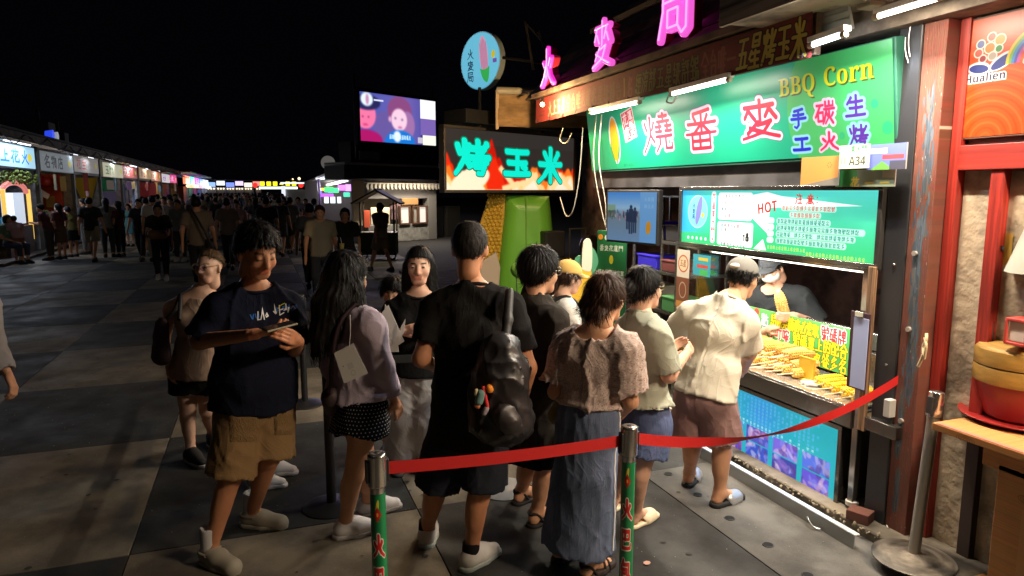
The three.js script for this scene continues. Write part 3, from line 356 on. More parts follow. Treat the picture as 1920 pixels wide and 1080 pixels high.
{
  const mk = (c, r) => PH(c, 1, { specularIntensity: 0.25, map: TX.stone, roughnessMap: TX.rough, bumpMap: TX.stoneB, bumpScale: 0.0012 });
  const light = [mk([0.2, 0.175, 0.135]), mk([0.185, 0.162, 0.126]), mk([0.215, 0.188, 0.145])], dark = [mk([0.052, 0.053, 0.052]), mk([0.045, 0.047, 0.047]), mk([0.058, 0.058, 0.056])], mid = [mk([0.13, 0.125, 0.115]), mk([0.12, 0.118, 0.112])];
  const DX = 1.54, DZ = 1.85, variants = [0, 1, 2, 3].map((k) => { const g = bx(DX - 0.006, 0.06, DZ - 0.006, 0, -0.03, 0, 0.003), u = uvBox(g, 1.7); const a = u.attributes.uv; for (let i = 0; i < a.count; i++) a.setXY(i, a.getX(i) + k * 0.37, a.getY(i) + k * 0.61); return u; });
  let n = 0;
  for (let i = -9; i < 2; i++) for (let k = -2; k < 19; k++) {
    const x = 0.82 + (i + 0.5) * DX, z = -3.88 - (k + 0.5) * DZ, par = ((i + k) & 1) !== 0;
    if (n++ > 296) continue;
    const s = part('slab', variants[(i * 7 + k * 3 + 80) % 4], (i === 1 ? (par ? dark : mid) : par ? dark : light)[(i * 5 + k + 60) % (i === 1 && !par ? 2 : 3)], ground); s.position.set(x, rr(-0.002, 0.002) + 0.001, z);
  }
  const far = [], farL = [];
  for (let i = -14; i < 4; i++) for (let k = 19; k < 60; k++) ((i + k) & 1 ? far : farL).push(uvBox(bx(DX - 0.012, 0.05, DZ - 0.012, 0.82 + (i + 0.5) * DX, -0.026, -3.88 - (k + 0.5) * DZ, 0), 1.7));
  for (let i = -14; i < -9; i++) for (let k = -2; k < 19; k++) ((i + k) & 1 ? far : farL).push(uvBox(bx(DX - 0.012, 0.05, DZ - 0.012, 0.82 + (i + 0.5) * DX, -0.026, -3.88 - (k + 0.5) * DZ, 0), 1.7));
  for (const [g, m, nm] of [[far, dark[0], 'dark_paving'], [farL, light[1], 'light_paving']]) { const o = part(nm, g, m, ground); o.userData.kind = 'stuff'; }
  // grey strip with drain holes beside the stall
  for (let k = -1; k < 12; k++) { const z = -1.2 - k * 1.2; const s = part('slab', uvBox(bx(0.54, 0.06, 1.19, 2.36 + 0.275, -0.03, z, 0.005), 1.3), mid[k & 1], ground); }
  const hole = M([0.004, 0.004, 0.004], 0.9), ring = M([0.05, 0.05, 0.05], 0.5, { metalness: 0.5 });
  for (const [px, py] of [[1253, 888], [1308, 927], [1368, 971], [1440, 1021], [1515, 1078]]) { const p = onGround(px, py, 0.006), d = thing('drain_hole', 'round black drain hole in the paving beside the kiosk', 'drain', [p.x, 0.001, p.z], 0, 'drain holes beside the kiosk'); part('plug', cy(0.026, 0.025, 0.006), hole, d); part('rim', T(new THREE.TorusGeometry(0.027, 0.003, 6, 20), 0, 0.004, 0, Math.PI / 2), ring, d); }
  { // trodden gum and grit on the slabs
    const gum = [], grit = []; for (let i = 0; i < 420; i++) { const r = rr(0.006, 0.02), g = new THREE.CircleGeometry(r, 7); g.scale(1, rr(0.6, 1), 1); gum.push(T(g, rr(-4, 2.8), 0.0065, rr(-13, -1.9), -Math.PI / 2, 0, 0)); } for (let i = 0; i < 900; i++) { const x = rr(-3, 2.85); grit.push(T(new THREE.TetrahedronGeometry(rr(0.0015, 0.004)), x, 0.006, rr(-8, -1.9), rr(0, 3), rr(0, 3))); }
    const a = part('gum_spots', gum, M([0.03, 0.028, 0.025], 0.9), scene); meta(a, 'dark trodden gum spots scattered over the paving', 'gum', null, 'stuff'); const b = part('grit', grit, M([0.3, 0.27, 0.22], 0.9), scene); meta(b, 'pale grit scattered over the paving', 'grit', null, 'stuff');
  }
  // pad on which the stalls stand
  struct('stall_pad', uvBox(span(3.06, 9, -0.05, 0.06, -16, 3, 0.01), 1.6), M([0.24, 0.2, 0.145], 1, { map: TX.grime, bumpMap: TX.stoneB, bumpScale: 0.003 }));
  const crumb = []; for (let i = 0; i < 700; i++) { const z = rr(-9, -1.4), s = rr(0.003, 0.011); crumb.push(T(new THREE.IcosahedronGeometry(s, 0).scale(1, 0.6, 1.6), 3.05 + rr(-0.012, 0.03), 0.055 + rr(-0.03, 0.008), z, rr(0, 3), rr(0, 3))); }
  const cr = solo('broken_edge', crumb, M([0.3, 0.25, 0.17], 1), 'crumbling pale mortar along the edge of the stall pad', 'mortar'); cr.userData.kind = 'stuff';
  const rail = thing('edge_channel', 'grey metal channel lying along the foot of the corn kiosk', 'channel', [2.9, 0, -4.65]), al = M([0.36, 0.38, 0.38], 0.45, { metalness: 0.5, roughnessMap: TX.brush });
  part('side', span(0, 0.008, 0.0, 0.085, -2.05, 2.05, 0.002), al, rail); part('lip', span(0.0085, 0.04, 0.077, 0.085, -2.05, 2.05, 0.002), M([0.6, 0.62, 0.62], 0.4, { metalness: 0.4 }), rail); part('hook', tube([[0.0, 0.03, 1.72], [-0.03, 0.05, 1.75], [-0.035, 0.02, 1.8], [-0.01, 0.015, 1.83]], 0.005, 16, 6), al, rail);
  solo('litter_scrap', T(new THREE.CircleGeometry(0.022, 7).scale(1, 0.8, 1), ...onGround(1213, 1055, 0.008).toArray(), -Math.PI / 2, 0.4), M([0.5, 0.28, 0.22], 0.9, { side: 2 }), 'small pinkish scrap of litter on the grey paving', 'litter');
  solo('litter_scrap', bx(0.022, 0.006, 0.04, ...onGround(1148, 1006, 0.006).toArray(), 0.002), M([0.55, 0.65, 0.4], 0.7), 'small pale green scrap of litter behind the green stanchion', 'litter');
}
// ---------- the corn stall ----------
const steel = M([0.34, 0.33, 0.31], 0.38, { metalness: 0.85, roughnessMap: TX.brush }), darkSteel = M([0.16, 0.15, 0.14], 0.42, { metalness: 0.8, roughnessMap: TX.brush }), blackMat = M([0.012, 0.012, 0.013], 0.6), tubeGlow = (i, c = '#fff6e6') => M([0.9, 0.9, 0.9], 0.4, { emissive: new THREE.Color(c), emissiveIntensity: i }), white = M([0.75, 0.74, 0.71], 0.5), brownWood = M([0.3, 0.17, 0.09], 0.7, { map: TX.grime });
const P0 = V(XF, 0, 0), TOL = azDir(270);
// printed and lit faces: the same picture as body colour and as glow
const litFace = (draw, b, glow, o = {}) => { const t = canvasTex(b.W, b.H, draw); return M(o.c ?? [0.35, 0.35, 0.35], 0.35, { map: t, emissive: lin(1, 1, 1), emissiveMap: t, emissiveIntensity: glow }); };
const printed = (draw, b, rough = 0.55) => M([1, 1, 1], rough, { map: canvasTex(b.W, b.H, draw) });
function tubeLamp(a, b, intensity, label, o = {}) { // a fluorescent batten: housing, glass tube, end caps; its light is an area light of the tube's size just below it
  const mid = mix(a, b, 0.5), L = a.distanceTo(b), dir = b.clone().sub(a).normalize(), out = o.dir ?? V(-0.5, -1, 0).normalize(), t = thing('tube_light', label, 'lamp', mid.toArray(), 0, o.group), loc = (p) => p.clone().sub(mid);
  const s0 = loc(a), s1 = loc(b), back = out.clone().multiplyScalar(-0.03);
  part('housing', beam(add(s0, dir, -0.03).add(back), add(s1, dir, 0.03).add(back), o.hw ?? 0.05, 0.03), white, t);
  part('glass_tube', bar(s0, s1, 0.014, 10), tubeGlow(o.glow ?? 4, o.c), t);
  for (const [p, q] of [[s0, -1], [s1, 1]]) part('end_cap', bar(p, add(p, dir, 0.03 * q), 0.017, 10), M([0.5, 0.4, 0.3], 0.5), t);
  const l = areaLight('tube_light_light', L, 0.03, o.c ?? '#fff0dc', intensity, add(add(V(0, 0, 0), out, 0.022), dir, 0), out, t); const mm = new THREE.Matrix4().makeBasis(dir.clone(), out.clone().negate().cross(dir).normalize(), out.clone().negate()); l.quaternion.setFromRotationMatrix(mm); l.position.copy(out).multiplyScalar(0.022);
  if (o.back) { const l3 = l.clone(); l3.intensity = o.back[1]; const ob = o.back[0].clone().normalize(); l3.quaternion.setFromRotationMatrix(new THREE.Matrix4().makeBasis(dir.clone(), ob.clone().negate().cross(dir).normalize(), ob.clone().negate())); l3.position.copy(ob).multiplyScalar(0.022); t.add(l3); }   // the tube shines to its other side as well
  return t;
}
const cornCob = (g, x, y, w, h, rot, c1, c2) => { g.save(); g.translate(x, y); g.rotate(rot); g.fillStyle = c1; g.beginPath(); g.ellipse(0, 0, w, h, 0, 0, 7); g.fill(); g.fillStyle = c2; for (let i = -3; i <= 3; i++) { g.beginPath(); g.ellipse(i * w * 0.28, 0, w * 0.05, h * Math.sqrt(Math.max(0, 1 - (i * 0.28) ** 2)) * 0.92, 0, 0, 7); g.fill(); } g.restore(); };
const SIGN = board(P0, 180, 1112, 1683, 2.68, 2.1, 2048, 200);
{ // green main sign
  const b = SIGN, s = thing('shop_sign', 'long green shop sign with red brush characters and yellow BBQ Corn', 'sign', [XF, 0, 0]), cz = b.c.z;
  const draw = (g, W, H) => {
    const gr = g.createLinearGradient(0, 0, W, 0); gr.addColorStop(0, '#08a06a'); gr.addColorStop(0.45, '#03a57e'); gr.addColorStop(1, '#1fb08c'); g.fillStyle = gr; g.fillRect(0, 0, W, H);
    const [ax, ay] = b.at(1590, 190); g.fillStyle = '#48b866'; g.beginPath(); g.ellipse(ax + 20, ay + 10, H * 0.82, H * 0.86, 0, 0, 7); g.fill(); g.fillStyle = '#2fae74'; for (const [x, y, r] of [[1648, 195, 14], [1582, 255, 12], [1668, 240, 20]]) { const q = b.at(x, y); g.beginPath(); g.arc(...q, r, 0, 7); g.fill(); }
    const G = (ch, px, py, wpx, hpx, lw, col, o) => { const a = b.at(px - wpx / 2, py - hpx / 2), c = b.at(px + wpx / 2, py + hpx / 2), m = b.at(px, py), w = c[0] - a[0], h = (b.at(px, py + hpx / 2)[1] - b.at(px, py - hpx / 2)[1]) * (o?.hs ?? 1); glyph(g, ch, m[0] - w / 2, m[1] - h / 2, w, h, lw, col, o); };
    const red = { brush: true, outline: [[26, '#7a3f86'], [22, '#f0d8ee']] };
    G('燒', 1238, 250, 50, 68, 14, '#e02040', red); G('番', 1320, 243, 52, 70, 14, '#e02040', red); G('麥', 1430, 222, 68, 80, 16, '#e02040', { ...red, hs: 0.92 });
    g.font = 'bold 84px serif'; g.save(); for (const [c, dx, dy] of [['#4b5a2a', 6, 6], ['#d8d820', 0, 0]]) { g.fillStyle = c; g.fillText('BBQ', b.at(1472, 180)[0] + dx, b.at(1472, 182)[1] + dy); g.fillText('Corn', b.at(1556, 160)[0] + dx, b.at(1556, 163)[1] + dy); } g.restore();
    const bl = { brush: true, outline: [[16, '#8fd8e8']] }, pk = { brush: true, outline: [[16, '#f3c8e0']] };
    G('手', 1503, 222, 26, 36, 9, '#1a1ed0', bl); G('工', 1505, 270, 28, 30, 10, '#1a1ed0', bl); G('碳', 1554, 212, 32, 40, 8, '#e0205a', pk); G('火', 1556, 264, 32, 34, 9, '#e0205a', pk); G('生', 1612, 198, 32, 42, 9, '#5a2a9a', bl); G('烤', 1612, 254, 32, 42, 8, '#5a2a9a', bl);
    { const [x, y] = b.at(1158, 262); g.save(); g.translate(x, y); g.rotate(-0.08); g.fillStyle = '#cfe0f4'; g.beginPath(); g.ellipse(0, 4, 56, 128, 0, 0, 7); g.fill(); g.restore(); cornCob(g, x, y, 46, 116, -0.08, '#f0a410', '#dc8c08'); g.fillStyle = '#3f8f3a'; for (const d of [-1, 1]) { g.beginPath(); g.moveTo(x + d * 4, y + 135); g.quadraticCurveTo(x + d * 66, y + 60, x + d * 46, y + 8); g.quadraticCurveTo(x + d * 26, y + 70, x, y + 135); g.fill(); } }
    { const a = b.at(1172, 212), c = b.at(1203, 258); g.save(); g.translate((a[0] + c[0]) / 2, (a[1] + c[1]) / 2); g.rotate(-0.2); g.fillStyle = '#e9d3cf'; g.fillRect(-62, -78, 124, 156); g.fillStyle = '#c01f3a'; g.fillRect(-56, -72, 112, 144); text(g, '花旗', -50, -66, 44, 60, 6, '#f3d9dc', { down: true, gap: 10 }); text(g, '蓮艦', 6, -66, 44, 44, 5, '#f3d9dc', { down: true, gap: 4 }); glyph(g, '店', 6, 28, 44, 40, 5, '#f3d9dc'); g.restore(); }
    g.fillStyle = 'rgba(6,70,50,0.9)'; g.font = '22px sans-serif'; g.fillText('0911-638-277', b.at(1170, 316)[0], H - 10);
  };
  const tilt = 0.13, face = panelGeo(b.w, b.h, V(0, b.c.y, cz), 270, tilt); part('face_sign', face.translate(-0.035, 0, 0), litFace(draw, b, 0.34, { c: [0.5, 0.5, 0.5] }), s);
  part('cabinet', T(bx(b.w + 0.03, b.h + 0.03, 0.1, 0, 0, 0, 0.006).rotateX(tilt).rotateY(-Math.PI / 2), 0.022, b.c.y, cz), M([0.02, 0.11, 0.075], 0.5), s);
  areaLight('shop_sign_light', b.w * 0.95, b.h * 0.8, '#2fd0a0', 0.3, V(-0.1, b.c.y, cz), V(-1, -0.15, 0), s);
}
{ // stainless food kiosk
  const k = thing('food_kiosk', 'stainless steel corn kiosk with lit menu board and picture panel', 'kiosk', [XF, 0, 0]), z0 = -2.9, z1 = -4.72;
  const MB = board(P0, 180, 1283, 1655, 1.905, 1.5, 1536);
  const bz = (b, name, parent) => { const t = 0.028, x0 = -0.03, x1 = 0.06; const g = [span(x0, x1, b.c.y + b.h / 2 - 0.002, b.c.y + b.h / 2 + t, b.c.z - b.w / 2 - t, b.c.z + b.w / 2 + t), span(x0, x1, b.c.y - b.h / 2 - t, b.c.y - b.h / 2 + 0.002, b.c.z - b.w / 2 - t, b.c.z + b.w / 2 + t), span(x0, x1, b.c.y - b.h / 2, b.c.y + b.h / 2, b.c.z - b.w / 2 - t, b.c.z - b.w / 2 + 0.002), span(x0, x1, b.c.y - b.h / 2, b.c.y + b.h / 2, b.c.z + b.w / 2 - 0.002, b.c.z + b.w / 2 + t)]; return part(name, g, darkSteel, parent); };
  { // menu
    const b = MB, box = part('menu_light_box', span(-0.005, 0.1, b.c.y - b.h / 2 - 0.02, b.c.y + b.h / 2 + 0.02, b.c.z - b.w / 2 - 0.02, b.c.z + b.w / 2 + 0.02), darkSteel, k); bz(b, 'bezel', box);
    const draw = (g, W, H) => {
      const gr = g.createLinearGradient(0, 0, 0, H); gr.addColorStop(0, '#58d8d0'); gr.addColorStop(1, '#35c878'); g.fillStyle = gr; g.fillRect(0, 0, W, H); const bl = g.createLinearGradient(0, 0, W * 0.25, 0); bl.addColorStop(0, '#38b8f0'); bl.addColorStop(1, 'rgba(80,215,205,0)'); g.fillStyle = bl; g.fillRect(0, 0, W * 0.25, H * 0.8);
      g.fillStyle = '#86e0f4'; g.beginPath(); g.arc(W * 0.11, H * 0.4, H * 0.3, 0, 7); g.fill(); g.lineWidth = 6; g.strokeStyle = '#c4f2fa'; g.stroke(); g.fillStyle = '#8a8ade'; g.beginPath(); g.ellipse(W * 0.118, H * 0.38, 26, 92, 0.25, 0, 7); g.fill(); g.fillStyle = '#e8d840'; g.beginPath(); g.arc(W * 0.145, H * 0.46, 15, 0, 7); g.fill(); text(g, '火麥局', W * 0.075, H * 0.24, 24, 30, 4, '#3c58a8', { down: true });
      g.fillStyle = '#e6fffa'; for (let i = 0; i < 5; i++) { g.beginPath(); g.arc(W * (0.05 + i * 0.03), H * 0.9, 11, 0, 7); g.fill(); }
      g.fillStyle = '#f4fffd'; g.beginPath(); g.roundRect(W * 0.2, H * 0.02, 46, H * 0.94, 20); g.fill(); text(g, '花蓮東大門火', W * 0.204, H * 0.06, 34, 42, 4, '#d04a66', { down: true, gap: 9 });
      g.fillStyle = '#fcffff'; g.beginPath(); g.roundRect(W * 0.245, H * 0.04, W * 0.2, H * 0.48, 18); g.fill(); g.beginPath(); g.roundRect(W * 0.245, H * 0.55, W * 0.21, H * 0.42, 18); g.fill(); g.beginPath(); g.moveTo(W * 0.44, H * 0.08); g.lineTo(W * 0.52, H * 0.03); g.lineTo(W * 0.6, H * 0.1); g.lineTo(W * 0.94, H * 0.22); g.lineTo(W * 0.54, H * 0.28); g.lineTo(W * 0.53, H * 0.7); g.lineTo(W * 0.43, H * 0.42); g.fill(); g.beginPath(); g.moveTo(W * 0.46, H * 0.98); g.lineTo(W * 0.51, H * 0.8); g.lineTo(W * 0.53, H * 0.98); g.fill();
      for (const [y, n] of [[0.09, 7], [0.2, 4], [0.31, 4], [0.42, 3], [0.6, 6], [0.68, 2], [0.93, 8]]) for (let i = 0; i < n; i++) if (rnd() < 0.8) glyph(g, ['串', '名', '台', '全', '單', '五', '合'][Math.floor(rnd() * 7)], W * 0.265 + i * 30 + rr(0, 8), H * y - 4, 16, 20, 2.4, ['#4a8f9a', '#555', '#a06070'][i % 3]);
      g.fillStyle = '#26402f'; g.font = 'bold 54px sans-serif'; g.fillText('1', W * 0.395, H * 0.87); glyph(g, '串', W * 0.415, H * 0.73, 28, 50, 8, '#22281f');
      g.save(); g.translate(W * 0.475, H * 0.4); g.rotate(-0.16); g.fillStyle = '#c02018'; g.font = 'bold 78px sans-serif'; g.fillText('HOT', 0, 0); g.restore(); text(g, '注意', W * 0.66, H * 0.06, 46, 50, 6, '#d02828', { gap: 34 }); g.fillStyle = '#d02828'; g.fillRect(W * 0.755, H * 0.1, 7, 7); g.fillRect(W * 0.755, H * 0.17, 7, 7);
      for (let r = 0; r < 6; r++) { const y = H * (0.24 + r * 0.105), n = [14, 8, 14, 22, 20, 18][r], x0 = W * (r === 0 ? 0.6 : r === 1 ? 0.64 : 0.58); g.fillStyle = 'rgba(225,255,245,0.75)'; g.beginPath(); g.roundRect(x0 - 8, y - 4, n * 26 + 12, 32, 14); g.fill(); for (let i = 0; i < n; i++) if (rnd() < 0.92) glyph(g, ['請', '取', '號', '牌', '點', '餐', '配', '完', '物', '多'][Math.floor(rnd() * 10)], x0 + i * 26, y, 19, 24, 2.6, r < 2 ? '#c86a60' : '#2f8f86'); if (r > 1) { g.fillStyle = '#e6fff2'; g.beginPath(); g.roundRect(W * 0.53, y - 4, 52, 32, 14); g.fill(); } }
      for (let i = 0; i < 30; i++) glyph(g, ['名', '全', '的', '上'][i % 4], W * 0.535 + i * 22, H * 0.89 + (i > 12 ? 14 : 0), 15, 18, 2.6, '#c8f06a');
    };
    part('menu_display', panelGeo(b.w, b.h, V(-0.012, b.c.y, b.c.z), 270), litFace(draw, b, 1.0), box);
    areaLight('menu_light', b.w, b.h, '#c8fff0', 1.1, V(-0.045, b.c.y, b.c.z), V(-1, -0.1, 0), box);
  }
  { // picture panel in the front
    const b = board(P0, 180, 1291, 1574, 0.505, 0.045, 1024, 870), box = part('picture_light_box', span(-0.005, 0.09, b.c.y - b.h / 2 - 0.02, b.c.y + b.h / 2 + 0.02, b.c.z - b.w / 2 - 0.02, b.c.z + b.w / 2 + 0.02), darkSteel, k); bz(b, 'bezel', box);
    const draw = (g, W, H) => {
      g.fillStyle = '#22b8c8'; g.fillRect(0, 0, W, H); const gr = g.createRadialGradient(W * 0.55, H * 0.25, 10, W * 0.55, H * 0.25, W * 0.3); gr.addColorStop(0, '#3a9af0'); gr.addColorStop(1, 'rgba(34,184,200,0)'); g.fillStyle = gr; g.fillRect(0, 0, W, H);
      for (let r = 0; r < 9; r++) for (let i = 0; i < 24 - (r % 3); i++) if (rnd() < 0.85) glyph(g, ['號', '請', '經', '濟', '評', '部', '燒', '番', '餐'][Math.floor(rnd() * 9)], W * 0.3 + i * 26, 16 + r * 17, 13, 13, 1.8, r > 6 ? '#a8e8f8' : '#5cc0f4');
      const pics = [['#4a62d8', '#c8b878'], ['#5a6ae0', '#6a58b8'], ['#7a7af0', '#e8a040'], ['#6a4fd0', '#b84890'], ['#5058c8', '#c86aa0'], ['#3a58d0', '#8ab0f0'], ['#7c6ae8', '#c8a0d8'], ['#4448b0', '#9a78d8'], ['#5a7af0', '#d8b0a0'], ['#6a5ae0', '#e0b8c8']];
      g.filter = 'blur(2px)'; pics.forEach(([a, c], i) => { const col = i >> 1, row = i & 1, x = W * (0.1 + col * 0.178), y = H * (0.5 + row * 0.245), w = W * 0.15, h = H * 0.23; g.save(); g.beginPath(); g.rect(x, y, w, h); g.clip(); g.fillStyle = a; g.fillRect(x, y, w, h); for (let q = 0; q < 16; q++) { g.fillStyle = [c, '#e8d0f0', '#8898f8', '#5a3a90'][q % 4]; g.globalAlpha = 0.55; g.beginPath(); g.ellipse(x + w * rnd(), y + h * rnd(), rr(8, 36), rr(5, 18), rr(0, 3), 0, 7); g.fill(); } g.restore(); });
    };
    part('picture_display', panelGeo(b.w, b.h, V(-0.012, b.c.y, b.c.z), 270), litFace(draw, b, 0.8), box);
    areaLight('picture_light', b.w, b.h, '#58b8ff', 0.8, V(-0.045, b.c.y, b.c.z), V(-1, 0.05, 0), box);
  }
  // carcass
  part('counter_front', span(-0.035, 0.02, 0.54, 0.655, z1, z0, 0.008), darkSteel, k); part('counter_tray', span(-0.03, 0.5, 0.655, 0.67, z1, z0, 0.003), M([0.55, 0.53, 0.49], 0.3, { metalness: 0.8, roughnessMap: TX.brush }), k);
  part('side_panel', span(0.02, 0.85, 0.12, 0.65, z0 + 0.002, z0 + 0.03), darkSteel, k); part('side_panel', span(0.02, 0.85, 0.12, 0.65, z1 - 0.03, z1 - 0.002), darkSteel, k); part('back_counter', span(0.5, 0.56, 0.1, 0.86, z1, z0, 0.01), darkSteel, k);
  for (const [z, x] of [[z0 + 0.015, 0.0], [z1 - 0.015, 0.0], [z0 + 0.015, 0.83], [z1 - 0.015, 0.83]]) { part('post', span(x - 0.02, x + 0.02, 0.1, 1.5, z - 0.02, z + 0.02, 0.004), steel, k); const f = part('caster', T(new THREE.CylinderGeometry(0.035, 0.035, 0.025, 16), x, 0.096, z, 0, 0, 0), M([0.6, 0.57, 0.5], 0.6), k); f.geometry.rotateZ(0); }
  part('wood_strip', span(-0.045, -0.02, 0.56, 1.49, z0 + 0.05, z0 + 0.095, 0.004), brownWood, k); part('side_shelf', span(-0.04, 0.3, 0.575, 0.65, z0 + 0.05, z0 + 0.3, 0.006), darkSteel, k);
  part('top_rail', span(-0.02, 0.2, 1.455, 1.475, z1, z0, 0.004), steel, k); part('hood', span(0.2, 0.85, 1.5, 1.53, z1, z0, 0.004), darkSteel, k); part('back_rail', span(0.56, 0.6, 0.86, 0.98, z1, z0, 0.01), steel, k);
  part('glass_pane', span(0.0, 0.006, 0.68, 1.45, -4.66, -4.2, 0), PH([0.95, 0.98, 0.97], 0.04, { transmission: 1, thickness: 0 }), k);
  part('foot_skirt', span(0.0, 0.02, 0.06, 0.075, z1, z0, 0), blackMat, k);
  { const pp = (n, y, h, z, w, draw) => part(n, panelGeo(w, h, V(-0.032, y, z), 270), printed(draw, { W: 128, H: Math.round(128 * h / w) }), k); pp('round_poster', 1.33, 0.22, -4.62, 0.17, (g, W, H) => { g.fillStyle = '#d8cfc0'; g.fillRect(0, 0, W, H); g.lineWidth = 9; g.strokeStyle = '#b8603a'; g.fillStyle = '#e8d0b0'; g.beginPath(); g.arc(W / 2, H * 0.5, 48, 0, 7); g.fill(); g.stroke(); text(g, '五星', 32, H * 0.36, 28, 40, 5, '#a87a50'); }); pp('brown_poster', 1.1, 0.24, -4.62, 0.17, (g, W, H) => { g.fillStyle = '#7a4a34'; g.fillRect(0, 0, W, H); g.strokeStyle = '#b8a898'; g.lineWidth = 7; g.beginPath(); g.ellipse(W / 2, H * 0.42, 34, 46, 0, 0, 7); g.stroke(); g.fillStyle = '#c08a48'; g.fillRect(0, H * 0.8, W, H * 0.2); }); pp('blue_poster', 1.34, 0.16, -4.38, 0.22, (g, W, H) => { g.fillStyle = '#3aa8c0'; g.fillRect(0, 0, W, H); g.fillStyle = '#e8c840'; g.fillRect(40, 12, 70, 14); g.fillStyle = '#d04a40'; g.fillRect(30, 44, 80, 14); g.fillStyle = '#4ac060'; g.fillRect(50, 66, 60, 24); }); }
  { // notice board behind the corn
    const b = board(V(XF + 0.43, 0, 0), 180, 1335, 1604, 1.0, 0.69, 1024, 660), draw = (g, W, H) => {
      const q = g.createLinearGradient(0, 0, W, H); q.addColorStop(0, '#6ab060'); q.addColorStop(1, '#3f9a4a'); g.fillStyle = q; g.fillRect(0, 0, W, H);
      cornCob(g, W * 0.3, H * 0.4, 28, 70, 0.1, '#f0b020', '#d89010'); g.fillStyle = '#b03038'; g.fillRect(W * 0.27, H * 0.5, 60, 30); g.fillStyle = '#e04a40'; g.beginPath(); g.arc(W * 0.36, H * 0.1, 20, 0, 7); g.fill(); text(g, '點餐取', W * 0.4, H * 0.1, 46, 60, 7, '#e8ecf0', { down: true, outline: [[5, '#6a7a90']], gap: 12 });
      const ye = { outline: [[7, '#5a5a10']] }, re = { outline: [[9, '#f8e8e4']] };
      text(g, '結帳完請務必索取', W * 0.47, H * 0.05, 36, 62, 7, '#f0dc20', { ...ye, gap: 5 }); text(g, '號碼牌', W * 0.805, H * 0.05, 42, 66, 7, '#d02030', { ...re, gap: 8 });
      text(g, '小叮嚀', W * 0.46, H * 0.36, 40, 60, 7, '#d02030', { ...re, gap: 10 }); text(g, '號碼單上的配合', W * 0.63, H * 0.36, 40, 62, 7, '#f0dc20', { ...ye, gap: 9 }); text(g, '叫號碼．物．取餐多名', W * 0.46, H * 0.68, 42, 62, 7, '#f0dc20', { ...ye, gap: 10 });
    };
    part('notice_board', span(0.432, 0.44, b.c.y - b.h / 2, b.c.y + b.h / 2, b.c.z - b.w / 2, b.c.z + b.w / 2, 0.002), M([0.2, 0.35, 0.15], 0.6), k); part('notice_print', panelGeo(b.w, b.h, V(0.428, b.c.y, b.c.z), 270), printed(draw, b), k);
  }
  tubeLamp(V(XF + 0.12, 1.44, -4.45), V(XF + 0.12, 1.44, -2.98), 130, 'thin light tube under the menu board lighting the corn', { glow: 3, dir: V(-0.15, -1, 0).normalize(), hw: 0.03, c: '#fff4e4', back: [V(0.9, -0.75, 0), 130] });
  // clip board hung at the right of the window
  { const c = thing('clipboard', 'dark clipboard with pale sheets hung on the kiosk post', 'clipboard', [XF - 0.05, 0.79, z0 + 0.03]); part('back_plate', bx(0.006, 0.44, 0.13, 0, 0.22, 0), M([0.05, 0.015, 0.03], 0.5), c); part('paper', bx(0.004, 0.4, 0.1, -0.006, 0.21, 0.012, 0.001), M([0.4, 0.47, 0.75], 0.7), c); part('clip', bx(0.012, 0.03, 0.06, -0.01, 0.43, 0, 0.003), steel, c); }
}
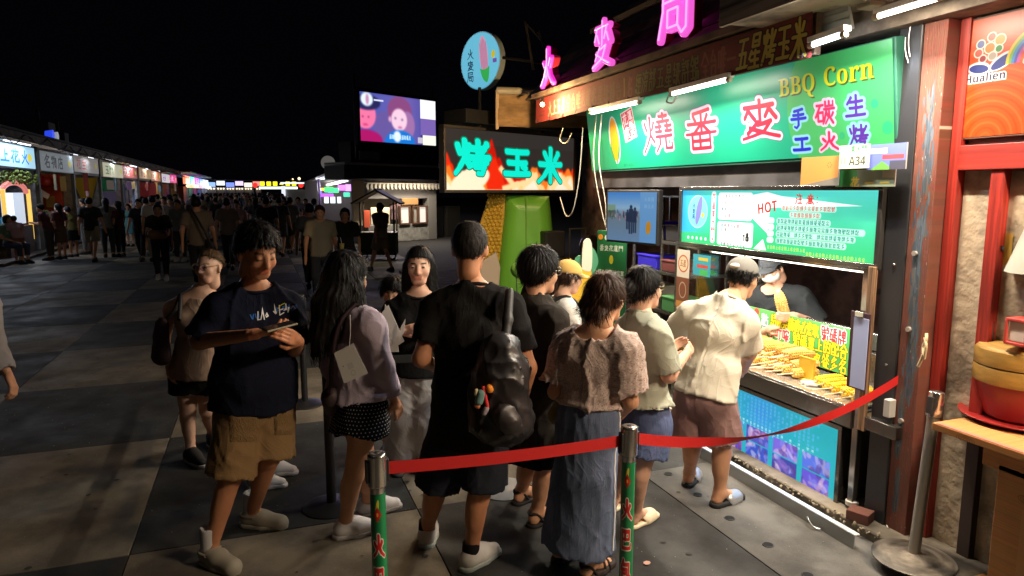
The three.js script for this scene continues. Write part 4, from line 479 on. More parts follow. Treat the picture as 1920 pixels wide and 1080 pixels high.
// roasted corn on the tray
{
  const kernels = (n, L, r) => { const list = []; for (let row = 0; row < 10; row++) for (let i = 0; i < 13; i++) { const t = (i + 0.5 * (row % 2)) / 12.8, R = r * Math.sqrt(Math.max(0.05, 1 - Math.pow(Math.abs(t - 0.42) * 1.75, 3))), a = row / 10 * Math.PI * 2, g = new THREE.IcosahedronGeometry(0.0088, 0); g.scale(1, 0.85, 1); list.push(T(g, Math.cos(a) * R, (t - 0.5) * L, Math.sin(a) * R)); } return mergeGeometries(list); };
  const kg = kernels(0, 0.16, 0.021), core = T(lathe([[0.001, -0.084], [0.016, -0.08], [0.02, -0.05], [0.0215, 0], [0.019, 0.04], [0.01, 0.075], [0.001, 0.082]], 14), 0, 0, 0), stick = cy(0.0028, 0.0028, 0.12, 0, -0.19, 0, 6);
  const golds = [[0.7, 0.42, 0.09], [0.64, 0.36, 0.07], [0.74, 0.5, 0.16], [0.6, 0.3, 0.05]].map((c) => M(c, 0.45)), yel = [[0.82, 0.5, 0.02], [0.85, 0.56, 0.04]].map((c) => M(c, 0.35)), cm = M([0.6, 0.45, 0.15], 0.6), sm = M([0.62, 0.5, 0.32], 0.7), husk = M([0.72, 0.6, 0.32], 0.7);
  const huskG = mergeGeometries([0, 1, 2].map((i) => T(new THREE.SphereGeometry(1, 8, 6).scale(0.012, 0.05, 0.004), Math.cos(i * 2) * 0.02, -0.055, Math.sin(i * 2) * 0.02, 0, i)));
  const put = (x, y, z, rz, ry, m, lab, grp) => { const o = thing('corn_cob', lab, 'corn', [x, y, z], ry, grp); for (const [n, g, mm] of [['kernels', kg, m], ['core', core, cm], ['stick', stick, sm], ['husk', huskG, husk]]) { const q = part(n, g, mm, o); q.rotation.z = rz; q.scale.set(1.25, 1.25, 1.25); if (n === 'husk') q.scale.set(0.9, 0.8, 0.9); } return o; };
  const lab = ['golden roasted corn cob in the front layer of the kiosk heap', 'golden roasted corn cob in the middle layer of the kiosk heap', 'golden roasted corn cob on top of the kiosk heap'];
  [[13, 0.19, 0.706, -4.44, 0.078], [12, 0.225, 0.752, -4.40, 0.078], [10, 0.255, 0.797, -4.32, 0.08]].forEach(([n, x, y, z, d], l) => { for (let i = 0; i < n; i++) put(XF + x + rr(-0.015, 0.015), y + rr(-0.003, 0.004), z + i * d, -Math.PI / 2 + rr(-0.03, 0.08), rr(-0.18, 0.1), golds[(i * 3 + l) % 4], lab[l], ['front layer of roasted corn', 'middle layer of roasted corn', 'top layer of roasted corn'][l]); });
  for (let i = 0; i < 5; i++) put(XF + 0.2 - i * 0.012, 0.709, -3.3 + i * 0.082, -Math.PI / 2 + 0.04, rr(-0.25, 0), yel[i % 2], 'bright yellow corn cob with stick laid near the clipboard', 'yellow corn cobs');
  const w = thing('corn_cob', 'pale roasted corn cob held in the worker\'s hand', 'corn', atDepth(1466, 572, 5.0).toArray()); for (const [n, g, mm] of [['kernels', kg, golds[2]], ['core', core, cm], ['husk', huskG, husk]]) { const q = part(n, g, mm, w); q.rotation.set(0.2, 0, 0.5); q.scale.set(1.5, 1.6, 1.5); }
  const p = thing('price_box', 'yellow translucent plastic box standing between corn on the tray', 'box', [XF + 0.16, 0.671, -3.46]); part('panel', bx(0.02, 0.15, 0.13, 0, 0.075, 0, 0.004), PH([0.85, 0.62, 0.06], 0.3, { transmission: 0.35 }), p); part('foot', bx(0.09, 0.006, 0.13, 0.01, 0.003, 0, 0.002), PH([0.85, 0.62, 0.06], 0.3), p);
  const tg = solo('paper_wrapper', T(new THREE.SphereGeometry(1, 10, 8).scale(0.05, 0.012, 0.07), XF + 0.1, 0.679, -3.36), M([0.7, 0.66, 0.6], 0.6), 'crumpled pale wrapper on the tray beside the yellow box', 'wrapper');
}
{ // stall shell behind the kiosk: back wall, side wall, beam, floor is the pad
  const wall = M([0.12, 0.06, 0.05], 0.8, { map: TX.grime }), brown = M([0.2, 0.145, 0.105], 0.85, { map: TX.grime });
  const s = thing('stall_building', 'dark corn stall shell with beam and brown end wall', 'stall', [XF, 0, 0]);
  part('back_wall', uvBox(span(2.2, 2.3, 0.06, 2.9, -6.6, -2.3)), wall, s); part('end_wall', uvBox(span(2.3, 5.5, 0.06, 2.9, -9.5, -9.4)), brown, s); part('left_wall', uvBox(span(0.55, 2.2, 0.06, 2.6, -6.75, -6.65)), wall, s); part('beam', uvBox(span(0.06, 0.2, 1.93, 2.085, -6.4, -2.72)), M([0.05, 0.05, 0.055], 0.5, { map: TX.grime }), s); part('beam', uvBox(span(0.14, 0.26, 1.86, 1.925, -6.4, -2.72)), blackMat, s); part('ceiling', span(0.2, 2.2, 2.7, 2.74, -6.6, -2.3), wall, s); part('rear_wall', uvBox(span(1.4, 1.46, 0.06, 2.6, -9.4, -6.75)), brown, s);
  part('shelf', span(1.9, 2.2, 1.0, 1.03, -4.6, -2.6), darkSteel, s); part('shelf', span(1.9, 2.2, 1.35, 1.38, -4.6, -2.6), darkSteel, s);
  for (let i = 0; i < 11; i++) { const c = [[0.3, 0.02, 0.02], [0.1, 0.06, 0.05], [0.2, 0.2, 0.22], [0.25, 0.1, 0.05]][i % 4]; const j = solo('jar', T(lathe([[0, 0], [0.05, 0], [0.055, 0.02], [0.055, 0.13], [0.04, 0.15], [0.045, 0.16], [0.045, 0.19], [0, 0.19]], 14), XF + 2.02, i % 2 ? 1.03 : 1.38, -4.5 + i * 0.17), M(c, 0.4), ['red', 'brown', 'grey', 'rust'][i % 4] + ' lidded jar on the dark shelves behind the worker', 'jar', 'jars on the dark shelves'); }
  const f = thing('standing_fan', 'black round fan behind the kiosk window beside the post', 'fan', [XF + 1.05, 0.06, -3.42]); { const q = Math.PI / 2; part('guard', mergeGeometries([...[0.24, 0.2, 0.15, 0.1, 0.05].map((r) => T(new THREE.TorusGeometry(r, 0.005, 6, 32), 0, 1.05, 0, 0, 0.9)), ...Array.from({ length: 20 }, (_, i) => T(new THREE.CylinderGeometry(0.0025, 0.0025, 0.24, 5).translate(0, 0.12, 0).rotateZ(i * Math.PI / 10), 0, 1.05, 0, 0, 0.9))].map((g) => g.toNonIndexed())), blackMat, f); part('motor', T(new THREE.CylinderGeometry(0.07, 0.06, 0.16, 18).rotateX(q), 0.05, 1.05, -0.05, 0, 0.9), blackMat, f); part('pole', cy(0.015, 0.015, 1.0), blackMat, f); part('foot', cy(0.18, 0.16, 0.03), blackMat, f); for (let i = 0; i < 4; i++) part('blade', T(new THREE.SphereGeometry(1, 10, 6).scale(0.1, 0.06, 0.006).translate(0.1, 0, 0).rotateZ(i * q), 0, 1.05, -0.01, 0, 0.9), M([0.03, 0.03, 0.035], 0.4), f); }
}
{ // steel rack with bins, left of the kiosk
  const r = thing('storage_rack', 'metal storage rack with shelves beside the kiosk', 'rack', [XF + 0.3, 0.06, -5.45]), zs = [-0.5, 0.0, 0.42], ys = [0.35, 0.72, 1.08, 1.36];
  for (const x of [0, 0.4]) for (const z of zs) part('post', span(x - 0.012, x + 0.012, 0, 1.86, z - 0.012, z + 0.012), steel, r);
  for (const y of [...ys, 1.78]) part('shelf', span(-0.02, 0.42, y, y + 0.03, -0.52, 0.44), steel, r);
  const bin = (x, y, z, w, h, d, c, lab, grp) => { const b = thing('storage_bin', lab, 'bin', [XF + 0.3 + x, 0.06 + y, -5.45 + z], 0, grp); part('tub', bx(d, h, w, 0, h / 2, 0, 0.015), M(c, 0.4), b); part('rim', bx(d + 0.015, 0.015, w + 0.015, 0, h, 0, 0.004), M(c.map((v) => v * 1.3), 0.4), b); };
  bin(0.12, 1.391, -0.26, 0.36, 0.16, 0.25, [0.05, 0.03, 0.75], 'blue bin on the upper shelf of the steel rack'); bin(0.12, 1.111, -0.26, 0.34, 0.12, 0.25, [0.04, 0.03, 0.6], 'blue bin on the middle shelf of the steel rack'); bin(0.12, 1.391, 0.2, 0.3, 0.14, 0.25, [0.03, 0.03, 0.035], 'black bin on the upper shelf of the steel rack'); bin(0.12, 1.111, 0.14, 0.3, 0.1, 0.25, [0.16, 0.05, 0.05], 'dark red bin on the middle shelf of the steel rack'); bin(0.1, 0.751, 0.2, 0.3, 0.13, 0.25, [0.12, 0.4, 0.16], 'green tray on the lower shelf of the steel rack'); bin(0.12, 0.751, -0.25, 0.36, 0.2, 0.25, [0.4, 0.36, 0.3], 'pale bin on the lower shelf of the steel rack'); bin(0.12, 0.381, 0.0, 0.5, 0.24, 0.28, [0.1, 0.1, 0.11], 'dark crate on the bottom shelf of the steel rack');
  const sh = thing('back_shelving', 'pale framed shelving with dark goods behind the small television', 'shelving', [XF + 0.45, 1.4, -4.92]); for (const z of [-0.2, 0.0, 0.2]) part('upright', span(-0.01, 0.01, 0, 0.5, z - 0.012, z + 0.012), white, sh); part('board', span(0.03, 0.05, 0.0, 0.5, -0.22, 0.22), blackMat, sh); for (const [y, z, c] of [[0.04, 0.1, [0.6, 0.62, 0.65]], [0.2, 0.1, [0.4, 0.02, 0.03]], [0.05, -0.1, [0.08, 0.08, 0.08]], [0.2, -0.1, [0.2, 0.1, 0.08]]]) part('goods', span(0.0, 0.028, y, y + 0.11, z - 0.05, z + 0.05), M(c, 0.5), sh);
}
{ // television
  const tv = thing('television', 'small wall television showing a busy street', 'television', [0, 0, 0]), b = board(V(3.05, 0, -5.4), 168, 1140, 1232, 1.89, 1.46, 768);
  const draw = (g, W, H) => { g.filter = 'blur(3px)'; const q = g.createLinearGradient(0, 0, 0, H); q.addColorStop(0, '#3f86d8'); q.addColorStop(0.32, '#90b8dc'); q.addColorStop(0.5, '#6f8494'); q.addColorStop(1, '#6d8fb8'); g.fillStyle = q; g.fillRect(0, 0, W, H); g.fillStyle = '#7fa08a'; g.fillRect(0, H * 0.26, W * 0.17, H * 0.14); g.fillStyle = '#4a6a54'; g.fillRect(0, H * 0.38, W * 0.16, H * 0.14); for (let i = 0; i < 70; i++) { g.fillStyle = ['#3a4a66', '#a06a80', '#20283c', '#c8b0b8', '#54405e'][i % 5]; const x = W * (0.02 + 0.62 * rnd()), y = H * (0.36 + 0.14 * rnd()); g.fillRect(x, y, 9, 26 + 30 * rnd()); } g.fillStyle = '#20304e'; for (const [x, y, s] of [[0.5, 0.3, 1.3], [0.58, 0.34, 1.15], [0.43, 0.38, 0.9]]) { g.beginPath(); g.arc(W * x, H * y, 16 * s, 0, 7); g.fill(); g.fillRect(W * x - 26 * s, H * y + 14 * s, 52 * s, 110 * s); g.fillRect(W * x - 22 * s, H * y + 110 * s, 18 * s, 110 * s); g.fillRect(W * x + 4 * s, H * y + 110 * s, 18 * s, 110 * s); } g.fillStyle = '#6aa2dc'; g.fillRect(W * 0.68, 0, W * 0.32, H); text(g, '火麥局', W * 0.76, H * 0.1, 40, 40, 5, '#88b8e4', { gap: 12 }); text(g, '烤玉米', W * 0.76, H * 0.24, 40, 40, 5, '#88b8e4', { gap: 12 }); cornCob(g, W * 0.85, H * 0.7, 36, 70, 0.1, '#d89828', '#b87818'); };
  part('casing', T(bx(b.w + 0.04, b.h + 0.04, 0.05, 0, 0, 0, 0.008).rotateY(Math.atan2(b.nrm.x, b.nrm.z)), ...add(b.c, b.nrm, -0.028).toArray()), blackMat, tv); part('screen', panelGeo(b.w, b.h, b.c, b.naz), litFace(draw, b, 0.62, { c: [0.05, 0.05, 0.05] }), tv); part('bracket', bar(add(b.c, b.nrm, -0.05), add(b.c, b.nrm, -0.05).add(V(0.25, 0.2, 0)), 0.02), blackMat, tv);
  areaLight('television_light', b.w, b.h, '#7ab0f0', 0.5, add(b.c, b.nrm, 0.02), b.nrm, tv);
}
{ // awning: fascia with red banner, battened roof above, tubes below
  const XB = 2.9, lo = onX(1010, 236, XB), ro = onX(1528, 98, XB), zl = lo.z, zr = ro.z, yb = (lo.y + ro.y) / 2, yt = onX(1540, 18, XB).y, aw = thing('awning', 'dark timber awning over the corn stall', 'awning', [XB, 0, 0]);
  const b = { W: 2048, H: 128, w: zr - zl, h: yt - yb };
  const bn = thing('red_banner', 'long faded red banner with yellow characters under the awning', 'banner', [XB - 0.03, 0, 0]);
  const draw = (g, W, H) => { g.fillStyle = '#6a1614'; g.fillRect(0, 0, W, H); for (let i = 0; i < 400; i++) { g.fillStyle = `rgba(${rr(20, 60)},${rr(8, 24)},10,0.25)`; g.fillRect(rnd() * W, rnd() * H, rr(10, 60), rr(2, 10)); } const y = '#a08a3a', r = '#8a4a40', o = { outline: [[8, '#1c120a']] }; text(g, '五星烤玉米', W * 0.845, 10, 54, 108, 11, '#b8a84a', { gap: 6, ...o }); text(g, '全台唯一', W * 0.745, 26, 42, 84, 9, r, { gap: 8 }); text(g, '經濟部五星級評鑑', W * 0.53, 24, 44, 84, 8, '#7a7438', { gap: 10, ...o }); text(g, '名', W * 0.495, 30, 40, 80, 9, r); g.fillStyle = y; g.fillRect(W * 0.478, 26, 8, 80); text(g, '花蓮名星級部台', W * 0.28, 28, 46, 76, 8, '#6a4030', { gap: 10 }); text(g, '火上五星全台唯', W * 0.08, 28, 46, 76, 8, '#6a6048', { gap: 14 }); };
  const pts = 40, bg = new THREE.PlaneGeometry(b.w, b.h, pts, 3); { const p = bg.attributes.position; for (let i = 0; i < p.count; i++) p.setZ(i, 0.012 * Math.sin(p.getX(i) * 5.1) * (0.5 - p.getY(i) / b.h) + 0.006 * noise3(p.getX(i) * 4, p.getY(i) * 8, 0)); bg.computeVertexNormals(); }
  part('cloth', bg.rotateY(-Math.PI / 2).translate(0, (yt + yb) / 2, (zl + zr) / 2), M([1, 1, 1], 0.85, { map: canvasTex(2048, 128, draw), side: 2 }), bn); for (let i = 0; i < 13; i++) part('eyelet', T(new THREE.TorusGeometry(0.012, 0.004, 6, 12), -0.008, yb + 0.02, lerp(zl + 0.06, zr - 0.06, i / 12), 0, Math.PI / 2), blackMat, bn);
  const wood = M([0.16, 0.1, 0.065], 0.85, { map: TX.grime }), dk = M([0.045, 0.035, 0.03], 0.85, { map: TX.grime });
  part('fascia_board', uvBox(span(0.0, 0.04, yb + 0.015, yt + 0.02, zl, zr)), wood, aw); part('eave_board', uvBox(span(-0.05, 0.06, yt + 0.022, yt + 0.07, zl - 0.1, zr + 0.1)), wood, aw);
  // planks of the steep roof front, each a piece
  for (let i = 0; i < 7; i++) { const t = i / 7, y = yt + 0.09 + t * 0.85, x = 0.02 + t * 0.75; const g = T(uvBox(bx(0.02, 0.15, zr - zl + 0.5 - i * 0.06, 0, 0, 0, 0.004)), x, y, (zl + zr) / 2 - 0.05 + rr(-0.05, 0.05), 0, 0, -0.72 + rr(-0.02, 0.02)); part('roof_plank', g, i % 3 ? dk : wood, aw); }
  part('soffit', span(0.045, 0.6, yb + 0.1, yb + 0.13, zl, zr), dk, aw); part('roof_deck', span(0.5, 3, 3.55, 3.6, zl + 0.2, zr + 0.4), dk, aw);
  for (let i = 0; i < 8; i++) part('rafter', span(0.0, 2.5, yt + 0.03, yt + 0.08, lerp(zl + 0.2, zr - 0.1, i / 7), lerp(zl + 0.2, zr - 0.1, i / 7) + 0.05), dk, aw);
  for (const [a, c] of [[[985, 40], [1000, 130]], [[1010, 60], [1030, 110]], [[985, 40], [1060, 125]], [[1410, 0], [1412, 30]], [[1490, 0], [1492, 20]]]) part('roof_strut', bar(onX(...a, 3.3).sub(V(XB, 0, 0)), onX(...c, 3.3).sub(V(XB, 0, 0)), 0.018), dk, aw);
  const tl = (p, q, I, lab, o) => tubeLamp(onX(...p, 2.86), onX(...q, 2.86), I, lab, { dir: V(-0.2, -1, 0).normalize(), back: [V(0.9, -0.9, 0), 40], glow: 5, ...o });
  tl([1110, 212], [1197, 192], 1000, 'fluorescent tube above the left half of the green sign'); tl([1262, 176], [1364, 150], 700, 'fluorescent tube above the middle of the green sign'); tl([1525, 84], [1578, 66], 700, 'short fluorescent tube beside the white housing at the banner end', { c: '#eef4ff' });
  { const hb = thing('lamp_housing', 'white ribbed lamp housing at the end of the red banner', 'housing', onX(1548, 50, 2.98).toArray()); part('plate', T(bx(0.02, 0.16, 0.3, 0, 0, 0.02, 0.004), 0, 0.03, 0, 0, 0, 0.35), M([0.5, 0.56, 0.58], 0.5), hb); for (let i = 0; i < 4; i++) part('rib', T(bx(0.008, 0.012, 0.3, 0, 0, 0.02, 0.003), -0.03 + i * 0.012, 0.08 - i * 0.035, 0), M([0.45, 0.5, 0.52], 0.5), hb); part('bracket', bx(0.1, 0.12, 0.1, 0.05, 0.1, 0.25, 0.01), M([0.4, 0.35, 0.28], 0.6), hb); part('knob', T(new THREE.SphereGeometry(0.045, 12, 8), 0.0, 0.12, -0.12), M([0.55, 0.42, 0.28], 0.7), hb); }
  // roller of rolled-up tarpaulin with a bare bulb at the far end
  const A = onX(932, 170, 2.75), B = onX(1010, 182, 2.75); const tp = thing('rolled_tarpaulin', 'tan canvas side curtain with roller under the awning end', 'curtain', [A.x, 0, A.z]);
  { const b2 = board(A, 100, 932, 1105, A.y - 0.02, A.y - 0.42, 256), g = new THREE.PlaneGeometry(b2.w, b2.h, 30, 8), p = g.attributes.position; for (let i = 0; i < p.count; i++) p.setZ(i, 0.03 * Math.sin(p.getX(i) * 9 + p.getY(i) * 4) * (0.5 - p.getY(i) / b2.h)); g.computeVertexNormals(); g.rotateY(Math.atan2(b2.nrm.x, b2.nrm.z)).translate(b2.c.x - A.x, b2.c.y, b2.c.z - A.z); part('canvas', g, M([0.42, 0.27, 0.13], 0.85, { side: 2, map: TX.stone }), tp); part('roller', bar(b2.L.clone().setY(A.y).sub(V(A.x, 0, A.z)), b2.R.clone().setY(A.y).sub(V(A.x, 0, A.z)), 0.045, 14), M([0.4, 0.38, 0.3], 0.5), tp); part('edge_batten', bx(0.04, 0.46, 0.03, 0, A.y - 0.22, 0), M([0.55, 0.42, 0.28], 0.7), tp);
    const bulbP = onX(1017, 196, 2.68), bl = thing('bare_bulb', 'bare warm bulb at the far end of the awning', 'lamp', bulbP.toArray()); part('bulb_glass', new THREE.SphereGeometry(0.022, 14, 10), tubeGlow(14, '#ffd7a0'), bl); part('socket', cy(0.014, 0.016, 0.05, 0, 0.02, 0), blackMat, bl); const pl = new THREE.PointLight('#ffcf90', 8); pl.name = 'bulb_light'; pl.shadow.radius = 1; pl.castShadow = true; bl.add(pl); }
  for (const [pts, r] of [[[[1056, 240, 2.9], [1050, 262, 2.9], [1062, 268, 2.9], [1072, 250, 2.9]], 0.006], [[[1118, 215, 3.0], [1113, 300, 3.0], [1125, 380, 3.05], [1142, 450, 3.05]], 0.005], [[[1128, 215, 3.0], [1123, 300, 3.0], [1135, 380, 3.05], [1136, 425, 3.05]], 0.005], [[[1093, 240, 3.0], [1085, 340, 3.0], [1072, 400, 3.0], [1062, 405, 3.0], [1050, 370, 3.0]], 0.006], [[[1256, 176, 2.95], [1250, 190, 2.95], [1262, 192, 2.95], [1270, 178, 2.95]], 0.006]]) solo('power_cable', tube(pts.map((p) => onX(...p)), r, 28, 6), M([0.4, 0.37, 0.3], 0.6), ['pale cable loop under the awning end', 'pale cable hanging at the left edge of the green sign, outer one', 'pale cable hanging at the left edge of the green sign, inner one', 'dark looping cable beside the flame sign', 'pale cable knot between two fluorescent tubes'][['1056', '1118', '1128', '1093', '1256'].indexOf(String(pts[0][0]))], 'cable');
}
{ // pink channel letters on the awning
  const face = M([0.3, 0.05, 0.25], 0.4, { emissive: lin(0.95, 0.03, 0.62), emissiveIntensity: 0.95 }), face2 = M([0.3, 0.1, 0.3], 0.4, { emissive: lin(0.95, 0.12, 0.7), emissiveIntensity: 0.95 }), side = M([0.25, 0.01, 0.03], 0.4);
  const letter = (ch, px, py, S, lab, m) => {
    const c = onX(px, py, 2.96), t = thing('neon_letter', lab, 'sign', c.toArray()), fl = [], sl = [], lw = 0.042 * S / 0.45, cl = [];
    for (const s of strokesOf(ch)) for (let i = 0; i < s.length - 1; i++) {
      const a = [(s[i][0] - 0.5) * S * 0.82, (0.5 - s[i][1]) * S], b = [(s[i + 1][0] - 0.5) * S * 0.82, (0.5 - s[i + 1][1]) * S], L = Math.hypot(b[0] - a[0], b[1] - a[1]), an = Math.atan2(b[1] - a[1], b[0] - a[0]);
      const stad = (r) => { const h = new THREE.Shape(); h.absarc(0, 0, r, Math.PI / 2, -Math.PI / 2, false); h.absarc(L, 0, r, -Math.PI / 2, Math.PI / 2, false); return h; };
      const k = 0.001 * fl.length; fl.push(new THREE.ExtrudeGeometry(stad(lw * 0.62), { depth: 0.02 + k, bevelEnabled: true, bevelSize: 0.006, bevelThickness: 0.006, bevelSegments: 2, curveSegments: 8 }).rotateZ(an).translate(a[0], a[1], 0.075)); cl.push(bar(V(a[0], a[1], 0.108 + k), V(b[0], b[1], 0.108 + k), lw * 0.17, 6)); sl.push(new THREE.ExtrudeGeometry(stad(lw * 0.66), { depth: 0.07 - k, bevelEnabled: false, curveSegments: 8 }).rotateZ(an).translate(a[0], a[1], 0));
    }
    const rot = (l) => merge(l).rotateY(-Math.PI / 2); part('face_neon', rot(fl), m, t); part('case', rot(sl), side, t); part('core_neon', rot(cl), M([0.4, 0.2, 0.4], 0.4, { emissive: lin(1, 0.45, 0.9), emissiveIntensity: 1.1 }), t); part('stand', bar(V(0.02, -S / 2 - 0.12, 0), V(0.02, -S / 2 + 0.08, 0), 0.012), blackMat, t);
    areaLight('neon_light', S, S, '#ff40c0', 0.9, V(-0.13, 0, 0), TOL, t);
  };
  letter('火', 1042, 124, 0.38, 'pink glowing letter farthest along the awning, three splayed legs', face); letter('麥', 1148, 80, 0.4, 'pink glowing middle letter with crossing strokes on the awning', face2); letter('局', 1288, 6, 0.46, 'pink glowing boxy letter on the awning nearest the lamp housing', face2);
}
{ // round projecting sign
  const c = onX(905, 115, 2.95), t = thing('round_sign', 'round pale blue glowing sign with a corn cob picture', 'sign', c.toArray(), Math.atan2(azDir(243).x, azDir(243).z)), R = 0.375, b = { W: 512, H: 512 };
  const draw = (g, W, H) => { g.fillStyle = '#74d0f0'; g.fillRect(0, 0, W, H); g.save(); g.translate(W * 0.6, H * 0.45); g.rotate(-0.12); g.fillStyle = '#e0a8c8'; g.beginPath(); g.ellipse(0, -20, 56, 180, 0, 0, 7); g.fill(); g.strokeStyle = '#c07aa0'; g.lineWidth = 5; for (let i = -2; i < 3; i++) { g.beginPath(); g.ellipse(i * 18, -20, 5, 165 - Math.abs(i) * 22, 0, 0, 7); g.stroke(); } g.fillStyle = '#3cba5a'; g.beginPath(); g.moveTo(-62, 90); g.quadraticCurveTo(0, 130, 62, 90); g.quadraticCurveTo(50, 210, 14, 236); g.quadraticCurveTo(-50, 210, -62, 90); g.fill(); g.restore(); text(g, '火麥局', W * 0.16, H * 0.26, 84, 92, 9, '#23405a', { down: true, gap: 14, brush: true }); cornCob(g, W * 0.84, H * 0.42, 24, 34, 0.2, '#e8d030', '#d0b020'); g.fillStyle = '#7a5ab0'; g.fillRect(W * 0.83, H * 0.5, 50, 36); };
  const f = new THREE.CircleGeometry(R - 0.012, 48); part('face_sign', f.translate(0, 0, 0.051), litFace(draw, b, 0.75), t); part('rim', T(new THREE.CylinderGeometry(R, R, 0.1, 48, 1, true).rotateX(Math.PI / 2)), M([0.6, 0.75, 0.8], 0.4), t); part('back', T(new THREE.CircleGeometry(R, 48).rotateY(Math.PI), 0, 0, -0.05), white, t); part('arm', bar(V(R, 0, 0), V(R + 0.5, -0.1, -0.2), 0.02), blackMat, t);
  areaLight('round_sign_light', R * 1.6, R * 1.6, '#80d8ff', 0.6, V(0, 0, 0.09), V(0, 0, 1), t).rotation.set(0, Math.PI, 0);
}
// ---------- neighbouring red-framed shop at the right ----------
{
  const zOf = (px, X = 3.24) => onX(px, 360, X).z, redPaint = M([0.4, 0.03, 0.018], 0.5, { map: TX.stone }), plaster = M([0.5, 0.4, 0.28], 0.95, { map: TX.grime, bumpMap: TX.stoneB, bumpScale: 0.004 });
  const bp = thing('black_post', 'tall black steel post between the corn kiosk and red shop', 'post', [3.24, 0.06, (zOf(1680) + zOf(1722)) / 2]); part('shaft', uvBox(bx(0.12, 2.75, Math.abs(zOf(1680) - zOf(1722)), 0, 1.375, 0, 0.006)), M([0.022, 0.022, 0.025], 0.55, { roughnessMap: TX.rough }), bp); for (const y of [0.55, 0.9, 1.45]) part('bolt', T(new THREE.SphereGeometry(0.009, 8, 6), -0.062, y, 0.01), steel, bp);
  // steel post with peeled paint
  const zA = zOf(1722), zB = zOf(1765), peel = canvasTex(256, 1024, (g, W, H) => { g.fillStyle = '#6c3f31'; g.fillRect(0, 0, W, H); for (let i = 0; i < 1500; i++) { g.fillStyle = `rgba(${rr(80, 140)},${rr(40, 66)},${rr(28, 50)},0.25)`; g.fillRect(rnd() * W, rnd() * H, rr(3, 26), rr(2, 20)); } const blob = (cx, cy2, rx, ry) => { for (let i = 0; i < 90; i++) { g.fillStyle = ['#46525e', '#525e68', '#3c4650', '#5a544e'][i % 4]; g.beginPath(); g.ellipse(cx + rx * rr(-1, 1) * Math.sqrt(rnd()), cy2 + ry * rr(-1, 1), rr(5, 18), rr(8, 28), rr(-0.4, 0.4), 0, 7); g.fill(); } }; blob(140, 300, 84, 150); blob(130, 500, 60, 70); blob(150, 640, 80, 100); blob(90, 800, 30, 60); blob(110, 940, 26, 30); for (let i = 0; i < 200; i++) { g.fillStyle = ['#3a1a12', '#a85a3a', '#c0b0a0'][i % 3]; g.fillRect(rnd() * W, rnd() * H, rr(1, 4), rr(1, 6)); } });
  const wp = thing('worn_post', 'rust red steel post with peeling blue grey paint', 'post', [3.24, 0.06, (zA + zB) / 2]); { const w = zB - zA, g = bx(0.1, 2.72, w, 0, 1.36, 0, 0.005); const u = g.attributes.uv, q = g.attributes.position; for (let i = 0; i < u.count; i++) u.setXY(i, q.getZ(i) / w + 0.5, q.getY(i) / 2.72); part('shaft', g, M([1, 1, 1], 0.7, { map: peel, bumpMap: TX.stoneB, bumpScale: 0.002 }), wp); for (const y of [0.62, 1.12, 1.52]) part('bolt', T(new THREE.CylinderGeometry(0.014, 0.014, 0.02, 6).rotateZ(Math.PI / 2), -0.055, y, -0.01), M([0.4, 0.36, 0.32], 0.5, { metalness: 0.5 }), wp); }
  { const a = onX(1737, 625, 3.17), r = solo('string_knot', merge([tube([a.clone(), a.clone().add(V(-0.012, -0.03, 0.012)), a.clone().add(V(0, -0.07, -0.01)), a.clone().add(V(-0.01, -0.11, 0.0)), a.clone().add(V(0, -0.18, -0.03))], 0.008, 24, 6), tube([a.clone().add(V(-0.01, -0.02, 0)), a.clone().add(V(-0.02, -0.06, 0.02)), a.clone().add(V(-0.01, -0.13, 0.008))], 0.007, 16, 6)]), M([0.55, 0.45, 0.28], 0.9), 'knotted pale string tied to the worn red post', 'string'); }
  const sh = thing('red_shop_front', 'red framed shop front with plaster panels beside the kiosk', 'shop front', [3.3, 0.06, 0]), z1 = zOf(1785), zr0 = zOf(1846), zr1 = zOf(1872), end = 2.6;
  part('jamb', span(-0.03, 0.09, 0, 2.72, zB + 0.003, z1), redPaint, sh); part('lintel', span(-0.04, 0.1, 1.94, 2.06, z1, end), redPaint, sh); part('mullion', span(-0.03, 0.02, 0.7, 1.94, zr0, zr1), redPaint, sh); part('lower_frame', span(-0.02, 0.07, 0.0, 0.6, zr0, zr1), M([0.05, 0.03, 0.025], 0.7), sh); part('sign_frame', span(0.0, 0.06, 2.061, 2.09, z1, end), M([0.06, 0.04, 0.03], 0.6), sh); part('sign_frame', span(0.0, 0.05, 2.06, 2.72, z1, z1 + 0.025), M([0.06, 0.04, 0.03], 0.6), sh);
  for (const [a, b] of [[z1, zr0], [zr1, 0.9], [0.92, end]]) part('plaster_panel', uvBox(span(0.02, 0.16, 0, 1.94, a - 0.02, b + 0.01), 1.3), plaster, sh);
  part('rear_fill', span(0.16, 0.3, 0, 2.8, zA, end), M([0.05, 0.04, 0.035], 0.9), sh);
  // orange sign
  const b = board(V(3.28, 0, 0), 180, 1787, 2300, 2.71, 2.16, 1024);
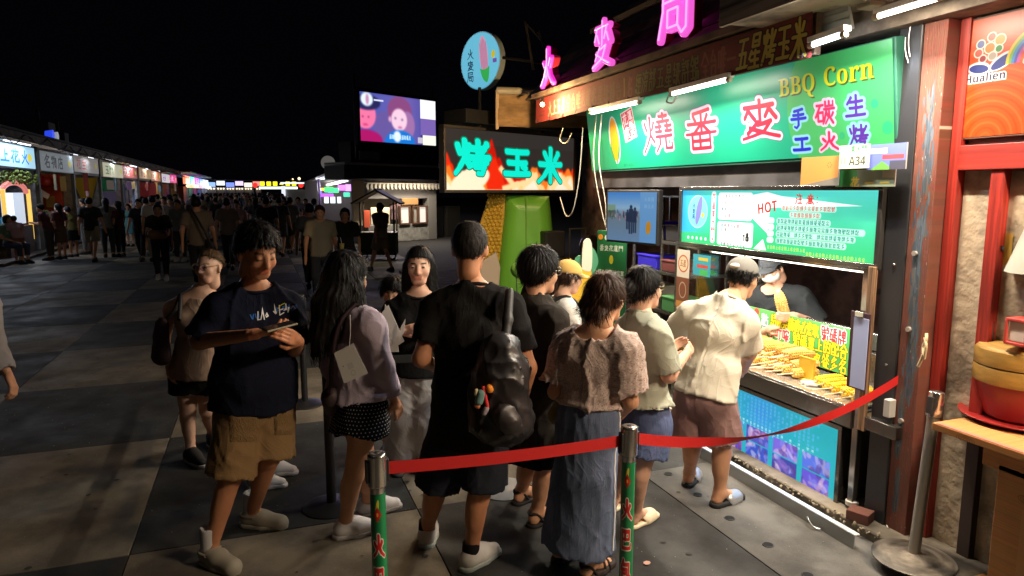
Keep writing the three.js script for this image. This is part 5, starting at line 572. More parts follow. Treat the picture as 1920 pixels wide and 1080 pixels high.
  const draw = (g, W, H) => { g.fillStyle = '#e0521a'; g.fillRect(0, 0, W, H); g.lineWidth = H * 0.018; for (const [cx, cy2] of [[0.13, 1.02], [0.75, 1.2]]) for (let i = 1; i < 20; i++) { g.strokeStyle = i % 2 ? '#e8622a' : '#d84812'; g.beginPath(); g.arc(W * cx, H * cy2, i * H * 0.045, 0, 7); g.stroke(); } const [x, y] = b.at(1856, 92), u = (b.at(1880, 92)[0] - x) / 24, v = (b.at(1856, 116)[1] - y) / 24; g.save(); g.translate(x, y); g.scale(u, v); for (const [dx, dy, r, c] of [[0, -2, 9, '#e8822a'], [2, -22, 7, '#c84a30'], [18, -14, 9, '#e09a2a'], [17, 2, 6, '#2a8a3a'], [-18, -12, 7, '#5a6aa8'], [-21, 4, 7, '#c85a4a'], [-12, 16, 6, '#a02a2a'], [6, 14, 7, '#b8a898']]) { g.fillStyle = '#f0e8e0'; g.beginPath(); g.ellipse(dx, dy, r + 2.4, r + 2.4, 0, 0, 7); g.fill(); g.fillStyle = c; g.beginPath(); g.ellipse(dx, dy, r, r, 0, 0, 7); g.fill(); } g.fillStyle = '#e8ecf4'; g.beginPath(); g.ellipse(-18, 33, 22, 12, 0.1, 0, 7); g.ellipse(26, 26, 26, 13, -0.5, 0, 7); g.fill(); g.fillStyle = '#2a3a88'; g.beginPath(); g.ellipse(-18, 34, 19, 8, 0.15, 0, 7); g.fill(); g.beginPath(); g.ellipse(26, 27, 23, 9, -0.5, 0, 7); g.fill(); for (let i = 0; i < 5; i++) { g.strokeStyle = ['#e8c030', '#7ab040', '#3a8ac8', '#4a50b0', '#c84a9a'][i]; g.lineWidth = 5; g.beginPath(); g.arc(96, 34, 62 - i * 5, Math.PI, Math.PI * 1.55); g.stroke(); } g.font = 'bold 21px sans-serif'; g.lineWidth = 5; g.strokeStyle = '#f4ece8'; g.fillStyle = '#2c2a4a'; g.strokeText('Hualien', -44, 58); g.fillText('Hualien', -44, 58); glyph(g, '洄', 66, 0, 26, 34, 4, '#5a2a2a', { outline: [[4, '#f0e0d8']] }); g.restore(); };
  const os = thing('orange_sign', 'orange shop sign with flower emblem and the word Hualien', 'sign', [0, 0, 0]); part('face_sign', panelGeo(b.w, b.h, b.c, 270), litFace(draw, b, 0.12, { c: [0.5, 0.5, 0.5] }), os); part('backing', T(bx(0.03, b.h + 0.02, b.w + 0.02, 0, 0, 0, 0.003), b.c.x + 0.017, b.c.y, b.c.z), M([0.1, 0.05, 0.03], 0.6), os);
  // soffit with tube
  const sf = thing('shop_soffit', 'beige soffit overhanging the red shop and the sign end', 'soffit', [2.6, 0, 0]), sm = M([0.33, 0.27, 0.21], 0.85, { map: TX.grime }); part('underside', uvBox(span(0.0, 1.4, 2.86, 2.9, -3.5, 2.6)), sm, sf); part('drop_beam', uvBox(span(0.5, 0.72, 2.73, 2.859, -3.4, 2.6)), sm, sf); part('front_edge', span(-0.03, -0.001, 2.84, 3.0, -3.5, 2.6), sm, sf);
  tubeLamp(onX(1648, 30, 2.92), onX(1760, -4, 2.92), 2500, 'fluorescent tube under the beige soffit of the red shop', { dir: V(-0.6, -1, 0.05).normalize(), back: [V(0.3, -1, 0), 230], glow: 6, c: '#ffeed6' });
  part('valance', uvBox(span(-0.13, -0.1, 2.56, 2.95, -1.5, 2.6)), sm, sf);
  tubeLamp(V(2.94, 2.8, -1.3), V(2.94, 2.8, -0.2), 1500, 'second fluorescent tube farther along the beige soffit', { dir: V(-0.4, -1, -0.15).normalize(), back: [V(0.45, -1, 0), 330], glow: 6, c: '#ffe6c6' });
  for (const [p, q] of [[[1698, 70], [1703, 118]], [[1707, 50], [1706, 106]]]) solo('loose_wire', tube([onX(...p, 3.1), onX((p[0] + q[0]) / 2 - 3, (p[1] + q[1]) / 2, 3.1), onX(...q, 3.1)], 0.0025, 12, 5), M([0.4, 0.4, 0.42], 0.5), p[1] === 70 ? 'short loose wire with red tip above the black post' : 'longer loose wire beside the red tipped one', 'wire');
  // small plates at the sign end
  const plate = (pxL, pxR, yt, yb2, X, draw2, lab, W = 256, tilt) => { const bb = board(V(X, 0, 0), 180, pxL, pxR, yt, yb2, W), t = thing('wall_plate', lab, 'sign', bb.c.toArray()); part('sheet', bx(0.008, bb.h, bb.w, 0.005, 0, 0, 0.001), M([0.4, 0.4, 0.38], 0.6), t); part('print', panelGeo(bb.w, bb.h, V(-0.001, 0, 0), 270), printed((g, w, h) => draw2(g, w, h), bb), t); };
  const yP = (px, py, X) => onX(px, py, X).y;
  plate(1500, 1570, yP(1535, 294, 3.1), yP(1535, 348, 3.1), 3.1, (g, W, H) => { g.fillStyle = '#e89a48'; g.fillRect(0, 0, W, H); g.fillStyle = '#8a8478'; g.beginPath(); g.moveTo(0, H); g.lineTo(W, H * 0.72); g.lineTo(W, H); g.fill(); g.fillStyle = '#c86a3a'; for (let i = 0; i < 6; i++) g.fillRect(W * 0.75 + 14 * Math.cos(i), H * 0.28 + 12 * Math.sin(i), 6, 6); }, 'orange plate with grey corner fixed below the green sign');
  plate(1570, 1624, yP(1597, 272, 3.08), yP(1597, 316, 3.08), 3.08, (g, W, H) => { g.fillStyle = '#dfe6c8'; g.fillRect(0, 0, W, H); g.fillStyle = '#b8c8b0'; g.beginPath(); g.arc(W * 0.16, H * 0.22, 26, 0, 7); g.fill(); text(g, '東大門', W * 0.38, H * 0.04, 40, 44, 6, '#3a8a5a', { gap: 8 }); g.fillStyle = '#44483a'; g.font = 'bold 84px sans-serif'; g.fillText('A34', W * 0.34, H * 0.86); g.fillStyle = '#9aa890'; g.fillRect(W * 0.06, H * 0.5, 16, 50); g.fillRect(W * 0.16, H * 0.5, 16, 50); }, 'pale number plate reading A34 below the green sign');
  plate(1622, 1694, yP(1658, 270, 3.1), yP(1658, 318, 3.1), 3.1, (g, W, H) => { g.fillStyle = '#6a78c0'; g.fillRect(0, 0, W, H); g.fillStyle = '#e4e4dc'; g.fillRect(W * 0.06, H * 0.16, W * 0.46, H * 0.2); g.fillStyle = '#c84a50'; g.fillRect(W * 0.4, H * 0.42, W * 0.55, H * 0.18); g.fillStyle = '#6aa84a'; g.beginPath(); g.moveTo(W * 0.1, H); g.lineTo(W * 0.4, H * 0.66); g.lineTo(W * 0.7, H); g.fill(); g.fillStyle = '#4a4a5a'; g.fillRect(W * 0.6, H * 0.66, W * 0.4, H * 0.34); }, 'blue landscape plate beside the A34 plate');
  plate(1566, 1676, yP(1620, 318, 3.12), yP(1620, 350, 3.12), 3.12, (g, W, H) => { g.fillStyle = '#7f8a70'; g.fillRect(0, 0, W, H); g.fillStyle = '#3f9a4a'; g.beginPath(); g.ellipse(W * 0.15, H * 0.4, 60, 50, 0, 0, 7); g.fill(); text(g, '花西山', W * 0.28, H * 0.45, 34, 36, 6, '#d8b830', { gap: 30 }); g.fillStyle = '#b8a890'; g.fillRect(W * 0.8, 0, W * 0.2, H * 0.5); }, 'green printed strip under the blue landscape plate');
  // hook rod, lamp, poster, lantern on the plaster
  { const X = 3.3, hk = thing('hooked_rod', 'thin dark rod with hooked top against the plaster', 'rod', onX(1858, 690, X).toArray()), l = (px, py) => onX(px, py, X).sub(onX(1858, 690, X)); part('shaft', tube([l(1856, 700), l(1862, 600), l(1868, 500), l(1872, 468), l(1878, 458), l(1880, 470)], 0.008, 30, 6), M([0.05, 0.035, 0.03], 0.6), hk);
    solo('yellow_notice', panelGeo(0.11, 0.15, onX(1875, 466, 3.316), 270), M([0.55, 0.32, 0.05], 0.8), 'small yellow notice on the plaster behind the hooked rod', 'notice');
    const lp = onX(1952, 470, 3.3), lm = thing('wall_lamp', 'greenish white conical lamp shade on an angled arm', 'lamp', lp.toArray()); part('shade', lathe([[0.13, -0.1], [0.128, -0.095], [0.05, 0.16], [0.04, 0.16], [0.12, -0.1]], 24), M([0.3, 0.31, 0.26], 0.6), lm); part('arm', bar(V(0, 0.16, 0), V(0.06, 0.0, -0.22), 0.006), M([0.2, 0.15, 0.12], 0.5), lm);
    const lt = onX(1918, 622, 3.25), ln = thing('red_lantern', 'small red framed white lantern above the steamer', 'lantern', lt.toArray()); part('shade', bx(0.08, 0.1, 0.08, 0, 0, 0, 0.01), M([0.75, 0.65, 0.55], 0.6), ln); for (const y of [-0.055, 0.055]) part('rim', bx(0.1, 0.014, 0.1, 0, y, 0, 0.003), M([0.4, 0.04, 0.03], 0.5), ln); for (const [x, z] of [[-1, -1], [1, -1], [-1, 1], [1, 1]]) part('corner_post', bx(0.012, 0.11, 0.012, x * 0.045, 0, z * 0.045, 0.003), M([0.4, 0.04, 0.03], 0.5), ln); }
  // table with bamboo steamer in a red bowl
  const tw = canvasTex(512, 512, (g) => { g.fillStyle = '#c08a52'; g.fillRect(0, 0, 512, 512); for (let i = 0; i < 500; i++) { g.fillStyle = `rgba(${rr(90, 220)},${rr(60, 150)},${rr(30, 90)},0.12)`; g.fillRect(0, rnd() * 512, 512, rr(0.5, 3)); } for (let k = 0; k < 7; k++) { g.strokeStyle = 'rgba(96,56,26,0.5)'; g.lineWidth = 2; const x = rnd() * 512, y = rnd() * 512; for (let i = 1; i < 5; i++) { g.beginPath(); g.ellipse(x, y, i * 7, i * 3, 0, 0, 7); g.stroke(); } } }, { repeat: [1, 1] });
  const woodM = M([0.9, 0.85, 0.75], 0.65, { map: tw }), c0 = onX(1747, 792, 2.98), tb = thing('wooden_table', 'wooden table with a red brush character on its front', 'table', [c0.x, 0.06, c0.z]), ty = c0.y - 0.06;
  for (let i = 0; i < 4; i++) part('top_plank', uvBox(span(i * 0.19 + 0.002, i * 0.19 + 0.188, ty - 0.035, ty, 0, 1.5, 0.004), 0.8), woodM, tb); part('red_edge', span(0.004, 0.03, ty + 0.0005, ty + 0.003, 0.02, 0.5, 0), M([0.5, 0.14, 0.1], 0.7), tb); part('rail', uvBox(span(0.05, 0.09, ty - 0.13, ty - 0.036, 0.22, 1.45), 0.8), woodM, tb); const z2 = onX(1872, 900, c0.x + 0.06).z - c0.z; part('front_board', uvBox(span(0.05, 0.075, 0.08, ty - 0.1, z2, 1.4), 0.8), woodM, tb); part('plinth', uvBox(span(0.02, 0.1, 0.0, 0.085, z2 - 0.05, 1.42), 0.8), woodM, tb); for (const [x, z] of [[0.7, 0.1], [0.7, 1.4]]) part('leg', span(x - 0.03, x + 0.03, 0, ty - 0.036, z - 0.03, z + 0.03), woodM, tb);
  { const bb = { W: 256, H: 384 }, m = M([1, 1, 1], 0.7, { map: canvasTex(256, 384, (g, W, H) => { g.fillStyle = '#b88550'; g.fillRect(0, 0, W, H); glyph(g, '鬼', 20, 30, 210, 320, 34, '#7a1a16', { brush: true, outline: [[22, '#e8e0d4']] }); }) }); part('painted_character', panelGeo(0.36, 0.36, V(0.047, 0.3, z2 + 0.3), 270), m, tb); }
  const bw = onX(1912, 770, c0.x + 0.42), bp2 = thing('red_bowl', 'large red enamel bowl on a red plate on the wooden table', 'bowl', [bw.x, ty + 0.062, bw.z]), rd = M([0.26, 0.014, 0.012], 0.4); part('bowl', lathe([[0, 0.012], [0.13, 0.012], [0.15, 0.03], [0.19, 0.17], [0.2, 0.2], [0.192, 0.2], [0.18, 0.17], [0.14, 0.04], [0, 0.03]], 36), rd, bp2); part('plate', lathe([[0, 0.0], [0.2, 0.0], [0.25, 0.022], [0.252, 0.028], [0.2, 0.012], [0, 0.011]], 40), rd, bp2);
  const st = thing('bamboo_steamer', 'round bamboo steamer sitting in the red bowl', 'steamer', [bw.x, ty + 0.062 + 0.19, bw.z]), bm = M([0.42, 0.23, 0.04], 0.6, { map: TX.stone }); for (let i = 0; i < 2; i++) part('hoop', lathe([[0.197, i * 0.083], [0.205, i * 0.083 + 0.004], [0.205, i * 0.083 + 0.077], [0.197, i * 0.083 + 0.081], [0.185, i * 0.083 + 0.077], [0.185, i * 0.083]], 40), bm, st); part('lid', lathe([[0.2, 0.165], [0.19, 0.178], [0.12, 0.192], [0, 0.198]], 36), bm, st);
  const flt = thing('leaning_board', 'dark grey board leaning against the black post', 'board', onGround(1690, 985, 0.06).toArray()); part('sheet', T(bx(0.015, 0.9, 0.2, 0, 0.45, 0, 0.006), 0.03, 0.0, 0, 0, 0.25, -0.1), M([0.06, 0.05, 0.045], 0.6), flt);
  const br = thing('brick', 'red brown brick on the pad behind the kiosk corner', 'brick', onGround(1612, 975, 0.06).toArray(), 0.4); part('clay', bx(0.1, 0.06, 0.12, 0, 0.03, 0, 0.006), M([0.16, 0.06, 0.04], 0.95, { bumpMap: TX.stoneB, bumpScale: 0.003 }), br);
  { const p = onX(1664, 740, 3.3), rs = thing('rolled_sheet', 'pale green rolled sheet standing beside the kiosk wood strip', 'roll', [p.x, 0.66, p.z]); part('roll', T(lathe([[0, 0], [0.045, 0], [0.047, 0.01], [0.042, 0.78], [0.036, 0.79], [0.03, 0.78], [0.03, 0.7], [0, 0.69]], 20), 0, 0, 0, 0, 0, -0.03), M([0.45, 0.52, 0.4], 0.7), rs); }
  solo('thin_cord', tube([onX(1668, 792, 3.2), onX(1664, 850, 3.22), onX(1650, 920, 3.2), onGround(1652, 960, 0.07), onGround(1665, 990, 0.066)], 0.004, 30, 6), M([0.4, 0.38, 0.33], 0.6), 'thin pale cord dropping beside the kiosk side shelf', 'cord');
  solo('socket_box', bx(0.05, 0.1, 0.04, ...onX(1668, 765, 3.16).toArray(), 0.006), M([0.45, 0.43, 0.4], 0.5), 'small pale socket box on the kiosk side shelf', 'socket');
}
// ---------- the market across the street and down it ----------
const farGlow = (c, i) => M(c.map((v) => v * 0.5), 0.5, { emissive: lin(...c), emissiveIntensity: i });
{
  const XL = -6.35, timber = M([0.2, 0.12, 0.07], 0.85, { map: TX.grime }), darkW = M([0.05, 0.04, 0.035], 0.9), post = M([0.06, 0.055, 0.05], 0.6), greyB = M([0.2, 0.2, 0.19], 0.7);
  const bays = [-20.6, -25.4, -29.9, -34.6, -39.8, -45, -50.2, -55.4, -60.6, -66];
  const specs = [
    { sign: ['#a8d8f0', '#2a78d0'], txt: '水上花火', glow: 0.9, back: [0.3, 0.35, 0.45], lab: 'market stall with pale blue sign and glowing game machine' },
    { sign: ['#a8b4b8', '#3a4448'], txt: '名物店', glow: 0.22, back: [0.35, 0.28, 0.18], lab: 'market stall with grey sign and orange hangings' },
    { sign: ['#b8b0a8', '#c05a50'], txt: '花生', glow: 0.22, back: [0.4, 0.38, 0.4], lab: 'market stall with white and yellow pennants' },
    { sign: ['#d8d4b0', '#4a7a40'], txt: '玉門', glow: 0.45, back: [0.55, 0.5, 0.55], lab: 'market stall with cream sign and green banner' },
    { sign: ['#b04a40', '#e8c8b0'], txt: '大名', glow: 0.4, back: [0.65, 0.62, 0.65], lab: 'market stall with red sign and white painted wall' },
    { sign: ['#c8a070', '#7a3a20'], txt: '米合', glow: 0.4, back: [0.5, 0.2, 0.18], lab: 'market stall with tan sign and red cloth' },
    { sign: ['#c87a50', '#f0e0c0'], txt: '五星', glow: 0.5, back: [0.5, 0.55, 0.65], lab: 'market stall with orange sign and blue white wall' },
    { sign: ['#e8e4f0', '#9a40b0'], txt: '大米', glow: 0.6, back: [0.4, 0.3, 0.15], lab: 'market stall with white and violet lit sign' },
    { sign: ['#d02a90', '#ffd0f0'], txt: '火花', glow: 0.9, back: [0.5, 0.3, 0.12], lab: 'market stall with magenta lit sign' },
  ];
  specs.forEach((s, i) => {
    const zf = bays[i], zb = bays[i + 1], st = thing('market_stall', s.lab, 'stall', [XL, 0, zf]), w = zf - zb;
    const t = canvasTex(512, 128, (g, W, H) => { g.fillStyle = s.sign[0]; g.fillRect(0, 0, W, H); for (let k = 0; k < 30; k++) { g.fillStyle = `rgba(255,255,255,${rr(0, 0.12)})`; g.fillRect(rnd() * W, rnd() * H, rr(10, 80), rr(4, 30)); } text(g, s.txt, 60, 22, 76, 80, 11, s.sign[1], { gap: 24 }); g.fillStyle = '#e0d030'; g.beginPath(); g.arc(W - 60, 64, 24, 0, 7); g.fill(); });
    part('sign_board', T(new THREE.PlaneGeometry(w - 0.35, 0.62).rotateY(Math.PI / 2), 0.02 + [0, 0.05, 0, 0.1, 0, 0.06, 0, 0.04, 0][i], 2.88 + [0, -0.03, 0.05, -0.04, 0.02, 0.06, 0, -0.05, 0][i], -w / 2), M([0.8, 0.8, 0.8], 0.6, { map: t, emissive: lin(1, 1, 1), emissiveMap: t, emissiveIntensity: s.glow }), st);
    part('sign_frame', span(-0.06, 0.0, 2.52, 3.24, -w + 0.1, -0.1), greyB, st); for (const z of [-0.03, -w + 0.03]) part('post', span(-0.06, 0.05, 0, 3.25, z - 0.05, z + 0.05), post, st);
    part('fascia', uvBox(span(0.3, 0.36, 3.28, 3.5, -w, 0), 1.2), timber, st); part('roof', uvBox(T(bx(4.2, 0.06, w, 0, 0, 0, 0), -1.6, 3.72, -w / 2, 0, 0, -0.1)), darkW, st); part('back_wall', uvBox(span(-2.3, -2.2, 0, 3.3, -w, 0), 2), M(s.back, 0.85, { map: TX.grime }), st); part('side_wall', uvBox(span(-2.2, 0, 0, 3.2, -w + 0.01, -w + 0.06), 2), M(s.back, 0.85, { map: TX.grime }), st); part('counter', uvBox(span(-0.7, -0.1, 0, 0.85, -w + 0.5, -w * 0.35), 1.2), M([0.14, 0.09, 0.06], 0.7, { map: TX.grime }), st); part('counter_top', span(-0.75, -0.05, 0.851, 0.9, -w + 0.45, -w * 0.33), M([0.3, 0.2, 0.12], 0.6), st); part('floor_edge', span(-2.2, 0.3, 0, 0.08, -w, 0), darkW, st); part('ceiling_light', bx(0.3, 0.06, 1.2, -1.2, 3.15, -w / 2, 0.01), farGlow([1, 0.94, 0.85], 2), st); areaLight('stall_ceiling_light', 0.3, 1.2, ['#e8f0ff', '#ffd8a8', '#ffe8d0', '#fff0e0', '#f4f0ff'][i % 5], [70, 60, 70, 110, 120, 100, 100, 100, 100][i], V(-1.2, 3.1, -w / 2), V(0.05, -1, 0), st);
    const hang = (name, y0, y1, x, ww, c, zo = 0.12, th = 0.03) => part(name, bx(ww, y1 - y0, th, x, (y0 + y1) / 2, -w + zo, 0.01), M(c, 0.8), st), poly = (name, pts, c, zo) => part(name, new THREE.ExtrudeGeometry(new THREE.Shape(pts.map((p) => new THREE.Vector2(...p))), { depth: 0.03, bevelEnabled: false }).translate(0, 0, -w + zo), M(c, 0.8), st);
    if (i === 1) { hang('tan_panel', 0.9, 2.5, -1.75, 0.8, [0.42, 0.3, 0.16]); hang('orange_cloth', 0.8, 2.5, -0.8, 0.9, [0.5, 0.05, 0.01]); hang('gold_picture', 1.3, 1.7, -0.75, 0.28, [0.6, 0.35, 0.08], 0.16); for (let k = 0; k < 3; k++) part('balloon', T(new THREE.SphereGeometry(0.2, 14, 10), -1.3 + k * 0.3, 2.2 + 0.1 * (k % 2), -w + 0.4), M([0.4, 0.02, 0.01], 0.4), st); poly('white_shirt', [[-1.45, 1.15], [-1.45, 1.7], [-1.6, 1.6], [-1.68, 1.76], [-1.4, 1.98], [-0.94, 1.98], [-0.66, 1.76], [-0.74, 1.6], [-0.89, 1.7], [-0.89, 1.15]], [0.65, 0.6, 0.58], 0.5); }
    if (i === 2) { poly('white_pennant', [[-1.7, 0.7], [-0.5, 0.7], [-1.1, 2.3]], [0.5, 0.56, 0.66], 0.12); poly('yellow_pennant', [[-1.0, 2.45], [-0.05, 2.45], [-0.5, 0.9]], [0.55, 0.4, 0.02], 0.2); }
    if (i === 3) { hang('green_banner', 1.9, 2.5, -0.8, 1.2, [0.02, 0.34, 0.14]); hang('violet_banner', 1.2, 1.88, -0.8, 1.1, [0.32, 0.3, 0.6]); for (let k = 0; k < 3; k++) hang('pale_poster', 0.9 + (k % 2) * 0.3, 2.4, -1.5 - k * 0.25, 0.2, [0.5, 0.45, 0.52], 0.3); }
    if (i === 4) for (let k = 0; k < 8; k++) hang('painted_stroke', 0.9 + 0.2 * (k % 2), 2.3, -2.0 + k * 0.25, 0.06 + 0.05 * (k % 3), [[0.08, 0.1, 0.16], [0.12, 0.2, 0.34]][k % 2], 0.075, 0.02);
    if (i === 5) { hang('red_cloth', 1.5, 2.4, -0.5, 1.6, [0.55, 0.06, 0.06]); hang('amber_cloth', 0.9, 1.48, -0.4, 0.7, [0.6, 0.35, 0.05]); }
    if (i > 5) for (let k = 0; k < 5; k++) hang('goods', 0.9, 1.6 + 0.7 * rnd(), -1.9 + k * 0.42, 0.34, [rr(0.1, 0.8), rr(0.1, 0.6), rr(0.1, 0.6)]);
    for (let k = 0; k < 4; k++) part('goods', bx(rr(0.15, 0.3), rr(0.15, 0.4), rr(0.15, 0.3), rr(-0.65, -0.2), 1.05, -w + 0.7 + k * 0.5, 0.02), M([[0.5, 0.1, 0.08], [0.6, 0.5, 0.2], [0.1, 0.3, 0.4], [0.6, 0.6, 0.6], [0.2, 0.4, 0.15]][(i + k) % 5], 0.6), st);
    part('awning_cloth', T(bx(0.9, 0.02, w * [0.5, 0.9, 0.35, 0.6, 0.8, 0.4, 0.7, 0.9, 0.5][i], 0, 0, 0, 0.004), 0.65, 3.24 - 0.05 * (i % 3), -w * (0.35 + 0.1 * (i % 4)), 0, 0, -0.25 - 0.06 * (i % 3)), M([[0.2, 0.14, 0.09], [0.12, 0.1, 0.09], [0.25, 0.2, 0.14]][i % 3], 0.85), st); for (let k = 0; k < (i ? 2 : 0); k++) part('hung_banner', T(bx(0.02, 0.3 + 0.5 * rnd(), rr(0.15, 0.4), 0, 0, 0, 0.004), 0.08, rr(2.0, 2.25), -w * (0.25 + 0.4 * rnd()), 0, rr(0.5, 1.3)), M([[0.35, 0.08, 0.06], [0.5, 0.47, 0.44], [0.12, 0.2, 0.26], [0.4, 0.3, 0.12], [0.2, 0.12, 0.26]][(i * 2 + k) % 5], 0.8), st); part('power_cable', tube([[0.38, 3.5, 0], [0.4, 3.3 - 0.15 * rnd(), -w * 0.3], [0.38, 3.45, -w * 0.55], [0.4, 3.25, -w * 0.8], [0.38, 3.5, -w]], 0.015, 24, 5), blackMat, st);
    // tube under the fascia
    if (i < 7) { const z = zf - [2.4, 4.2, 2.2, 2.4, 2.6, 2.4, 2.4][i], L = [2.4, 0.7, 1.0, 0.8, 2.2, 1.2, 1.6][i]; tubeLamp(V(XL + 0.2, 3.22, z - L / 2), V(XL + 0.2, 3.22, z + L / 2), [150, 60, 70, 140, 220, 160, 160][i], ['long bright tube over the pale blue stall sign', 'short tube over the grey stall sign', 'tube over the pennant stall', 'tube over the cream stall sign', 'bright tube over the red stall sign', 'tube over the tan stall sign', 'tube over the orange stall sign'][i], { dir: V(0.1, -1, 0).normalize(), glow: [5, 1.5, 2, 3, 5, 4, 4][i], hw: 0.12, c: '#e8f0ff' }); }
  });
  { // glowing machine in the first stall
    const m = thing('game_machine', 'glowing white game machine with pink arch and yellow side posts', 'machine', [XL - 0.35, 0, -23.4]); part('cabinet', bx(0.7, 0.9, 2.2, 0, 0.45, 0, 0.02), M([0.1, 0.05, 0.05], 0.6), m); part('lit_screen', bx(0.04, 0.9, 1.9, 0.2, 1.4, 0, 0.01), farGlow([0.7, 0.82, 1], 0.75), m); const arch = []; for (let k = 0; k < 9; k++) { const a = k / 8 * Math.PI; arch.push([0.26, 1.85 + Math.sin(a) * 0.28, Math.cos(a) * 1.05]); } part('pink_neon_arch', tube(arch, 0.07, 40, 8), farGlow([0.9, 0.25, 0.22], 0.7), m); for (const z of [-1.1, 1.1]) part('yellow_light_post', bx(0.1, 1.5, 0.1, 0.3, 1.2, z, 0.02), farGlow([1, 0.62, 0.12], 0.95), m);
    const hedge = thing('hanging_plants', 'green and yellow hanging foliage over the game machine', 'plants', [XL - 0.2, 2.1, -23.3]); const lv = []; for (let k = 0; k < 160; k++) lv.push(T(new THREE.SphereGeometry(0.07, 5, 4).scale(1, 0.5, 0.8), rr(-0.2, 0.3), rr(0, 0.35), rr(-1.8, 1.8), rr(0, 3), rr(0, 3))); part('foliage', mergeGeometries(lv), M([0.14, 0.2, 0.03], 0.7), hedge);
    areaLight('machine_light', 1.8, 0.9, '#dfeaff', 5, V(0.32, 1.4, 0), V(1, 0, 0), m); }
  { const l = thing('spot_lamps', 'blue and white spot lamps on the market roof edge', 'lamp', [XL + 0.1, 3.62, -27]); part('blue_lamp', T(new THREE.CylinderGeometry(0.16, 0.12, 0.22, 14).rotateZ(-Math.PI / 2), 0, 0.1, 0.2), farGlow([0.03, 0.08, 1], 0.8), l); part('white_lamp', T(new THREE.CylinderGeometry(0.14, 0.1, 0.22, 14).rotateZ(-Math.PI / 2), 0, 0.1, -0.35), farGlow([0.5, 0.55, 0.6], 0.5), l); part('bracket', bx(0.1, 0.08, 1.0, -0.1, -0.05, 0), darkW, l); }
  // roof-top tanks and vents
  for (const [z, s] of [[-28.5, 1], [-31, 0.7]]) { const v = thing('roof_vent', s > 0.9 ? 'dark boxy vent on the market roof near the spot lamps' : 'smaller dark vent on the market roof', 'vent', [XL - 0.6, 3.75, z]); part('box', bx(0.8 * s, 0.5 * s, 0.9 * s, 0, 0.25 * s, 0, 0.03), darkW, v); part('pipe', cy(0.06, 0.06, 0.4, 0, 0.5 * s, 0), darkW, v); }
  // farther lit fronts on the left, smaller and smaller
  const far = [[[1, 0.25, 0.12], 'orange'], [[0.1, 0.9, 0.6], 'sea green'], [[1, 0.06, 0.5], 'hot pink'], [[0.08, 0.2, 1], 'deep blue'], [[0.6, 0.75, 1], 'ice blue'], [[0.75, 0.8, 1], 'white blue']];
  far.forEach(([c, n], i) => { const z = -68 - i * 5.5, st = thing('lit_stall', 'distant stall front with ' + n + ' lights on the far side of the street', 'stall', [XL + 0.4, 0, z]); part('light_sign', bx(0.2, 0.75, 4.4, 0, 2.9, -2.4, 0.02), farGlow(c, i > 3 ? 1.0 : 1.3), st); part('roof', bx(3.5, 0.1, 5.3, -1.2, 3.6, -2.5, 0), darkW, st); part('body', bx(2.2, 2.3, 4.8, -1.2, 1.15, -2.4, 0.02), M(c.map((v) => v * 0.2 + 0.12), 0.8), st); for (let k = 0; k < 6; k++) part('bulb', T(new THREE.SphereGeometry(0.16, 8, 6), 0.25, 2.35, -0.5 - k * 0.8), farGlow(k % 2 ? c : [1, 0.8, 0.5], 1.6), st); areaLight('lit_stall_light', 4.2, 0.7, '#' + lin(...c).getHexString(), 10, V(0.2, 2.7, -2.4), V(1, -0.4, 0), st); });
}
{ // the row bends in at the end of the street
  const cols = [[[0.3, 0.5, 1], 'pale azure'], [[0.9, 0.95, 1], 'pure white'], [[0.2, 0.3, 1], 'royal blue'], [[0.85, 0.7, 1], 'pale violet'], [[1, 0.9, 0.75], 'warm white'], [[1, 0.3, 0.25], 'coral red']];
  cols.forEach(([c, n], i) => { const x = -5.6 + i * 1.15, z = -101 - i * 1.2, st = thing('lit_stall', 'distant stall front with ' + n + ' lights closing the street end', 'stall', [x, 0, z]); part('light_sign', bx(1.05, 0.6, 0.15, 0, 2.75 + 0.2 * (i % 2), 0, 0.03), farGlow(c, 1.2), st); part('body', bx(1.1, 2.4, 1.2, 0, 1.2, -0.7, 0.02), M([0.25, 0.24, 0.24], 0.8), st); part('roof', bx(1.2, 0.1, 1.6, 0, 3.4, -0.5, 0), blackMat, st); for (let k = 0; k < 3; k++) part('bulb', T(new THREE.SphereGeometry(0.12, 8, 6), -0.35 + k * 0.35, 2.2, 0.1), farGlow([1, 0.85, 0.6], 1.6), st); areaLight('lit_stall_light', 1.0, 0.5, '#' + lin(...c).getHexString(), 14, V(0, 2.6, 0.2), V(0, -0.5, 1), st); });
}
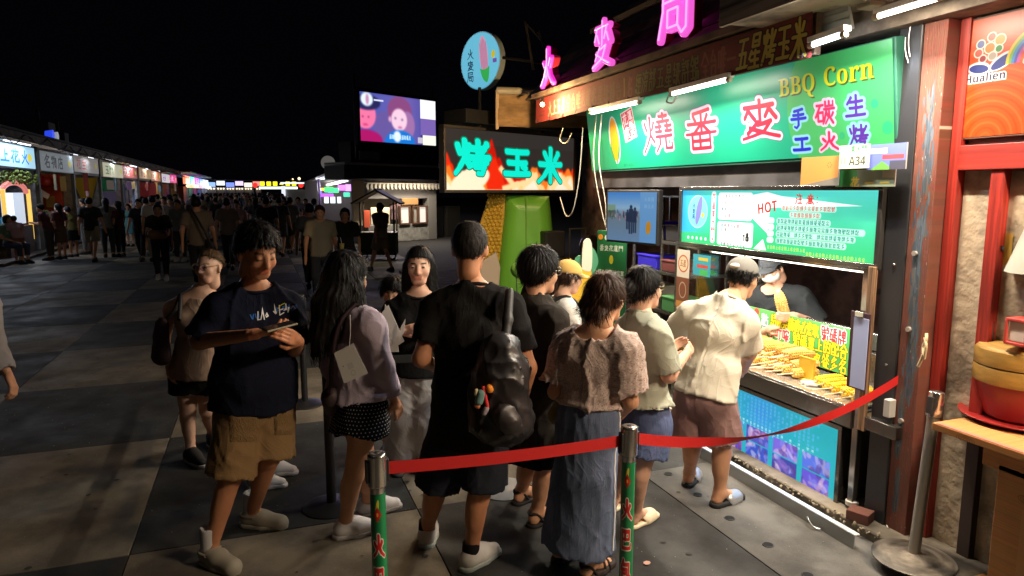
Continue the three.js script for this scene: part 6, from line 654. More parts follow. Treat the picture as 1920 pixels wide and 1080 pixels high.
{ // gate sign at the end of the street
  const b = atDepth(522, 348, 92), g = thing('gate_sign', 'yellow lit characters over a white strip at the street end', 'sign', [b.x, 0, b.z], 0.1); for (let k = 0; k < 6; k++) if (k !== 3) part('yellow_light_block', bx(0.55, 0.55, 0.1, -2.0 + k * 0.8, b.y + 0.25, 0, 0.12), farGlow([1, 0.85, 0.02], 1.6), g); else part('yellow_light_block', bx(0.5, 0.14, 0.1, -2.0 + k * 0.8, b.y + 0.2, 0, 0.05), farGlow([1, 0.85, 0.02], 1.6), g); part('white_light_strip', bx(4.9, 0.32, 0.1, 0, b.y - 0.3, 0, 0.05), farGlow([0.85, 1, 0.9], 1.6), g); for (const x of [-2.9, 2.9]) part('red_light', T(new THREE.SphereGeometry(0.32, 12, 8), x, b.y + 0.05, 0), farGlow([1, 0.03, 0.02], 1.3), g); for (const x of [-3, 3]) part('gate_post', cy(0.15, 0.15, b.y - 0.3, x, 0, 0), blackMat, g); for (let k = 0; k < 5; k++) part('warm_bulb', T(new THREE.SphereGeometry(0.1, 8, 6), -1 + k * 0.6, b.y - 1.6, 0), farGlow([1, 0.8, 0.6], 1.3), g);
  for (const [px, py, n] of [[561, 335, 'large'], [549, 336, 'small']]) { const p = atDepth(px, py, 98), l = thing('street_lamp', n === 'large' ? 'bright warm street lamp beyond the gate sign' : 'dim warm street lamp beyond the gate sign', 'lamp', [p.x, 0, p.z]); part('pole', cy(0.08, 0.06, p.y, 0, 0, 0, 8), blackMat, l); part('lamp_head', T(new THREE.SphereGeometry(n === 'large' ? 0.2 : 0.12, 10, 8), 0, p.y, 0), farGlow([1, 0.7, 0.45], 2), l); } }
{ // right-hand row beyond: white awning with neon signs
  const b = atDepth(640, 380, 44), st = thing('neon_arcade', 'open arcade with white awning and green violet neon signs', 'arcade', [b.x + 0.5, 0, b.z]), q = (px, py, d) => atDepth(px, py, d).sub(st.position);
  part('awning', beam(q(605, 343, 47), q(652, 327, 38), 2.4, 0.12), M([0.55, 0.53, 0.5], 0.8), st); const aw = part('awning_light', beam(q(606, 349, 46.8), q(650, 338, 37.8), 0.16, 0.12), farGlow([1, 0.97, 0.92], 2.4), st);
  const ns = [[604, 355, 6, 4, [1, 0.5, 0.05]], [612, 356, 7, 7, [0.05, 0.9, 0.15]], [620, 356, 8, 8, [0.05, 0.95, 0.15]], [630, 357, 8, 7, [0.05, 0.85, 0.2]], [641, 352, 12, 8, [0.75, 0.15, 1]], [656, 352, 14, 10, [0.6, 0.25, 1]], [668, 353, 8, 12, [0.25, 0.15, 1]], [612, 366, 22, 5, [0.35, 0.08, 0.9]], [600, 362, 6, 12, [0.1, 0.12, 0.8]], [650, 365, 10, 7, [0.05, 0.4, 0.25]], [664, 366, 8, 6, [0.5, 0.1, 0.3]]];
  ns.forEach(([x, y, w, h, c], i) => { const p = q(x, y, 42 + (i % 3) * 0.1), k = 42 / 1303; part('neon_sign', T(bx(w * k * 1.25, h * k * 1.25, 0.1, 0, 0, 0, 0.08), p.x, p.y, p.z, 0, -0.35), farGlow(c, 2.2), st); });
  for (const [x, w] of [[612, 8], [624, 9], [636, 7]]) { const p = q(x, 375, 43), k = 43 / 1303; part('white_light_panel', T(bx(w * k, 12 * k, 0.1, 0, 0, 0, 0.02), p.x, p.y, p.z, 0, -0.35), farGlow([0.9, 0.97, 1], 1.3), st); }
  const bk = q(635, 400, 45); part('back_wall', T(bx(4.2, 2.6, 0.2, 0, 1.2, 0, 0), bk.x, 0, bk.z, 0, -0.35), M([0.35, 0.3, 0.28], 0.8), st); for (const x of [600, 668]) { const p = q(x, 400, 41); part('post', cy(0.08, 0.08, 2.8, p.x, 0, p.z, 10), M([0.15, 0.08, 0.2], 0.6), st); }
  const lp = q(625, 352, 41.5); areaLight('arcade_light', 3.5, 0.4, '#e8f0ff', 50, lp, V(-0.3, -1, 0.4), st);
  const l2 = thing('bright_stalls', 'small bright stalls between the arcade and the gate sign', 'stall', atDepth(570, 380, 58).setY(0).toArray()); part('wall', bx(3.4, 1.4, 0.2, 0, 1.3, 0, 0.02), M([0.5, 0.5, 0.46], 0.8), l2); part('roof_light', bx(3.6, 0.12, 0.4, 0, 2.55, 0, 0.02), farGlow([0.9, 0.97, 1], 1.2), l2); for (const x of [-1.6, 1.4]) part('light_panel', bx(0.3, 0.8, 0.1, x, 1.9, 0.2, 0.02), farGlow([0.8, 0.85, 1], 1.1), l2); areaLight('bright_stalls_light', 3, 0.3, '#f0f4ff', 90, V(0, 2.5, 0.4), V(0, -1, 0.5), l2); }
{ // corner building with the big screen
  const P0b = atDepth(676, 215, 24.5), az = 60, nrm = azDir(az + 90), s = board(P0b, az, 677, 816, onWall(676, 172, P0b, az).y, onWall(676, 264, P0b, az).y, 768), sc = thing('video_screen', 'large lit video screen showing two people above the dark roof', 'screen', [s.c.x, 0, s.c.z], Math.atan2(s.nrm.x, s.nrm.z));
  const draw = (g, W, H) => { g.filter = 'blur(7px)'; g.fillStyle = '#3a3a88'; g.fillRect(0, 0, W, H); const bl = (x, y, rx, ry, c, r = 0) => { g.fillStyle = c; g.beginPath(); g.ellipse(W * x, H * y, W * rx, H * ry, r, 0, 7); g.fill(); }; const q = g.createLinearGradient(0, 0, W, 0); q.addColorStop(0, '#4a5ab0'); q.addColorStop(0.6, '#7060b0'); q.addColorStop(1, '#40489a'); g.fillStyle = q; g.fillRect(0, 0, W * 0.78, H); bl(0.3, 0.65, 0.14, 0.3, '#6a58a0'); bl(0.5, 0.3, 0.16, 0.3, '#8a4a80'); bl(0.6, 0.6, 0.1, 0.3, '#a070a8'); bl(0.49, 0.5, 0.105, 0.24, '#f6cfe4'); bl(0.44, 0.47, 0.014, 0.02, '#5a4a7a'); bl(0.53, 0.49, 0.014, 0.02, '#5a4a7a'); bl(0.5, 0.66, 0.03, 0.02, '#c05a90'); bl(0.37, 0.5, 0.02, 0.06, '#e8b0d0'); bl(0.5, 1.0, 0.2, 0.28, '#1a78d8'); bl(0.46, 0.86, 0.05, 0.12, '#f0f4ff'); bl(0.06, 0.45, 0.13, 0.3, '#ff7aa8'); bl(0.07, 0.98, 0.2, 0.22, '#b01868'); bl(0.08, 0.2, 0.17, 0.16, '#28285a'); bl(0.03, 0.5, 0.012, 0.02, '#7a2a5a'); bl(0.1, 0.5, 0.012, 0.02, '#7a2a5a'); bl(0.06, 0.66, 0.035, 0.02, '#c83a78'); bl(0.085, 0.14, 0.075, 0.14, '#e8f8ff'); bl(0.09, 0.14, 0.02, 0.11, '#c88ab0'); g.filter = 'blur(1.5px)'; g.fillStyle = '#e0e8ff'; g.fillRect(W * 0.17, H * 0.12, W * 0.12, H * 0.035); for (let i = 0; i < 9; i++) glyph(g, '請取碼米大'[i % 5], W * (0.36 + i * 0.032), H * 0.82, 18, 34, 4, '#d8f4ff'); g.fillStyle = '#fff'; g.fillRect(W * 0.78, 0, W * 0.22, H * 0.42); g.fillStyle = '#7a62b0'; g.fillRect(W * 0.78, H * 0.42, W * 0.22, H * 0.36); g.fillStyle = '#fffbe8'; g.fillRect(W * 0.81, H * 0.78, W * 0.19, H * 0.22); g.fillStyle = '#c8c0d0'; g.fillRect(W * 0.74, H * 0.84, W * 0.07, H * 0.13); };
  part('display', T(new THREE.PlaneGeometry(s.w, s.h), 0, s.c.y, 0.08), litFace(draw, s, 1.1, { c: [0.1, 0.1, 0.1] }), sc); part('casing', bx(s.w + 0.2, s.h + 0.25, 0.14, 0, s.c.y, 0, 0.01), blackMat, sc); for (const x of [-s.w / 2 - 0.08, s.w / 2 + 0.02]) part('mast', bx(0.06, s.h + 1.2, 0.06, x, s.c.y, -0.12), M([0.06, 0.06, 0.08], 0.5), sc); part('name_board', bx(0.9, 0.3, 0.05, -s.w / 2 + 0.4, s.c.y - s.h / 2 - 0.5, 0.02), M([0.12, 0.12, 0.12], 0.6), sc);
  areaLight('video_screen_light', s.w, s.h, '#b8a8ff', 6, V(0, s.c.y, 0.14), V(0, 0, 1), sc).rotation.set(0, Math.PI, 0);
  const W0 = atDepth(740, 440, 26), hs = thing('corner_house', 'white walled snack house with dark eaves under the video screen', 'building', [W0.x, 0, W0.z], Math.atan2(s.nrm.x, s.nrm.z)), lx = (px, py = 400) => { const p = onWall(px, py, W0, az).sub(W0); return p.x * s.dir.x + p.z * s.dir.z; }, ly = (px, py) => onWall(px, py, W0, az).y, wallM = M([0.5, 0.48, 0.45], 0.8, { map: TX.stone });
  const x0 = lx(690), x1 = lx(806); part('lower_wall', uvBox(span(x0, x1, 0, ly(760, 420), -0.8, 0)), wallM, hs); part('rear_wall', uvBox(span(x0, x1, 0, 2.9, -0.95, -0.85)), M([0.6, 0.5, 0.35], 0.8), hs); part('corner_post', span(x1 - 0.1, x1 + 0.35, 0, 2.9, -0.3, 0.02), M([0.3, 0.28, 0.26], 0.8), hs); part('upper_band', span(x0, x1, ly(760, 372), 2.9, -0.15, 0.01), M([0.3, 0.28, 0.27], 0.8), hs);
  const win = [[748, 768], [772, 783], [783, 800]]; win.forEach(([a, b2], i) => { const f = part('window_frame', [span(lx(a), lx(b2), ly(760, 421), ly(760, 418), -0.05, 0.06), span(lx(a), lx(b2), ly(760, 389), ly(760, 386), -0.05, 0.06), span(lx(a), lx(a) + 0.06, ly(760, 418), ly(760, 389), -0.05, 0.06), span(lx(b2) - 0.06, lx(b2), ly(760, 418), ly(760, 389), -0.05, 0.06)], M([0.16, 0.08, 0.05], 0.6), hs); part('lit_window_pane', T(new THREE.PlaneGeometry(lx(b2) - lx(a) - 0.12, ly(760, 389) - ly(760, 418)), (lx(a) + lx(b2)) / 2, (ly(760, 389) + ly(760, 418)) / 2, 0), farGlow([0.85, 0.8, 0.7], i === 1 ? 0.05 : 0.85), f); });
  part('wooden_sign', bx(lx(782) - lx(752), 0.25, 0.08, (lx(752) + lx(782)) / 2, ly(765, 378), 0.05, 0.02), M([0.6, 0.32, 0.12], 0.7), hs); part('eave', uvBox(span(lx(640), lx(822), ly(720, 338), ly(720, 312), -0.9, 0.25)), M([0.03, 0.025, 0.035], 0.5), hs); part('eave_edge', span(lx(640), lx(822), ly(720, 311), ly(720, 307), -0.9, 0.28), M([0.3, 0.26, 0.24], 0.6), hs); part('attic', span(lx(668), lx(830), ly(720, 307), ly(720, 268), -0.9, -0.2), blackMat, hs);
  for (let k = 0; k < 20; k++) part('awning_scallop', T(new THREE.CylinderGeometry(0.11, 0.11, 0.06, 12, 1, false, 0, Math.PI).rotateX(Math.PI / 2).rotateZ(Math.PI), lerp(lx(684), lx(818), k / 19), ly(750, 350), 0.24), M([0.55, 0.5, 0.42], 0.8), hs); part('awning', T(bx(lx(820) - lx(682), 0.03, 0.3, (lx(820) + lx(682)) / 2, 0, 0, 0), 0, ly(750, 344), 0.1, 0.12), M([0.55, 0.5, 0.42], 0.8), hs);
  areaLight('house_light', 2.5, 0.3, '#fff0d8', 60, V((x0 + x1) / 2, 2.55, 0.9), V(0, -1, -0.5), hs).rotation.set(-Math.PI / 2 - 0.3, 0, 0);
  for (const [a, b2] of [[808, 830], [836, 850], [858, 882]]) part('dark_shed', span(lx(a), lx(b2), 0, ly(820, 388), -1, -0.6), M([[0.06, 0.05, 0.04], [0.1, 0.08, 0.06], [0.03, 0.03, 0.03]][a % 3], 0.8), hs);
  { const p = onWall(615, 305, P0b, az), rs = thing('unlit_round_sign', 'dim grey round sign hanging off the eave beyond the screen', 'sign', atDepth(615, 305, 30).toArray()); part('disc', T(new THREE.CylinderGeometry(0.29, 0.29, 0.12, 32).rotateX(Math.PI / 2), 0, 0, 0, 0, -0.3), farGlow([0.12, 0.11, 0.1], 0.8), rs); part('arm', bar(V(0.28, 0, -0.1), V(1.0, -0.1, -0.6), 0.03), blackMat, rs); }
  // snack cart with a pitched roof
  const c0 = onGround(712, 486), ct = thing('snack_cart', 'dark snack cart with pitched roof and lit glass sides', 'cart', [c0.x, 0, c0.z], -0.35), dk = M([0.03, 0.022, 0.02], 0.7); ct.scale.set(0.66, 0.8, 0.66); part('base', bx(1.5, 0.75, 0.8, 0, 0.55, 0, 0.03), M([0.05, 0.08, 0.035], 0.7), ct); for (const [x, z] of [[-0.7, 0.35], [0.7, 0.35], [-0.7, -0.35], [0.7, -0.35]]) part('post', span(x - 0.035, x + 0.035, 0.92, 2.0, z - 0.035, z + 0.035), dk, ct); for (const sg of [-1, 1]) part('roof_slope', T(bx(1.15, 0.06, 1.3, 0, 0, 0, 0.01), sg * 0.5, 2.18, 0, 0, 0, -sg * 0.42), dk, ct); part('ridge', bx(0.1, 0.08, 1.35, 0, 2.42, 0, 0.02), dk, ct); part('lit_shelf_light', bx(0.8, 0.6, 0.05, 0.02, 1.5, -0.3, 0.02), farGlow([0.9, 0.75, 0.5], 0.5), ct); for (const x of [-0.6, 0.6]) part('wheel', T(new THREE.TorusGeometry(0.16, 0.03, 8, 24), x, 0.19, 0.42), blackMat, ct); part('red_panel', bx(0.25, 0.6, 0.05, -0.55, 1.4, -0.3, 0.02), farGlow([0.6, 0.1, 0.05], 0.5), ct); areaLight('cart_light', 0.8, 0.3, '#ffe8c0', 20, V(0, 1.95, 0), V(0, -1, 0.2), ct).rotation.set(-Math.PI / 2, 0, 0); part('worktop', bx(1.55, 0.04, 0.85, 0, 0.945, 0, 0.01), M([0.3, 0.3, 0.3], 0.4), ct);
}
let navyPrint, blackManParts, navyParts, glassesParts, lilacParts, denimParts, sageParts, creamParts, workerParts;
// ---------- the people in the queue ----------
const jointsAt = (D, o) => { const J = {}; for (const k in o) J[k] = atDepth(o[k][0], o[k][1], D + (o[k][2] ?? 0)); return J; };
const footAt = (hx, hy, tx, ty) => [onGround(hx, hy), onGround(tx, ty)];
const footAz = (hx, hy, az) => { const h = onGround(hx, hy); return [h, add(h, azDir(az), 0.25)]; };
const QUEUE = 'people queueing for roasted corn';
const dotTex = canvasTex(256, 256, (g) => { g.fillStyle = '#15171d'; g.fillRect(0, 0, 256, 256); g.fillStyle = '#c9c6c0'; for (let y = 0; y < 8; y++) for (let x = 0; x < 8; x++) { g.beginPath(); g.arc(x * 32 + (y % 2 ? 24 : 8), y * 32 + 16, 5.2, 0, 7); g.fill(); } }, { repeat: [7, 7] });
const floralTex = canvasTex(512, 512, (g) => { g.fillStyle = '#a8978f'; g.fillRect(0, 0, 512, 512); for (let i = 0; i < 900; i++) { g.fillStyle = ['#8d7a74', '#c0b0a6', '#7d6a66', '#b5a198', '#978480'][i % 5]; const x = rnd() * 512, y = rnd() * 512; for (let k = 0; k < 4; k++) { g.beginPath(); g.ellipse(x + rr(-7, 7), y + rr(-7, 7), rr(2, 6), rr(2, 4), rr(0, 3), 0, 7); g.fill(); } } }, { repeat: [4, 4] });
const denimTex = canvasTex(512, 512, (g) => { g.fillStyle = '#4f5a70'; g.fillRect(0, 0, 512, 512); for (let i = 0; i < 5000; i++) { g.fillStyle = `rgba(${rr(90, 170)},${rr(100, 180)},${rr(125, 200)},0.10)`; g.fillRect(rnd() * 512, rnd() * 512, rr(1, 3), rr(4, 40)); } for (let i = 0; i < 60; i++) { g.fillStyle = 'rgba(150,160,180,0.06)'; g.beginPath(); g.ellipse(rnd() * 512, rnd() * 512, rr(10, 50), rr(20, 110), 0, 0, 7); g.fill(); } }, { repeat: [2, 1.3] });

{ // man in a black tee, seen from behind
  const D = 3.3, P = person('person in black tee seen from behind, black backpack on right shoulder', { group: QUEUE, D, az: 22, headAz: 30, headPitch: -4, skin: SKIN.c, base: onGround(850, 1050), stout: 1.06, seed: 3,
    J: jointsAt(D, { head: [881, 464, 0.02], neck: [884, 548], shL: [818, 578, 0.02], shR: [955, 572], elL: [790, 672, -0.06], wrL: [822, 690, 0.22], elR: [990, 690, -0.02], wrR: [972, 785, 0.1], pelvis: [880, 785], hipL: [846, 800, 0.03], hipR: [915, 800], knL: [815, 925, 0.08], knR: [898, 930, -0.02] }),
    feet: [footAz(798, 1030, 22), footAz(868, 1072, 62)], shirt: { m: fabric([0.012, 0.011, 0.011]), sleeve: 0.72, hem: -0.2, wr: 0.01 }, bottom: { m: fabric([0.018, 0.02, 0.03]), len: 0.86, inf: 0.03 }, hair: { c: 'grey', t: 0.006, line: [0.07, 0.8], strand: 0.0008, mess: 0.5, len: 0.02 },
    shoes: { type: 'shoe', m: M([0.55, 0.53, 0.49], 0.8), sole: M([0.3, 0.34, 0.32], 0.8), sock: fabric([0.012, 0.012, 0.013]), sockH: 0.055, laces: M([0.2, 0.19, 0.18], 0.8) } });
  blackManParts = P;
}
{ // man in a navy tee looking at a phone
  const D = 3.45, P = person('stout person in navy tee and tan cargo shorts looking down at phone', { group: QUEUE, D, az: 150, headAz: 152, headPitch: -22, skin: SKIN.c, base: onGround(455, 1030), stout: 1.1, closed: true, seed: 9, headScale: 1.06,
    J: jointsAt(D, { head: [482, 472, -0.04], neck: [476, 545, 0.02], shL: [538, 572, 0.1], shR: [412, 580, -0.08], elR: [374, 640, -0.12], wrR: [468, 628, -0.4], elL: [553, 652, 0.02], wrL: [560, 640, -0.26], pelvis: [478, 752], hipL: [512, 765, 0.06], hipR: [450, 775, -0.05], knL: [505, 858, 0.02], knR: [432, 895, -0.12] }),
    feet: [footAz(456, 985, 118), footAz(382, 1052, 140)], handR: { dir: azDir(92).add(V(0, 0.12, 0)), n: V(0, 1, 0).addScaledVector(azDir(0), 0.5), curl: [0.28, 0.3, 0.34, 0.4], cell: 0.0045 }, handL: { dir: azDir(212).add(V(0, 0.5, 0)), n: azDir(270).add(V(0, 0.4, 0)), curl: [0.5, 0.55, 0.6, 0.6], cell: 0.0045 },
    shirt: { m: fabric([0.010, 0.012, 0.026]), sleeve: 0.95, hem: -0.03, inf: 0.018, sleeveFlare: 0.02, wr: 0.01 }, bottom: { m: fabric([0.26, 0.16, 0.075]), len: 0.98, inf: 0.04, flare: 0.028, wr: 0.012 }, hair: { t: 0.018, line: [0.074, 0.75], mess: 1.3, bangs: true, len: 0.035 },
    shoes: { type: 'clog', m: M([0.34, 0.31, 0.25], 0.75), sock: fabric([0.55, 0.54, 0.55]), sockH: 0.12 } });
  navyParts = P;
}
{ // woman with glasses, tan sleeveless top
  const D = 4.72, P = person('person with glasses in tan sleeveless top and black shorts', { group: QUEUE, D, az: 208, headAz: 214, headPitch: 2, fem: true, skin: SKIN.d, base: onGround(378, 858), seed: 14, s: 0.95, brow: [0.2, 0.13, 0.07],
    J: jointsAt(D, { head: [392, 500], neck: [376, 552], shR: [322, 578, -0.02], shL: [428, 575, 0.05], elR: [308, 640, 0.02], wrR: [316, 688, -0.06], elL: [440, 640, 0.06], wrL: [430, 690, -0.05], pelvis: [368, 690], hipL: [390, 700, 0.03], hipR: [347, 702], knL: [388, 770, 0.06], knR: [352, 775] }),
    feet: [footAz(398, 828, 170), footAz(352, 862, 150)], shirt: { name: 'tank_top', m: fabric([0.3, 0.2, 0.14]), sleeve: 0, strap: true, hem: -0.1, inf: 0.014, neckR: 0.1, wr: 0.006 }, bottom: { m: fabric([0.012, 0.012, 0.012]), len: 0.45, inf: 0.03 }, hair: { c: 'light', t: 0.003, line: [0.1, 0.5], mess: 0.4, len: 0.03, extra: (L, s) => [cap(L(0, -0.03, -0.1), L(0, -0.07, -0.12), 0.035, 0.03, 0.02)] },
    shoes: { type: 'shoe', m: M([0.015, 0.015, 0.016], 0.8), sole: M([0.4, 0.4, 0.4], 0.7) } });
  glasses(P.H, P.gr, M([0.25, 0.15, 0.06], 0.35, { metalness: 0.6 }), PH([0.75, 0.75, 1], 0.05, { transmission: 1, thickness: 0, iridescence: 1, iridescenceIOR: 1.6, iridescenceThicknessRange: [100, 420] }));
  glassesParts = P;
}
{ // long-haired woman in a lilac cardigan
  const D = 3.53, P = person('person with long black hair in lilac cardigan and polka dot shorts', { group: QUEUE, D, az: 62, headAz: 62, headPitch: -6, fem: true, skin: SKIN.b, base: onGround(672, 1000), seed: 21, uvTurn: 2,
    J: jointsAt(D, { head: [652, 520], neck: [655, 588], shR: [696, 612, -0.13], shL: [622, 606, 0.13], elR: [716, 690, -0.12], wrR: [740, 752, -0.02], elL: [625, 690, 0.18], wrL: [680, 700, 0.32], pelvis: [672, 752], hipR: [690, 765, -0.05], hipL: [660, 762, 0.06], knR: [664, 890, -0.05], knL: [688, 880, 0.08] }),
    feet: [footAz(672, 968, 82), footAz(628, 1010, 88)], shirt: { name: 'cardigan', m: fabric([0.42, 0.35, 0.42]), sleeve: 1.82, hem: 0.06, inf: 0.022, flare: 0.03, wr: 0.011 }, bottom: { m: fabric([1, 1, 1], { map: dotTex }), len: 0.3, inf: 0.03, flare: 0.06, wr: 0.01 },
    hair: { t: 0.018, free: false, long: true, longF: 0.05, line: [0.06, 0.5], mess: 1.4, extra: (L, s) => [cap(L(0, 0.0, -0.05), L(0, -0.14, -0.075), 0.088, 0.1, 0.04), cap(L(0.0, -0.14, -0.075), L(0.0, -0.3, -0.12), 0.1, 0.075, 0.05, {}), cap(L(-0.04, -0.28, -0.11), L(-0.07, -0.4, -0.13), 0.06, 0.02, 0.03), cap(L(0.03, -0.27, -0.1), L(0.02, -0.36, -0.1), 0.05, 0.015, 0.03), cap(L(0.075, -0.05, 0.0), L(0.085, -0.22, 0.03), 0.04, 0.05, 0.04), cap(L(0.085, -0.22, 0.03), L(0.08, -0.28, 0.03), 0.05, 0.02, 0.03)] },
    shoes: { type: 'shoe', m: M([0.72, 0.7, 0.71], 0.7), sole: M([0.42, 0.4, 0.4], 0.8), laces: M([0.8, 0.78, 0.78], 0.8) } });
  lilacParts = P;
}
{ // child behind
  const D = 4.85; person('small child with short dark hair eating beside person in white trousers', { group: QUEUE, D, az: 200, headAz: 205, headPitch: -8, closed: true, skin: SKIN.b, base: onGround(742, 855), s: 0.72, headScale: 1.22, seed: 25,
    J: jointsAt(D, { head: [737, 549], neck: [737, 588], shR: [708, 602], shL: [766, 602], elR: [704, 645, -0.05], wrR: [728, 604, -0.16], elL: [768, 650, -0.05], wrL: [750, 610, -0.16], pelvis: [738, 695], hipL: [750, 700], hipR: [726, 700], knL: [750, 775], knR: [726, 775] }),
    feet: [footAz(752, 850, 200), footAz(728, 850, 205)], shirt: { m: fabric([0.3, 0.22, 0.1]), sleeve: 0.7 }, bottom: { m: fabric([0.06, 0.06, 0.07]), len: 0.9 }, hair: { t: 0.014, line: [0.048, 0.7], mess: 1.3 }, shoes: { type: 'shoe', m: M([0.1, 0.1, 0.12], 0.8) } });
  solo('wooden_skewer', bar(atDepth(729, 580, D - 0.2), atDepth(732, 560, D - 0.14), 0.003), M([0.6, 0.45, 0.25], 0.7), 'thin wooden skewer held at the mouth of the small child', 'skewer');
}
{ // woman facing the camera, black top, white trousers
  const D = 4.5, P = person('person in black top and white trousers facing the queue with papers', { group: QUEUE, D, az: 196, headAz: 197, headPitch: -2, fem: true, skin: SKIN.d, base: onGround(765, 872), seed: 31, headCell: 0.005,
    J: jointsAt(D, { head: [786, 499], neck: [786, 556], shR: [738, 582], shL: [836, 582], elR: [722, 642, -0.02], wrR: [752, 622, -0.26], elL: [846, 645], wrL: [812, 622, -0.24], pelvis: [780, 690], hipL: [800, 700], hipR: [760, 700], knL: [796, 785], knR: [756, 785] }),
    feet: [footAz(792, 862, 200), footAz(752, 868, 196)], handR: { dir: azDir(130).add(V(0, 0.3, 0)), n: azDir(40), curl: 0.5 }, shirt: { m: fabric([0.01, 0.01, 0.01]), sleeve: 0.8, hem: -0.06, neckR: 0.08, wr: 0.007 }, bottom: { name: 'trousers', m: fabric([0.5, 0.48, 0.47]), len: 1.96, inf: 0.034, wide: 1.4, flare: 0.03, wr: 0.012, fy: 2 },
    hair: { t: 0.01, long: true, longF: 0.055, longR: -0.5, line: [0.075, 0.45], mess: 0.8, extra: (L, s) => [cap(L(0, 0, -0.05), L(0, -0.18, -0.06), 0.075, 0.08, 0.04), cap(L(-0.078, 0, -0.01), L(-0.1, -0.2, 0.02), 0.03, 0.035, 0.03), cap(L(0.078, 0, -0.01), L(0.1, -0.2, 0.02), 0.03, 0.035, 0.03)] }, shoes: { type: 'shoe', m: M([0.05, 0.05, 0.05], 0.8) } });
}
{ // man in a dark shirt with glasses, in profile
  const D = 3.72, P = person('person in dark brown shirt, black shorts and sandals wearing glasses', { group: QUEUE, D, az: 62, headAz: 72, headPitch: -2, skin: SKIN.b, base: onGround(1000, 985), seed: 37,
    J: jointsAt(D, { head: [1012, 510], neck: [1002, 572], shR: [1032, 605, -0.17], shL: [972, 600, 0.17], elR: [1040, 700, -0.2], wrR: [1062, 745, 0.0], elL: [985, 700, 0.22], wrL: [1030, 730, 0.34], pelvis: [1000, 780], hipR: [1015, 790, -0.07], hipL: [985, 788, 0.07], knR: [1022, 885, -0.06], knL: [990, 875, 0.1] }),
    feet: [footAz(965, 948, 66), footAz(992, 990, 70)], shirt: { name: 'shirt', m: fabric([0.035, 0.03, 0.025]), sleeve: 0.95, hem: -0.22, inf: 0.03, sleeveFlare: 0.025, collar: true, wr: 0.011 }, bottom: { m: fabric([0.008, 0.008, 0.009]), len: 0.8, inf: 0.035 }, hair: { t: 0.02, line: [0.066, 0.75], mess: 0.9 }, shoes: { type: 'sandal', m: M([0.012, 0.01, 0.01], 0.8) } });
  glasses(P.H, P.gr, M([0.3, 0.29, 0.28], 0.3, { metalness: 0.8 }), PH([0.95, 0.95, 0.95], 0.03, { transmission: 1, thickness: 0 }));
}
{ // yellow cap
  const D = 4.75, P = person('person in tan cap and white top with white backpack', { group: QUEUE, D, az: 78, headAz: 88, headPitch: -12, fem: true, skin: SKIN.d, base: onGround(1045, 872), seed: 41, s: 0.96,
    J: jointsAt(D, { head: [1066, 519], neck: [1055, 566], shR: [1068, 586, -0.16], shL: [1036, 582, 0.16], elR: [1076, 650, -0.16], wrR: [1110, 640, 0.0], elL: [1050, 650, 0.2], wrL: [1085, 640, 0.25], pelvis: [1045, 700], hipR: [1058, 710, -0.06], hipL: [1036, 708, 0.06], knR: [1060, 790, -0.05], knL: [1038, 785, 0.06] }),
    feet: [footAz(1030, 858, 80), footAz(1048, 875, 80)], shirt: { m: fabric([0.62, 0.6, 0.55]), sleeve: 0.8 }, bottom: { m: fabric([0.08, 0.08, 0.09]), len: 0.9 }, hair: { t: 0.008, c: 'brown', capped: true, line: [0.05, 0.8], extra: (L) => [cap(L(0, -0.03, -0.09), L(0, -0.16, -0.1), 0.035, 0.02, 0.02)] }, shoes: { type: 'shoe', m: M([0.6, 0.6, 0.6], 0.8) } });
  capHat(P.H, P.gr, fabric([0.5, 0.32, 0.1]), fabric([0.5, 0.33, 0.12]));
  const bk = thing('backpack', 'white backpack with black straps on person in tan cap', 'backpack', P.base.toArray()), c = P.sp(0.62);
  part('bag', blend([cap(add(c, P.fwd, -0.2).add(V(0, 0.12, 0)), add(c, P.fwd, -0.21).add(V(0, -0.2, 0)), 0.1, 0.12, 0.05, { w: P.lat, f: 1.35 })], 0.014, folds(0.008)), fabric([0.6, 0.58, 0.53]), bk);
  for (const k of ['shL', 'shR']) part('strap', tube([add(c, P.fwd, -0.16).add(V(0, 0.15, 0)), add(mix(P.j.neck, P.j[k], 0.6), P.up, 0.075), add(add(mix(P.j.neck, P.j[k], 0.7), P.fwd, 0.12), P.up, -0.05), add(add(mix(P.j.neck, P.j[k], 0.9), P.fwd, 0.1), P.up, -0.25), add(c, P.fwd, -0.12).add(V(0, -0.2, 0))], 0.016, 30, 6), M([0.01, 0.01, 0.01], 0.8), bk);
}
